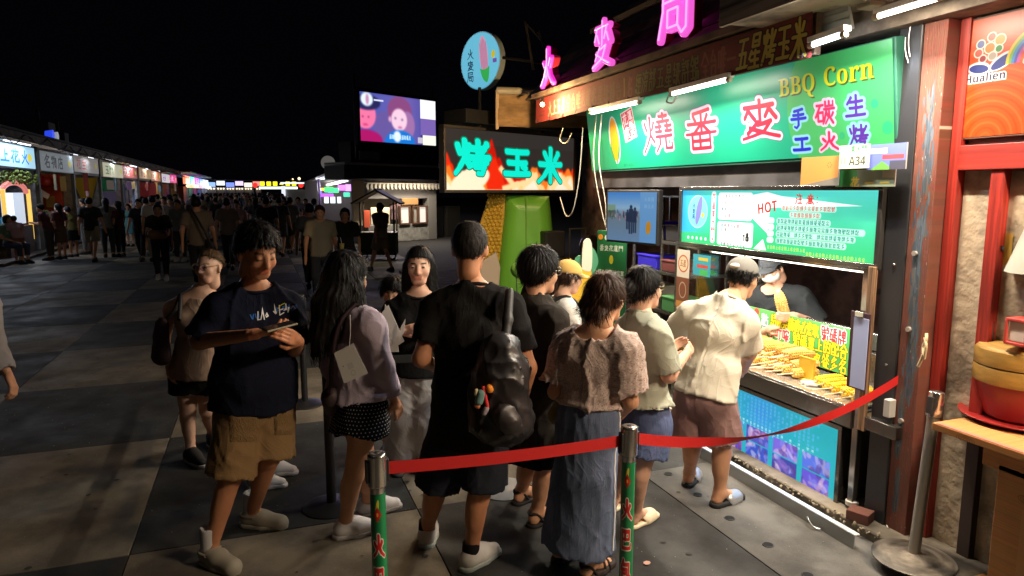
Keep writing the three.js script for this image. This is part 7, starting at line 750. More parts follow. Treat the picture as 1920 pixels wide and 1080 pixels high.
{ // woman in a floral blouse and denim skirt
  const D = 3.25, P = person('person in mauve patterned blouse and long denim skirt', { group: QUEUE, D, az: 42, headAz: 58, headPitch: 0, fem: true, skin: SKIN.b, base: onGround(1082, 1065), seed: 45, s: 0.94, armW: 0.95,
    J: jointsAt(D, { head: [1136, 560], neck: [1116, 625], shL: [1066, 650, 0.08], shR: [1172, 655, -0.08], elL: [1042, 735, 0.06], wrL: [1055, 722, 0.28], elR: [1182, 752, -0.06], wrR: [1170, 772, 0.18], pelvis: [1104, 785], hipL: [1080, 795, 0.04], hipR: [1128, 795, -0.04], knL: [1068, 910, 0.06], knR: [1112, 920, -0.02] }),
    feet: [footAz(1040, 1058, 60), footAz(1090, 1092, 66)], shirt: { name: 'blouse', m: fabric([1, 1, 1], { map: floralTex }), sleeve: 0.8, puff: true, hem: 0.2, inf: 0.018, neckR: 0.1, neckF: -0.02, neckUp: 0, wr: 0.014, fx: 12, fy: 4, flare: -0.004 }, bottom: { name: 'denim_skirt', top: 0.26, m: fabric([1, 1, 1], { map: denimTex }), skirt: 0.14, r: 0.172, f: 1.15, inf: 0.016, wr: 0.01, fy: 1.6 },
    hair: { c: 'brown', t: 0.014, line: [0.06, 0.62], mess: 1, extra: (L) => [cap(L(-0.06, -0.03, -0.05), L(0.02, -0.07, -0.09), 0.05, 0.045, 0.03), cap(L(-0.03, -0.06, -0.1), L(-0.045, -0.12, -0.1), 0.035, 0.02, 0.02), cap(L(0.06, -0.03, 0.02), L(0.065, -0.07, 0.03), 0.03, 0.02, 0.03), cap(L(-0.065, -0.02, 0.02), L(-0.06, -0.06, 0.0), 0.03, 0.03, 0.03)] }, shoes: { type: 'sandal', m: M([0.02, 0.012, 0.01], 0.7), h: 0.035 } });
  denimParts = P;
}
{ // woman in a sage tee
  const D = 3.66, P = person('person in sage green tee and denim shorts with dark bun', { group: QUEUE, D, az: 66, headAz: 74, headPitch: 2, fem: true, skin: SKIN.d, base: onGround(1185, 985), seed: 51, s: 0.95, armW: 1.0, stout: 1.04,
    J: jointsAt(D, { head: [1208, 541], neck: [1200, 596], shR: [1232, 628, -0.16], shL: [1176, 622, 0.15], elR: [1254, 704, -0.14], wrR: [1286, 664, 0.05], elL: [1200, 700, 0.22], wrL: [1250, 660, 0.3], pelvis: [1208, 775], hipR: [1222, 790, -0.06], hipL: [1192, 785, 0.07], knR: [1200, 890, -0.08], knL: [1174, 880, 0.08] }),
    feet: [footAz(1142, 960, 62), footAz(1180, 992, 68)], shirt: { m: fabric([0.34, 0.36, 0.29]), sleeve: 0.88, hem: 0.14, inf: 0.018, sleeveFlare: 0.016, wr: 0.01 }, bottom: { m: fabric([0.75, 0.8, 1], { map: denimTex }), len: 0.62, inf: 0.035, flare: 0.04 },
    hair: { t: 0.01, line: [0.072, 0.62], mess: 0.6, extra: (L) => [cap(L(-0.01, 0.035, -0.115), L(0.01, 0.02, -0.12), 0.035, 0.035, 0.015), cap(L(0, -0.03, -0.07), L(0, -0.05, -0.07), 0.045, 0.04, 0.03)] }, shoes: { type: 'slide', m: M([0.68, 0.58, 0.4], 0.65) } });
  glasses(P.H, P.gr, M([0.3, 0.22, 0.12], 0.3, { metalness: 0.7 }), PH([0.95, 0.95, 0.95], 0.03, { transmission: 1, thickness: 0 }));
  sageParts = P;
}
{ // man in a cream tee bending to the window
  const D = 4.0, P = person('person in cream tee, mauve shorts and grey cap leaning at the kiosk', { group: QUEUE, D, az: 48, headAz: 66, headPitch: -14, skin: SKIN.b, base: onGround(1330, 940), seed: 57, ankleUp: 0.085,
    J: jointsAt(D, { head: [1392, 520, 0.12], neck: [1362, 570, 0.04], shL: [1296, 588, 0.18], shR: [1398, 604, -0.06], elL: [1262, 625, 0.4], wrL: [1290, 622, 0.62], elR: [1405, 662, 0.04], wrR: [1396, 690, 0.24], pelvis: [1322, 735, -0.02], hipL: [1298, 742, 0.05], hipR: [1345, 745, -0.05], knL: [1298, 836, 0.08], knR: [1354, 848, -0.02] }),
    feet: [footAz(1287, 915, 50), footAz(1336, 952, 78)], shirt: { m: fabric([0.62, 0.58, 0.47]), sleeve: 0.85, hem: -0.03, inf: 0.015, sleeveFlare: 0.02, wr: 0.011, fy: 3 }, bottom: { m: fabric([0.26, 0.16, 0.15]), len: 0.74, inf: 0.034, flare: 0.035, wr: 0.009 }, hair: { t: 0.007, line: [0.05, 0.9], capped: true, len: 0.02 },
    shoes: { type: 'slide', m: M([0.012, 0.012, 0.013], 0.7), m2: M([0.5, 0.5, 0.52], 0.3, { metalness: 0.6 }), h: 0.032 } });
  const c = capHat(P.H, P.gr, fabric([0.2, 0.19, 0.17]), null, { tip: 0.25 }); { const q = P.H.L(0, 0.052, -0.115); part('badge', T(new THREE.SphereGeometry(1, 14, 10).scale(0.03, 0.016, 0.03), q.x, q.y, q.z), M([0.55, 0.48, 0.4], 0.7), c); }
  glasses(P.H, P.gr, M([0.4, 0.4, 0.4], 0.3, { metalness: 0.8 }), PH([0.95, 0.95, 0.95], 0.03, { transmission: 1, thickness: 0 }));
  creamParts = P;
}
{ // stall worker behind the glass
  const D = 5.2, P = person('stall worker in black tee, dark cap and white mask holding corn', { D, az: 262, headAz: 262, headPitch: -28, skin: SKIN.d, base: V(3.78, 0.06, -4.24), seed: 61, stout: 1.12,
    J: jointsAt(D, { head: [1448, 500, 0.06], neck: [1450, 548, 0.12], shR: [1400, 562, 0.26], shL: [1500, 556, -0.02], elR: [1395, 640, 0.2], wrR: [1440, 618, -0.05], elL: [1532, 610, -0.1], wrL: [1492, 592, -0.24], pelvis: [1462, 680, 0.2], hipL: [1476, 690, 0.1], hipR: [1448, 690, 0.28], knL: [1470, 768, 0.06], knR: [1440, 765, 0.22] }),
    feet: [[V(3.84, 0.06, -4.1), V(3.6, 0.06, -4.12)], [V(3.86, 0.06, -4.36), V(3.6, 0.06, -4.4)]], handL: { dir: azDir(285).add(V(0, -0.1, 0)), n: azDir(345).add(V(0, 0.1, 0)), curl: [0.85, 0.9, 0.9, 0.9] }, shirt: { m: fabric([0.028, 0.032, 0.035]), sleeve: 0.95, hem: -0.2, inf: 0.024, sleeveFlare: 0.03, wr: 0.012 }, bottom: { name: 'trousers', m: fabric([0.02, 0.025, 0.04]), len: 1.95 }, hair: { t: 0.008, line: [0.05, 0.8], capped: true, len: 0.02 }, shoes: { type: 'shoe', m: M([0.03, 0.03, 0.03], 0.8) } });
  capHat(P.H, P.gr, fabric([0.05, 0.055, 0.062]), null, { tip: 0.12 });
  { const { L, ax } = P.H; const O = P.H.L(0, 0, 0); part('face_mask', blend([ell(L(0, -0.045, 0.03), ax, [0.072, 0.066, 0.088], 0.01)], 0.006, (x, y, z, d) => { const f = (x - O.x) * P.H.fwd.x + (y - O.y) * P.H.fwd.y + (z - O.z) * P.H.fwd.z, u = (x - O.x) * P.H.up.x + (y - O.y) * P.H.up.y + (z - O.z) * P.H.up.z; return Math.max(d, 0.02 - f, u + 0.012 - 0.1 * f); }), M([0.78, 0.76, 0.75], 0.9), P.gr); }
  workerParts = P;
}
{ // arm of a passer-by at the left edge of the pavement
  const D = 4.35; person('person in pale long sleeved jacket walking apart from the queue', { D, az: 160, headAz: 160, skin: SKIN.b, base: onGround(-105, 905), seed: 66, lod: 1.3,
    J: jointsAt(D, { head: [-95, 470], neck: [-95, 545], shR: [-165, 575], shL: [-32, 570], elR: [-178, 660], wrR: [-150, 735], elL: [-14, 640], wrL: [16, 705, -0.08], pelvis: [-98, 745], hipL: [-76, 755], hipR: [-120, 755], knL: [-75, 830], knR: [-120, 840] }), feet: [footAz(-75, 905, 160), footAz(-120, 915, 165)], handL: { curl: 0.7 },
    shirt: { name: 'jacket', m: fabric([0.27, 0.25, 0.25]), sleeve: 1.85, inf: 0.024, wr: 0.012 }, bottom: { name: 'trousers', m: fabric([0.02, 0.02, 0.02]), len: 1.94 }, hair: { t: 0.012 }, shoes: { type: 'shoe', m: M([0.03, 0.03, 0.03], 0.8) } });
}
const stripeTex = canvasTex(256, 256, (g) => { g.fillStyle = '#d8d2cc'; g.fillRect(0, 0, 256, 256); for (let i = 0; i < 26; i++) { g.strokeStyle = i % 3 ? '#55504e' : '#7a3b38'; g.lineWidth = rr(3, 9); g.beginPath(); const y = i * 10; g.moveTo(0, y); g.bezierCurveTo(80, y + rr(-20, 20), 170, y + rr(-20, 20), 256, y); g.stroke(); } }, { repeat: [4, 4] });
{ // person hidden behind the navy tee
  const D = 4.3; person('person in white striped top half hidden behind the navy tee', { group: QUEUE, D, az: 120, headAz: 120, fem: true, skin: SKIN.b, base: onGround(500, 908), seed: 70, lod: 1.3, s: 0.92,
    J: jointsAt(D, { head: [478, 492], neck: [474, 545], shR: [440, 560, -0.08], shL: [512, 556, 0.1], elR: [440, 630, -0.1], wrR: [480, 640, -0.2], elL: [520, 625, 0.1], wrL: [510, 640, -0.1], pelvis: [485, 690], hipL: [502, 700, 0.04], hipR: [470, 702, -0.03], knL: [505, 790, 0.03], knR: [480, 800, -0.03] }), feet: [footAz(492, 888, 112), footAz(466, 915, 105)],
    shirt: { m: fabric([1, 1, 1], { map: stripeTex }), sleeve: 0.8 }, bottom: { name: 'trousers', m: fabric([0.012, 0.012, 0.014]), len: 1.85 }, hair: { t: 0.01 }, shoes: { type: 'shoe', m: M([0.62, 0.6, 0.6], 0.75) } });
}
// ---------- people farther off: low-resolution figures in a few poses, coloured one by one ----------
const crowdPose = {}; 
function poseGeo(key, o) {
  if (crowdPose[key]) return crowdPose[key];
  const b = V(0, 0, 0), f = V(0, 0, -1), st = o.step ?? 0, J = { head: V(0, 1.58, -0.02), neck: V(0, 1.42, 0), shL: V(-0.18, 1.38, 0), shR: V(0.18, 1.38, 0), elL: V(-0.24, 1.1, 0.02 + st * 0.1), elR: V(0.24, 1.1, 0.02 - st * 0.1), wrL: V(-0.25, 0.86, -0.05 + st * 0.16), wrR: V(0.25, 0.86, -0.05 - st * 0.2), pelvis: V(0, 0.92, 0), hipL: V(-0.09, 0.9, 0), hipR: V(0.09, 0.9, 0), knL: V(-0.1, 0.5, -st * 0.14), knR: V(0.1, 0.5, st * 0.06) };
  if (o.phone) { J.elR = V(0.24, 1.12, -0.05); J.wrR = V(0.12, 1.28, -0.3); }
  if (o.both) { J.elL = V(-0.24, 1.12, -0.05); J.wrL = V(-0.06, 1.16, -0.32); J.elR = V(0.24, 1.12, -0.05); J.wrR = V(0.06, 1.16, -0.32); }
  if (o.lean) for (const k of ['head', 'neck', 'shL', 'shR', 'elL', 'elR', 'wrL', 'wrR']) J[k].add(V(0, -0.06, -0.16 * (J[k].y - 0.7)));
  if (o.sit) { for (const k in J) J[k].y -= 0.36; J.knL = V(-0.12, 0.5, -0.42); J.knR = V(0.12, 0.5, -0.42); J.wrL = V(-0.12, 0.62, -0.3); J.wrR = V(0.12, 0.62, -0.3); }
  const feet = o.sit ? [[V(-0.12, 0, -0.36), V(-0.12, 0, -0.6)], [V(0.12, 0, -0.36), V(0.12, 0, -0.6)]] : [[V(-0.1, 0, 0.06 - st * 0.3), V(-0.1, 0, -0.2 - st * 0.3)], [V(0.1, 0, 0.06 + st * 0.28), V(0.1, 0, -0.2 + st * 0.28)]];
  const g = new THREE.Group(), m = M([1, 1, 1]);
  person('', { parent: g, J, base: b, feet, az: 0, lod: 2.2, fem: o.fem, shirt: { m, sleeve: o.sleeve ?? 0.75, hem: o.hem ?? -0.15, wr: 0.012, cell: 0.012 }, bottom: { m, name: o.skirt ? 'skirt' : o.len > 1 ? 'trousers' : 'shorts', len: o.len ?? 1.9, skirt: o.skirt, cell: 0.013, inf: 0.026 }, hair: { t: 0.014, line: [0.06, o.longHair ? 0.5 : 0.8], long: o.longHair, longF: 0.04, extra: o.longHair ? (L) => [cap(L(0, 0, -0.05), L(0, -0.26, -0.08), 0.085, 0.06, 0.04)] : undefined }, shoes: { type: 'shoe', m } });
  return crowdPose[key] = g.children.filter((c) => c.isMesh);
}
const POSES = { stand: { len: 1.9 }, shorts: { len: 0.9 }, walk: { step: 1, len: 1.9 }, walkShorts: { step: 1, len: 0.9 }, phone: { phone: true, len: 1.9, fem: true, longHair: true }, lady: { fem: true, longHair: true, len: 1.9, step: 0.6 }, skirt: { fem: true, longHair: true, skirt: 0.5, len: 1 }, lean: { lean: true, both: true, len: 1.9 }, leanShorts: { lean: true, len: 0.9, both: true }, sit: { sit: true, len: 1.7, fem: true, longHair: true } };
const crowdMat = new Map(), cm = (c) => { const k = c.join(); if (!crowdMat.has(k)) crowdMat.set(k, M(c, 0.9)); return crowdMat.get(k); };
const COLS = { black: [0.012, 0.012, 0.014], navy: [0.02, 0.03, 0.06], grey: [0.14, 0.14, 0.14], taupe: [0.17, 0.13, 0.1], khaki: [0.26, 0.22, 0.15], white: [0.55, 0.54, 0.53], maroon: [0.09, 0.02, 0.03], olive: [0.2, 0.18, 0.05], teal: [0.1, 0.28, 0.3], red: [0.4, 0.03, 0.03], lilac: [0.4, 0.34, 0.45], tan: [0.3, 0.22, 0.14], pink: [0.4, 0.24, 0.26], rust: [0.2, 0.09, 0.05], green: [0.1, 0.18, 0.12], charcoal: [0.035, 0.035, 0.04], blue: [0.06, 0.1, 0.22], cream: [0.5, 0.45, 0.36], brown: [0.1, 0.06, 0.04] };
function figure(label, pose, p, az, h, top, bot, group, o = {}) {
  const g = thing('person', label, 'person', [p.x, o.y ?? 0, p.z], -az * Math.PI / 180, group), sc = h / 1.7, meshes = poseGeo(pose, POSES[pose]);
  for (const m of meshes) { const c = m.name === 'body' ? skinMat : m.name === 'hair' ? (o.hair ? hairMats[o.hair] : hairMats.black) : /shirt/.test(m.name) ? cm(COLS[top]) : /shoe/.test(m.name) ? cm(COLS[o.shoe ?? 'black']) : cm(COLS[bot]), k = part(m.name, m.geometry, c, g); k.scale.setScalar(sc); for (const ch of m.children) { const q = part(ch.name, ch.geometry, c, k); } }
  return g;
}
{
  const F = (label, pose, px, py, az, h, top, bot, o) => figure(label, pose, onGround(px, py), az, h, top, bot, 'strollers in the market street', o);
  F('person in olive tee holding a yellow drink walking up the street', 'walk', 606, 572, 185, 1.66, 'khaki', 'charcoal', { hair: 'brown' }); F('person in black beside the one with the yellow drink', 'lady', 652, 560, 190, 1.6, 'black', 'black'); F('person in grey green top with strap buying at the snack cart', 'walkShorts', 716, 508, 330, 1.62, 'khaki', 'taupe'); F('person in grey jacket right behind the yellow drink', 'walk', 586, 545, 10, 1.66, 'grey', 'black');
  F('person in black trousers carrying a rust coloured bag', 'lady', 305, 525, 178, 1.62, 'black', 'black', { shoe: 'white' }); F('broad person in taupe shirt with diagonal strap seen from behind', 'walk', 378, 545, 5, 1.78, 'taupe', 'black'); F('person in maroon top and wide black trousers holding up a phone', 'phone', 228, 481, 300, 1.6, 'maroon', 'black'); F('person in dark vest and grey trousers at the pennant stall', 'stand', 165, 477, 290, 1.68, 'charcoal', 'grey'); F('person in olive yellow tee bending at the grey sign stall', 'leanShorts', 140, 482, 310, 1.5, 'olive', 'black'); F('person in dark maroon dress at the grey sign stall', 'skirt', 118, 486, 300, 1.55, 'maroon', 'brown'); F('person in black cap and maroon top at the game stall edge', 'lean', 96, 488, 275, 1.6, 'maroon', 'charcoal'); F('person in pink top crouching by the game machine', 'leanShorts', 38, 494, 320, 1.3, 'pink', 'rust'); F('long haired person with green shirt seated before the game machine', 'sit', 22, 494, 120, 1.62, 'green', 'navy');
  F('person in teal dress before the painted wall stall', 'skirt', 246, 462, 200, 1.45, 'teal', 'teal'); F('person in black walking between teal dress and rust bag', 'walk', 268, 488, 190, 1.68, 'black', 'black'); F('person in dark plaid shirt beside the rust bag', 'walk', 280, 478, 10, 1.7, 'charcoal', 'charcoal'); F('person in pale grey top behind the taupe shirt', 'stand', 340, 490, 200, 1.66, 'grey', 'charcoal', { shoe: 'white' }); F('person in brown top walking behind the rust bag', 'walk', 325, 472, 185, 1.7, 'brown', 'black');
  F('person in grey tee and dark shorts striding beyond the navy tee', 'walkShorts', 528, 480, 15, 1.72, 'charcoal', 'charcoal'); F('person in dark grey shirt and black shorts walking away', 'walkShorts', 548, 474, 25, 1.7, 'grey', 'charcoal'); F('person in black tee behind the head of the navy tee', 'stand', 505, 500, 10, 1.75, 'black', 'black'); F('person in olive drab top left of the navy tee head', 'walk', 432, 505, 8, 1.72, 'taupe', 'black'); F('person in white top pointing near the arcade', 'phone', 592, 455, 60, 1.62, 'white', 'navy'); F('person in red top near the arcade', 'stand', 576, 450, 200, 1.6, 'red', 'lilac'); F('person in lilac top near the arcade', 'lady', 562, 452, 190, 1.66, 'lilac', 'white'); F('person in white dress further up the street', 'skirt', 567, 470, 185, 1.3, 'white', 'white'); F('person with dark hair inside the snack house window', 'stand', 742, 452, 190, 1.65, 'pink', 'black');
  // the crowd farther down, sixty or so that can still be told from one another only by their place
  const tops = ['black', 'charcoal', 'navy', 'grey', 'taupe', 'white', 'maroon', 'cream', 'tan', 'blue', 'pink', 'khaki'], poses = ['walk', 'stand', 'lady', 'walkShorts', 'phone', 'shorts'];
  for (let i = 0; i < 96; i++) { const z = -20 - Math.pow(rnd(), 1.1) * 42, x = rr(-4.6, 1.6) * (1 - (-z - 26) / 160) - 0.3, top = tops[Math.floor(rnd() * tops.length)], bot = ['black', 'charcoal', 'navy', 'khaki'][Math.floor(rnd() * 4)]; figure(`person in ${top === 'tan' ? 'tan' : top} top and ${bot} ${'legwear'} in the distant crowd`, poses[i % 6], V(x, 0, z), rnd() < 0.5 ? rr(-25, 25) : 180 + rr(-25, 25), rr(1.52, 1.78), top, bot, 'distant crowd in the street'); }
  // beyond that one mass
  const kinds = ['walk', 'lady', 'stand'], list = { dark: [], pale: [] }; for (let i = 0; i < 64; i++) { const z = -60 - rnd() * 30, x = rr(-5, 3.4), ms = poseGeo(kinds[i % 3], POSES[kinds[i % 3]]); for (const m of ms) if (/shirt|trousers|hair/.test(m.name)) { const gm = m.geometry.clone(); gm.rotateY(rr(0, 6)).translate(x, 0, z); (m.name === 't_shirt' && i % 4 === 0 ? list.pale : list.dark).push(gm); } }
  for (const [k, m] of [['dark', cm(COLS.charcoal)], ['pale', cm(COLS.grey)]]) { const gs = list[k].map((g) => { for (const a of Object.keys(g.attributes)) if (!['position', 'normal'].includes(a)) g.deleteAttribute(a); return g; }), o = part(k === 'dark' ? 'far_crowd' : 'far_crowd_tops', gs, m, scene); meta(o, k === 'dark' ? 'mass of dark clothed people far down the street' : 'pale tops among the mass of people far down the street', 'crowd', null, 'stuff'); }
  { const p = atDepth(641, 462, 11.3), c = thing('drink_cup', 'yellow drink in a clear cup with straw', 'cup', p.toArray()); part('cup', cy(0.03, 0.042, 0.11, 0, -0.06, 0, 16), PH([0.75, 0.6, 0.18], 0.25, { transmission: 0.2 }), c); part('straw', bar(V(0, 0.04, 0), V(-0.02, 0.15, 0), 0.005), white, c); }
  { const p = atDepth(296, 440, depthOf(onGround(305, 525)) - 0.25), b = thing('rust_bag', 'rust coloured shoulder bag carried in front by person in black', 'bag', p.toArray()); part('pouch', blend([cap(V(-0.1, 0, 0), V(0.1, 0, 0.03), 0.1, 0.1, 0.05)], 0.02), M([0.22, 0.1, 0.05], 0.7), b); }
  { const d = depthOf(onGround(378, 545)) - 0.28, s = thing('body_strap', 'dark diagonal bag strap across the taupe shirt', 'strap', atDepth(380, 425, d).toArray()); part('webbing', tube([atDepth(358, 392, d + 0.1).sub(s.position), atDepth(378, 424, d).sub(s.position), atDepth(402, 470, d + 0.05).sub(s.position)], 0.022, 16, 5), blackMat, s); }
}
// ---------- queue posts and belts ----------
const chrome = M([0.6, 0.58, 0.55], 0.18, { metalness: 0.95 }), beltM = M([0.62, 0.012, 0.012], 0.7, { side: 2, bumpMap: TX.cloth, bumpScale: 0.0006 });
function stanchion(label, p, h, o = {}) {
  const t = thing('queue_post', label, 'queue post', [p.x, o.y ?? 0, p.z], o.turn ?? 0, o.group), lean = o.lean ?? [0, 0], top = V(lean[0], h, lean[1]), ax = top.clone().normalize(), q = new THREE.Quaternion().setFromUnitVectors(V(0, 1, 0), ax), R = (g) => g.applyQuaternion(q), bm = o.black ? M([0.012, 0.012, 0.013], 0.45) : chrome;
  part('base_plate', lathe([[0, 0], [o.br ?? 0.17, 0], [o.br ?? 0.17, 0.01], [0.12, 0.022], [0.04, 0.036], [0, 0.036]], 40), o.baseM ?? bm, t);
  const L = top.length(); part('pole', R(cy(0.028, 0.028, L - 0.15, 0, 0.03, 0, 24)), o.poleM ?? bm, t);
  const hd = part('head', R(T(lathe([[0, L - 0.13], [0.034, L - 0.13], [0.036, L - 0.125], [0.036, L - 0.012], [0.033, L - 0.004], [0.024, L], [0, L - 0.002]], 28))), bm, t); part('cap_screw', R(cy(0.009, 0.008, 0.003, 0, L - 0.001, 0, 12)), blackMat, hd); for (const a of o.slots ?? [0, Math.PI]) { const g = bx(0.02, 0.085, 0.03, Math.cos(a) * 0.034, L - 0.07, Math.sin(a) * 0.034, 0.004); part('belt_slot', R(g), M([0.02, 0.02, 0.02], 0.5), hd); }
  return { t, head: V(p.x, o.y ?? 0, p.z).add(ax.clone().multiplyScalar(L - 0.065)) };
}
const wrapTex = canvasTex(512, 1024, (g, W, H) => { // printed film wound round the pole: green with flames and characters
  g.fillStyle = '#0d7a45'; g.fillRect(0, 0, W, H); const o = { brush: true, outline: [[14, '#d8cfc4']] };
  for (const x of [0, W / 2]) { const icon = (cx, cy2) => { g.fillStyle = '#d8d040'; g.beginPath(); g.ellipse(cx, cy2 - 40, 16, 44, 0.3, 0, 7); g.fill(); g.fillStyle = '#b82820'; g.beginPath(); g.moveTo(cx - 44, cy2); g.lineTo(cx, cy2 - 44); g.lineTo(cx + 44, cy2); g.lineTo(cx, cy2 + 44); g.fill(); g.fillStyle = '#e8a030'; g.beginPath(); g.arc(cx, cy2, 12, 0, 7); g.fill(); }; icon(x + 128, 110); glyph(g, '火', x + 64, 220, 130, 120, 22, '#c02020', o); glyph(g, '巴', x + 64, 410, 120, 120, 22, '#c02020', o); glyph(g, '包', x + 64, 600, 120, 120, 22, '#c02020', o); glyph(g, '火', x + 64, 800, 130, 120, 22, '#c02020', o); }
});
const wrapM = PH([1, 1, 1], 0.35, { map: wrapTex, clearcoat: 0.6, clearcoatRoughness: 0.2 });
function wrap(st, h, turn) { const m = wrapM, g = new THREE.CylinderGeometry(0.0288, 0.0288, h - 0.2, 28, 1, true).rotateY(turn); part('printed_wrap', g.translate(0, 0.045 + (h - 0.2) / 2, 0), m, st.t); }
function belt(label, a, b, sag, o = {}) { // a woven band hanging on edge between two posts
  const N = 40, w = o.w ?? 0.05, P = [], uv = [], I = [], base = mix(a, b, 0.5), tw = o.twist ?? 0;
  const d = b.clone().sub(a).setY(0).normalize(), side = V(-d.z, 0, d.x);
  for (let i = 0; i <= N; i++) { const t = i / N, c = mix(a, b, t); c.y -= sag * 4 * t * (1 - t); const k = tw * Math.exp(-Math.pow((t - (o.at ?? 0.5)) * 6, 2)), ua = V(0, Math.cos(k), 0).addScaledVector(side, Math.sin(k)); for (const s of [-1, 1]) { const p = c.clone().addScaledVector(ua, s * w / 2).sub(base); P.push(p.x, p.y, p.z); uv.push(t * 8, s); } if (i) { const q = i * 2; I.push(q - 2, q - 1, q, q, q - 1, q + 1); } }
  const g = new THREE.BufferGeometry(); g.setAttribute('position', new THREE.Float32BufferAttribute(P, 3)); g.setAttribute('uv', new THREE.Float32BufferAttribute(uv, 2)); g.setIndex(I); g.computeVertexNormals();
  const o2 = solo('queue_belt', g, o.m ?? beltM, label, 'belt'); o2.position.copy(base);
}
{
  const pl = atDepth(706, 848, 2.45), pm = atDepth(1180, 797, 2.75), baseM = M([0.5, 0.49, 0.46], 0.35, { metalness: 0.8 });
  const dirL = Math.atan2(pm.z - pl.z, pm.x - pl.x), A = stanchion('chrome topped queue post in green wrap beside the lilac cardigan', pl, pl.y, { slots: [-dirL, -dirL + Math.PI], baseM }), B = stanchion('chrome topped queue post in green wrap beside the denim skirt', pm, pm.y, { slots: [-dirL + Math.PI, -0.1], baseM }); wrap(A, pl.y, -1.85); wrap(B, pm.y, -2.2);
  const end = onX(1684, 712, 3.17); const dAB = pm.clone().sub(pl).setY(0).normalize();
  belt('taut red belt between the two green wrapped queue posts', add(A.head, dAB, 0.04), add(B.head, dAB, -0.04), 0.012); const dBE = end.clone().sub(B.head).setY(0).normalize(); belt('sagging twisted red belt from green wrapped post to black steel post', add(B.head, dBE, 0.04), end, 0.13, { twist: 0.95, at: 0.42 });
  stanchion('leaning chrome queue post with round base before the red shop', onGround(1712, 1048, 0.06), 0.86, { y: 0.06, lean: [0.09, -0.02], br: 0.19, baseM: M([0.28, 0.24, 0.19], 0.45, { metalness: 0.5, map: TX.grime }), poleM: M([0.4, 0.37, 0.32], 0.35, { metalness: 0.8 }) }); stanchion('upright chrome queue post in shade beside the wooden table', onGround(1830, 1010, 0.06), 0.86, { y: 0.06, lean: [0.03, 0], br: 0.19, baseM: M([0.16, 0.14, 0.12], 0.5, { metalness: 0.5 }) });
  const C = stanchion('black queue post with chrome head behind the navy tee', onGround(572, 758), 1.0, { black: true }), D = stanchion('black queue post on dark base behind the lilac cardigan', onGround(622, 950), 0.98, { black: true }), E2 = stanchion('black queue post on grey base behind the dark brown shirt', onGround(945, 918), 0.98, { black: true, baseM: M([0.25, 0.25, 0.25], 0.5) });
  const bk = M([0.012, 0.014, 0.013], 0.8, { side: 2 }); belt('black belt between the two black queue posts behind the queue', D.head, E2.head, 0.02, { m: bk }); belt('black belt running down the street side of the queue', C.head, D.head, 0.02, { m: bk });
  const hd = part('chrome_plate', bx(0.05, 0.14, 0.03, 0, 0.93, 0.03, 0.006), chrome, C.t);
}
{ // phone of the navy tee, printed chest lettering
  const P = navyParts, h = P.j.wrR.clone().add(P.base), ph = thing('phone', 'dark phone held by the person in navy tee', 'phone', atDepth(524, 612, 3.02).toArray()); const q = new THREE.Group(); const body = part('body', bx(0.145, 0.009, 0.07, 0, 0, 0, 0.004), M([0.25, 0.22, 0.15], 0.4), ph); body.rotation.set(0.05, 0.4, 0.1); const sc = part('screen', bx(0.137, 0.002, 0.063, 0, 0.0055, 0, 0.001), M([0.02, 0.02, 0.02], 0.1), ph); sc.rotation.copy(body.rotation);
  const b = { W: 512, H: 192 }, t = canvasTex(512, 192, (g, W, H) => { g.clearRect(0, 0, W, H); g.fillStyle = '#2f6ac0'; g.font = 'bold 66px sans-serif'; g.fillText('VU', 10, 128); g.fillText('di Edge', 240, 120); g.lineCap = 'round'; g.strokeStyle = '#e6e6e6'; g.lineWidth = 10; const S = (pts) => { g.beginPath(); g.moveTo(pts[0], pts[1]); for (let i = 2; i < pts.length; i += 2) g.lineTo(pts[i], pts[i + 1]); g.stroke(); }; S([86, 70, 74, 140, 100, 140, 128, 60, 130, 146]); S([148, 118, 164, 100, 172, 126, 152, 130]); S([232, 100, 246, 120, 250, 70, 258, 124]); S([296, 60, 290, 150]); S([290, 104, 326, 100]); S([290, 150, 330, 136]); S([356, 58, 358, 110, 340, 112, 356, 90]); S([376, 96, 368, 140, 384, 96]); S([400, 110, 420, 90, 440, 118]); g.strokeStyle = '#d8c83a'; g.lineWidth = 8; S([282, 84, 312, 60, 346, 48]); });
  // the lettering follows the cloth: each point of the print is set on the shirt's surface
  const am = M([1, 1, 1], 0.85, { map: t, transparent: true, alphaTest: 0.3 }), W = 0.27, H = 0.1, c = atDepth(514, 580, 3.45).sub(P.base), g = new THREE.PlaneGeometry(W, H, 24, 8), shirt = P.gr.children.find((k) => k.name === 't_shirt'), rc = new THREE.Raycaster(), p = g.attributes.position; P.gr.updateMatrixWorld(true);
  const f = P.fwd.clone().setY(0).normalize(), r = V(f.z, 0, -f.x); for (let i = 0; i < p.count; i++) { const o = c.clone().add(P.base).addScaledVector(f, 0.6).addScaledVector(r, p.getX(i)).add(V(0, p.getY(i) + p.getX(i) * 0.12, 0)); rc.set(o, f.clone().negate()); const hit = rc.intersectObject(shirt)[0], q = (hit ? hit.point : o.addScaledVector(f, -0.4)).clone().addScaledVector(f, 0.004).sub(P.base); p.setXYZ(i, q.x, q.y, q.z); } g.computeVertexNormals(); part('chest_lettering', g, am, P.gr);
}
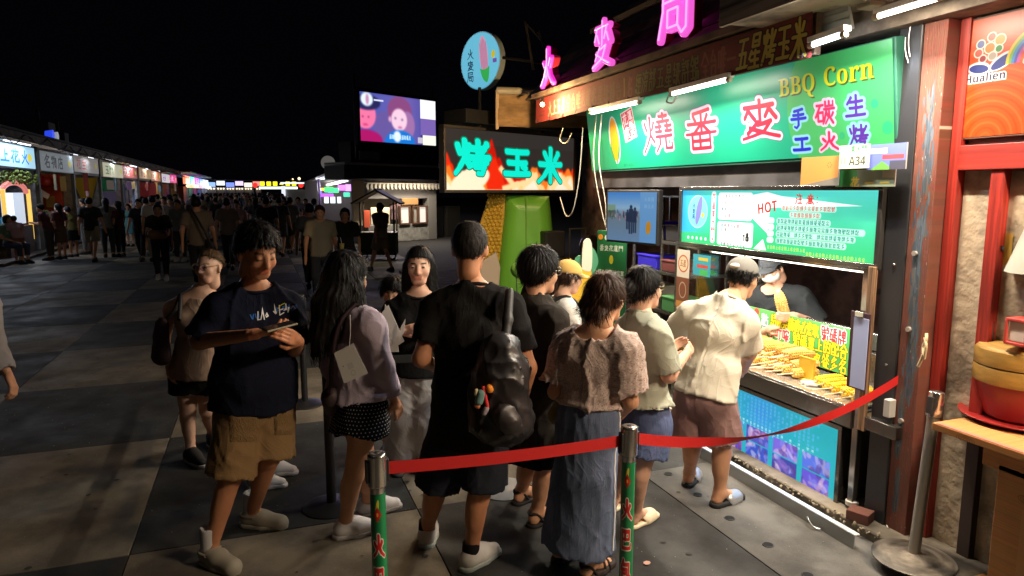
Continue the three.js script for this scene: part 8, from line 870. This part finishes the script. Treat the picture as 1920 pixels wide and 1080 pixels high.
{ // pale frayed side edge of the denim skirt, cargo pockets on the tan shorts: pieces laid on the cloth
  const P = denimParts, rc = new THREE.Raycaster(), sk = P.gr.children.find((k) => k.name === 'denim_skirt'), pts = []; P.gr.updateMatrixWorld(true);
  const dir = RT.clone().multiplyScalar(-0.85).addScaledVector(FW, 0.52).normalize(); for (let i = 0; i <= 22; i++) { const y = lerp(0.86, 0.16, i / 22), o = add(P.base, dir, -0.8).setY(y), tx = add(mix(P.j.pelvis, P.j.anR, clamp((P.j.pelvis.y - y) / 0.8, 0, 1) * 0.5), V(0, 0, 0), 0).add(P.base); o.x = tx.x - dir.x * 0.8; o.z = tx.z - dir.z * 0.8; rc.set(o, dir); const h = rc.intersectObject(sk)[0]; if (h) pts.push(h.point.clone().addScaledVector(dir, -0.002).sub(P.base).add(V(rr(-0.002, 0.002), 0, 0))); } if (pts.length > 3) part('frayed_edge', tube(pts, 0.006, 60, 5), M([0.6, 0.6, 0.62], 0.95), sk);
  const N = navyParts, so = N.gr.children.find((k) => k.name === 'shorts'); N.gr.updateMatrixWorld(true);
  for (const [px, py, w, h] of [[458, 800, 0.15, 0.16], [532, 790, 0.1, 0.15]]) { const g = new THREE.PlaneGeometry(w, h, 10, 10), p = g.attributes.position, f0 = ray(px, py).normalize(); let ok = true; for (let i = 0; i < p.count; i++) { const q = atDepth(px, py, 2.6).addScaledVector(RT, p.getX(i)).add(V(0, p.getY(i), 0)); rc.set(q, f0); const hit = rc.intersectObject(so)[0]; if (!hit) { ok = false; break; } const e = Math.min(1, 8 * Math.min(0.5 - Math.abs(p.getX(i)) / w, 0.5 - Math.abs(p.getY(i)) / h)), pt = hit.point.addScaledVector(f0, -0.001 - 0.011 * Math.max(0, e) - (p.getY(i) > h * 0.24 ? 0.006 : 0)).sub(N.base); p.setXYZ(i, pt.x, pt.y, pt.z); } if (ok) { g.computeVertexNormals(); part('cargo_pocket', g, fabric([0.25, 0.155, 0.072], { side: 2 }), so); } }
}
{ // backpack of the man in the black tee
  const P = blackManParts, D = 3.06, B = atDepth(935, 720, D), bk = thing('backpack', 'black crumpled backpack hanging from the right shoulder of black tee', 'backpack', B.toArray()), L = (px, py, d = D) => atDepth(px, py, d).sub(B);
  part('bag', blend([cap(L(940, 655), L(940, 700), 0.075, 0.1, 0.05, { w: P.lat, f: 1.15 }), cap(L(940, 700), L(948, 790), 0.1, 0.115, 0.06, { w: P.lat, f: 1.12 }), cap(L(900, 740), L(905, 800), 0.05, 0.06, 0.05)], 0.009, folds(0.014, 11, 7, 5)), PH([0.014, 0.012, 0.013], 0.38, { clearcoat: 0.25, clearcoatRoughness: 0.5 }), bk);
  part('shoulder_strap', blend([cap(L(955, 548, 3.2), L(952, 600, 3.12), 0.022, 0.022, 0.02), cap(L(952, 600, 3.12), L(944, 660, 3.05), 0.022, 0.024, 0.02)], 0.008), M([0.03, 0.03, 0.031], 0.55), bk); part('pocket', blend([cap(L(945, 775, 2.97), L(955, 790, 2.97), 0.055, 0.06, 0.03)], 0.009, folds(0.01, 12, 8, 2)), M([0.02, 0.016, 0.016], 0.45), bk);
  const ch = thing('plush_charm', 'colourful plush charm dangling from the black backpack', 'charm', atDepth(905, 735, 2.94).toArray()), l2 = (px, py) => atDepth(px, py, 2.94).sub(atDepth(905, 735, 2.94)); for (const [n, a, b, r, c] of [['belly', [902, 738], [898, 752], 0.02, [0.16, 0.3, 0.28]], ['ear', [917, 727], [919, 731], 0.016, [0.75, 0.25, 0.02]], ['ear', [893, 733], [893, 739], 0.011, [0.6, 0.5, 0.3]], ['foot', [893, 760], [896, 762], 0.012, [0.5, 0.15, 0.06]], ['ribbon', [906, 727], [914, 762], 0.009, [0.75, 0.05, 0.05]], ['tail', [912, 766], [908, 774], 0.013, [0.35, 0.3, 0.33]]]) part(n, blend([cap(l2(...a), l2(...b), r, r, 0.01)], 0.005), M(c, 0.9), ch);
}
{ // lilac cardigan: shoulder bag strap and hanging white booklet; papers held beyond
  const P = lilacParts, D = 3.53, A = atDepth(640, 700, D).clone(), bg = thing('shoulder_bag', 'dark shoulder bag with long strap across the lilac cardigan', 'bag', A.toArray()), L = (px, py, d = D) => atDepth(px, py, d).sub(A);
  const front = 3.36; part('strap', tube([L(668, 568, 3.4), L(640, 600, front), L(624, 660, front - 0.02), L(620, 740, front)], 0.011, 30, 6), M([0.03, 0.012, 0.016], 0.6), bg); part('pouch', blend([cap(L(620, 745, 3.42), L(624, 760, 3.5), 0.05, 0.05, 0.02, { w: V(0, 1, 0), f: 1.2 })], 0.009), M([0.03, 0.015, 0.015], 0.6), bg);
  const sheet = (name, corners, d, m, lab, mark) => { const p = corners.map(([x, y, dd]) => atDepth(x, y, d + (dd ?? 0))), c = mix(p[0], p[2], 0.5), g = new THREE.BufferGeometry(), n = p[1].clone().sub(p[0]).cross(p[3].clone().sub(p[0])).normalize().multiplyScalar(0.004), v = [...p, ...p.map((q) => q.clone().add(n))].map((q) => q.clone().sub(c)); g.setAttribute('position', new THREE.Float32BufferAttribute(v.flatMap((q) => q.toArray()), 3)); g.setAttribute('uv', new THREE.Float32BufferAttribute([0, 1, 1, 1, 1, 0, 0, 0, 0, 1, 1, 1, 1, 0, 0, 0], 2)); g.setIndex([0, 1, 2, 0, 2, 3, 4, 6, 5, 4, 7, 6, 0, 4, 1, 1, 4, 5, 1, 5, 2, 2, 5, 6, 2, 6, 3, 3, 6, 7, 3, 7, 0, 0, 7, 4]); const f = g.toNonIndexed(); f.computeVertexNormals(); const o = solo(name, f, m, lab, mark); o.position.copy(c); return o; };
  const pap = M([0.55, 0.54, 0.52], 0.85, { map: canvasTex(256, 256, (g) => { g.fillStyle = '#f0eeec'; g.fillRect(0, 0, 256, 256); g.fillStyle = '#dcdad8'; g.fillRect(84, 120, 60, 50); g.fillStyle = '#6a6866'; g.fillRect(40, 122, 10, 10); g.strokeStyle = '#cfccca'; g.lineWidth = 6; g.beginPath(); g.arc(120, 205, 20, 0, 7); g.stroke(); }) });
  sheet('paper_bag', [[626, 662], [662, 644], [690, 700], [645, 719]], 3.3, pap, 'flat white paper bag hanging on the back of the lilac cardigan', 'paper bag'); sheet('paper_sheet', [[700, 605], [728, 572], [758, 640], [716, 668]], 4.2, pap, 'large white paper sheet held in front of the small child', 'paper'); sheet('paper_sheet', [[722, 570], [740, 600], [748, 660], [715, 660]], 4.22, pap, 'second white sheet held behind the large one', 'paper'); sheet('folded_leaflet', [[752, 612], [760, 598], [758, 622], [748, 640]], 4.15, pap, 'narrow folded leaflet at the black sleeve', 'leaflet');
  solo('bag_cord', tube([atDepth(656, 590, 3.32), atDepth(657, 620, 3.3), atDepth(655, 650, 3.28)], 0.0025, 12, 5), pap, 'thin white cord holding the paper bag on the cardigan', 'cord');
}
{ // tan handbag of the denim skirt; shoulder bag of the woman with glasses; bag of the cream tee
  const P = denimParts, a = atDepth(1046, 770, 3.38), b = thing('hand_bag', 'olive round hand bag at the hip of the denim skirt', 'bag', a.toArray()); part('pouch', blend([cap(V(0, -0.02, 0), V(0.02, 0.03, 0.01), 0.055, 0.045, 0.02, { w: V(0, 0, 1), f: 0.6 })], 0.008), M([0.2, 0.17, 0.05], 0.7), b); part('handle', tube([V(0, 0.04, 0), atDepth(1052, 738, 3.42).sub(a), atDepth(1062, 722, 3.42).sub(a)], 0.008, 14, 6), M([0.05, 0.04, 0.02], 0.7), b);
  const s = atDepth(300, 640, 4.62), sb = thing('shoulder_bag', 'dark patterned tote bag at the arm of the person with glasses', 'bag', s.toArray()); part('tote', blend([cap(V(0, -0.1, 0.02), V(0.02, 0.12, 0.02), 0.07, 0.05, 0.03, { w: FW, f: 0.5 })], 0.012, folds(0.008, 9, 6, 3)), M([0.035, 0.012, 0.015], 0.7), sb); part('strap', tube([V(0.02, 0.12, 0), atDepth(328, 580, 4.62).sub(s), atDepth(338, 552, 4.64).sub(s), atDepth(336, 600, 4.5).sub(s)], 0.014, 20, 6), M([0.012, 0.01, 0.01], 0.7), sb);
}
{ // big corn cut-out, boards and props beyond the queue
  const P = V(3.2, 0, -7.9);
  const cut = thing('corn_figure', 'giant upright corn figure with green husk under the flame sign', 'figure', atDepth(985, 640, 9.5).setY(0.0).toArray()), o = cut.position, L = (px, py, d = 8.3) => atDepth(px, py, d + 1.2).sub(o);
  const fpl = atDepth(985, 500, 9.5), fa = 108, fn = azDir(fa + 90), slabOf = (pts, off, th, bv = 0.02) => { const q = pts.map(([x, y]) => { const w = onWall(x, y, fpl, fa); return new THREE.Vector2((w.x - fpl.x) * azDir(fa).x + (w.z - fpl.z) * azDir(fa).z, w.y); }), g = new THREE.ExtrudeGeometry(new THREE.Shape(q), { depth: th, bevelEnabled: true, bevelSize: bv, bevelOffset: -bv, bevelThickness: bv, bevelSegments: bv > 0.05 ? 10 : 3, curveSegments: 12 }); return g.translate(0, 0, off).rotateY(Math.atan2(fn.x, fn.z)).translate(fpl.x - o.x, 0, fpl.z - o.z); };
  part('husk', slabOf([[946, 364], [985, 366], [1030, 368], [1034, 400], [1040, 480], [1042, 600], [1036, 636], [930, 636], [926, 600], [933, 500], [944, 400]], -0.12, 0.06, 0.2), M([0.2, 0.58, 0.06], 0.38), cut); part('husk_seam', slabOf([[984, 368], [986, 368], [990, 630], [986, 630]], 0.14, 0.012, 0.003), M([0.16, 0.4, 0.04], 0.55), cut);
  part('cob', slabOf([[918, 362], [950, 362], [946, 420], [932, 520], [928, 636], [880, 636], [886, 520], [896, 430]], -0.08, 0.07), M([0.62, 0.38, 0.03], 0.55), cut); const kn = []; for (let r = 0; r < 26; r++) for (let k = 0; k < 6; k++) { const py = 366 + r * 7.0, x0 = lerp(914, 888, r / 26), px = x0 + 3 + k * 7.6 + (r % 2) * 3.8; const w = onWall(px, py, fpl.clone().addScaledVector(fn, 0.01), fa).sub(o); if (px < 945 - r * 0.5) kn.push(T(new THREE.IcosahedronGeometry(0.03, 1).scale(1, 0.95, 0.8), w.x, w.y, w.z)); } part('kernels', mergeGeometries(kn), M([0.66, 0.42, 0.04], 0.45), cut); part('pale_leaf', slabOf([[900, 490], [930, 470], [938, 500], [930, 600], [900, 600]], 0.13, 0.02), M([0.6, 0.5, 0.38], 0.7), cut);
  const gp = thing('green_pod', 'green capsule shaped prop on a thin stand before the corn figure', 'prop', onGround(975, 690).toArray()), g0 = gp.position; part('pod', blend([cap(atDepth(972, 506, depthOf(g0)).sub(g0), atDepth(992, 508, depthOf(g0)).sub(g0), 0.085, 0.085, 0.02)], 0.012), M([0.12, 0.26, 0.03], 0.5), gp); part('stand', bar(atDepth(968, 515, depthOf(g0)).sub(g0), V(0, 0, 0), 0.006), M([0.05, 0.06, 0.04], 0.5), gp); part('foot', cy(0.1, 0.1, 0.01), blackMat, gp);
  const fb = board(atDepth(1090, 560, 5.9), 95, 1050, 1128, 1.52, 0.3, 256), cb = thing('corn_board', 'cut out corn board with white tip and green husk edges', 'board', [fb.c.x, 0, fb.c.z], Math.atan2(fb.nrm.x, fb.nrm.z)), shp = (pts) => { const s = new THREE.Shape(); s.moveTo(...pts[0]); s.splineThru(pts.slice(1).map((p) => new THREE.Vector2(...p))); return s; }, ex = (pts, z, d) => new THREE.ExtrudeGeometry(shp(pts), { depth: d, bevelEnabled: false, curveSegments: 20 }).translate(0, 0, z);
  part('husk', ex([[-0.02, 0.02], [-0.26, 0.4], [-0.24, 0.9], [-0.06, 1.3], [0.02, 1.36], [0.1, 1.42], [0.16, 1.3], [0.12, 1.1], [0.24, 0.6], [0.16, 0.1], [-0.02, 0.02]], 0, 0.02), M([0.04, 0.2, 0.1], 0.6), cb); part('kernels', ex([[-0.04, 0.04], [-0.2, 0.4], [-0.17, 0.85], [0.0, 1.22], [0.06, 1.26], [0.1, 1.15], [0.16, 0.6], [0.1, 0.1], [-0.04, 0.04]], 0.021, 0.02), M([0.62, 0.36, 0.015], 0.55), cb); part('tip', ex([[0.0, 1.24], [0.01, 1.44], [0.055, 1.5], [0.09, 1.44], [0.09, 1.24], [0.04, 1.22], [0.0, 1.24]], 0.022, 0.02), M([0.6, 0.55, 0.42], 0.6), cb);
  const pb = board(V(3.06, 0, -6.2), 150, 1122, 1178, 1.56, 0.1, 256), po = thing('green_poster', 'tall green notice poster beside the storage rack', 'poster', [pb.c.x, 0.06, pb.c.z]); part('board', T(bx(pb.w, pb.h, 0.015, 0, pb.h / 2, 0, 0.003).rotateY(Math.atan2(pb.nrm.x, pb.nrm.z))), M([0.03, 0.16, 0.07], 0.5), po); part('print', panelGeo(pb.w * 0.98, pb.h * 0.98, V(0, pb.h / 2, 0).addScaledVector(pb.nrm, 0.0095), pb.naz), printed((g, W, H) => { g.fillStyle = '#1d6a3a'; g.fillRect(0, 0, W, H); g.fillStyle = '#e8902a'; g.beginPath(); g.arc(30, 40, 22, 0, 7); g.fill(); g.fillStyle = '#dfe8dc'; g.beginPath(); g.arc(90, 44, 24, 0, 7); g.fill(); text(g, '番麥花蓮門', 24, 100, 34, 44, 5, '#cfd8c8', { gap: 8 }); cornCob(g, 128, 210, 18, 34, 0, '#d8d030', '#b0a820'); for (let r = 0; r < 2; r++) text(g, '請取號碼牌完單', 14, 290 + r * 54, 28, 38, 4, '#dfe4d8', { gap: 5 }); cornCob(g, 128, H * 0.62, 16, 30, 0, '#d8a830', '#b08820'); }, { W: 256, H: Math.round(256 * pb.h / pb.w) }), po);
  const cr = thing('dark_equipment', 'black boxy equipment with frame against the brown wall', 'equipment', atDepth(1070, 500, 9.5).setY(0.06).toArray()); part('cabinet', bx(0.8, 0.95, 0.5, 0, 0.475, 0, 0.02), blackMat, cr); part('speaker', bx(0.3, 0.35, 0.3, -0.3, 1.126, 0, 0.02), M([0.02, 0.02, 0.02], 0.5), cr); part('drum', T(new THREE.SphereGeometry(0.16, 16, 12), 0.3, 1.08, 0), M([0.01, 0.01, 0.01], 0.4), cr); for (const x of [-0.08, 0.16]) part('frame', span(x, x + 0.02, 0.95, 1.32, 0.1, 0.12), M([0.06, 0.06, 0.06], 0.4), cr); part('frame', span(-0.08, 0.18, 1.321, 1.34, 0.1, 0.12), M([0.06, 0.06, 0.06], 0.4), cr);
}
{ // LED flame sign
  const b = board(atDepth(832, 300, 8.35), 64, 831, 1077, 2.68, 1.88, 1024), s = thing('flame_sign', 'lit dot matrix sign with green characters over red flames', 'sign', [b.c.x, 0, b.c.z], Math.atan2(b.nrm.x, b.nrm.z));
  const draw = (g, W, H) => { g.fillStyle = '#2e2a27'; g.fillRect(0, 0, W, H); const fl = (c, y0, amp, sd) => { g.fillStyle = c; g.beginPath(); g.moveTo(0, H); for (let x = 0; x <= W; x += 6) g.lineTo(x, H * (y0 - amp * (0.5 + fbm(x * 0.009 + sd, sd, 2, 4) * 1.4 + 0.3 * Math.sin(x * 0.013 + sd)))); g.lineTo(W, H); g.fill(); }; g.filter = 'blur(5px)'; fl('#c81608', 0.86, 0.5, 3); fl('#f02a0c', 0.95, 0.5, 8); fl('#ff7a20', 1.06, 0.56, 5); fl('#ffd890', 1.13, 0.6, 5.2); fl('#fff4d8', 1.2, 0.6, 5.3); g.fillStyle = '#fff2d0'; g.beginPath(); g.ellipse(W * 0.17, H * 0.84, W * 0.14, H * 0.2, -0.3, 0, 7); g.fill(); g.strokeStyle = '#ffe0a0'; g.lineWidth = 34; for (const q of [[0.38, 0.6, 0.5, 0.95], [0.4, 0.98, 0.58, 0.86], [0.55, 0.95, 0.68, 0.7], [0.8, 1.0, 0.88, 0.76], [0.88, 0.78, 0.98, 1.0]]) { g.beginPath(); g.moveTo(W * q[0], H * q[1]); g.lineTo(W * q[2], H * q[3]); g.stroke(); } g.filter = 'none'; g.fillStyle = 'rgba(20,6,2,0.35)'; for (let x = 0; x < W; x += 6) g.fillRect(x, H * 0.25, 2, H * 0.75); const k = { brush: true, outline: [[12, '#0c6a4a']] }; glyph(g, '烤', W * 0.07, H * 0.16, W * 0.23, H * 0.56, 34, '#08d8c0', k); glyph(g, '玉', W * 0.41, H * 0.26, W * 0.2, H * 0.48, 30, '#08d8c0', k); glyph(g, '米', W * 0.69, H * 0.24, W * 0.19, H * 0.6, 30, '#08d8c0', k); };
  part('led_face', T(new THREE.PlaneGeometry(b.w - 0.06, b.h - 0.06), 0, b.c.y, 0.002), litFace(draw, b, 1.25, { c: [0.2, 0.2, 0.2] }), s); const fm = M([0.12, 0.11, 0.1], 0.45, { metalness: 0.6 }); for (const [w, h, x, y] of [[b.w, 0.035, 0, b.h / 2 - 0.015], [b.w, 0.035, 0, -b.h / 2 + 0.015], [0.035, b.h - 0.07, b.w / 2 - 0.015, 0], [0.035, b.h - 0.07, -b.w / 2 + 0.015, 0]]) part('frame_bar', bx(w, h, 0.1, x, b.c.y + y, -0.02, 0.004), fm, s); part('back', bx(b.w - 0.02, b.h - 0.02, 0.06, 0, b.c.y, -0.05), blackMat, s); for (const x of [-0.6, 0.6]) part('hanger', span(x - 0.015, x + 0.015, b.c.y + b.h / 2 - 0.01, b.c.y + b.h / 2 + 0.5, -0.06, -0.03), blackMat, s);
  areaLight('flame_sign_light', b.w, b.h * 0.7, '#ff8a50', 1.2, V(0, b.c.y - 0.1, 0.05), V(0, 0, 1), s).rotation.set(0, Math.PI, 0);
  const cn = thing('black_canopy', 'black canopy box above the flame sign', 'canopy', [b.c.x + 0.3, 0, b.c.z - 0.35], Math.atan2(b.nrm.x, b.nrm.z)); part('box', bx(b.w + 0.6, 0.16, 0.4, 0.15, 2.8, 0.1), blackMat, cn);
}
renderer.render(scene, camera);
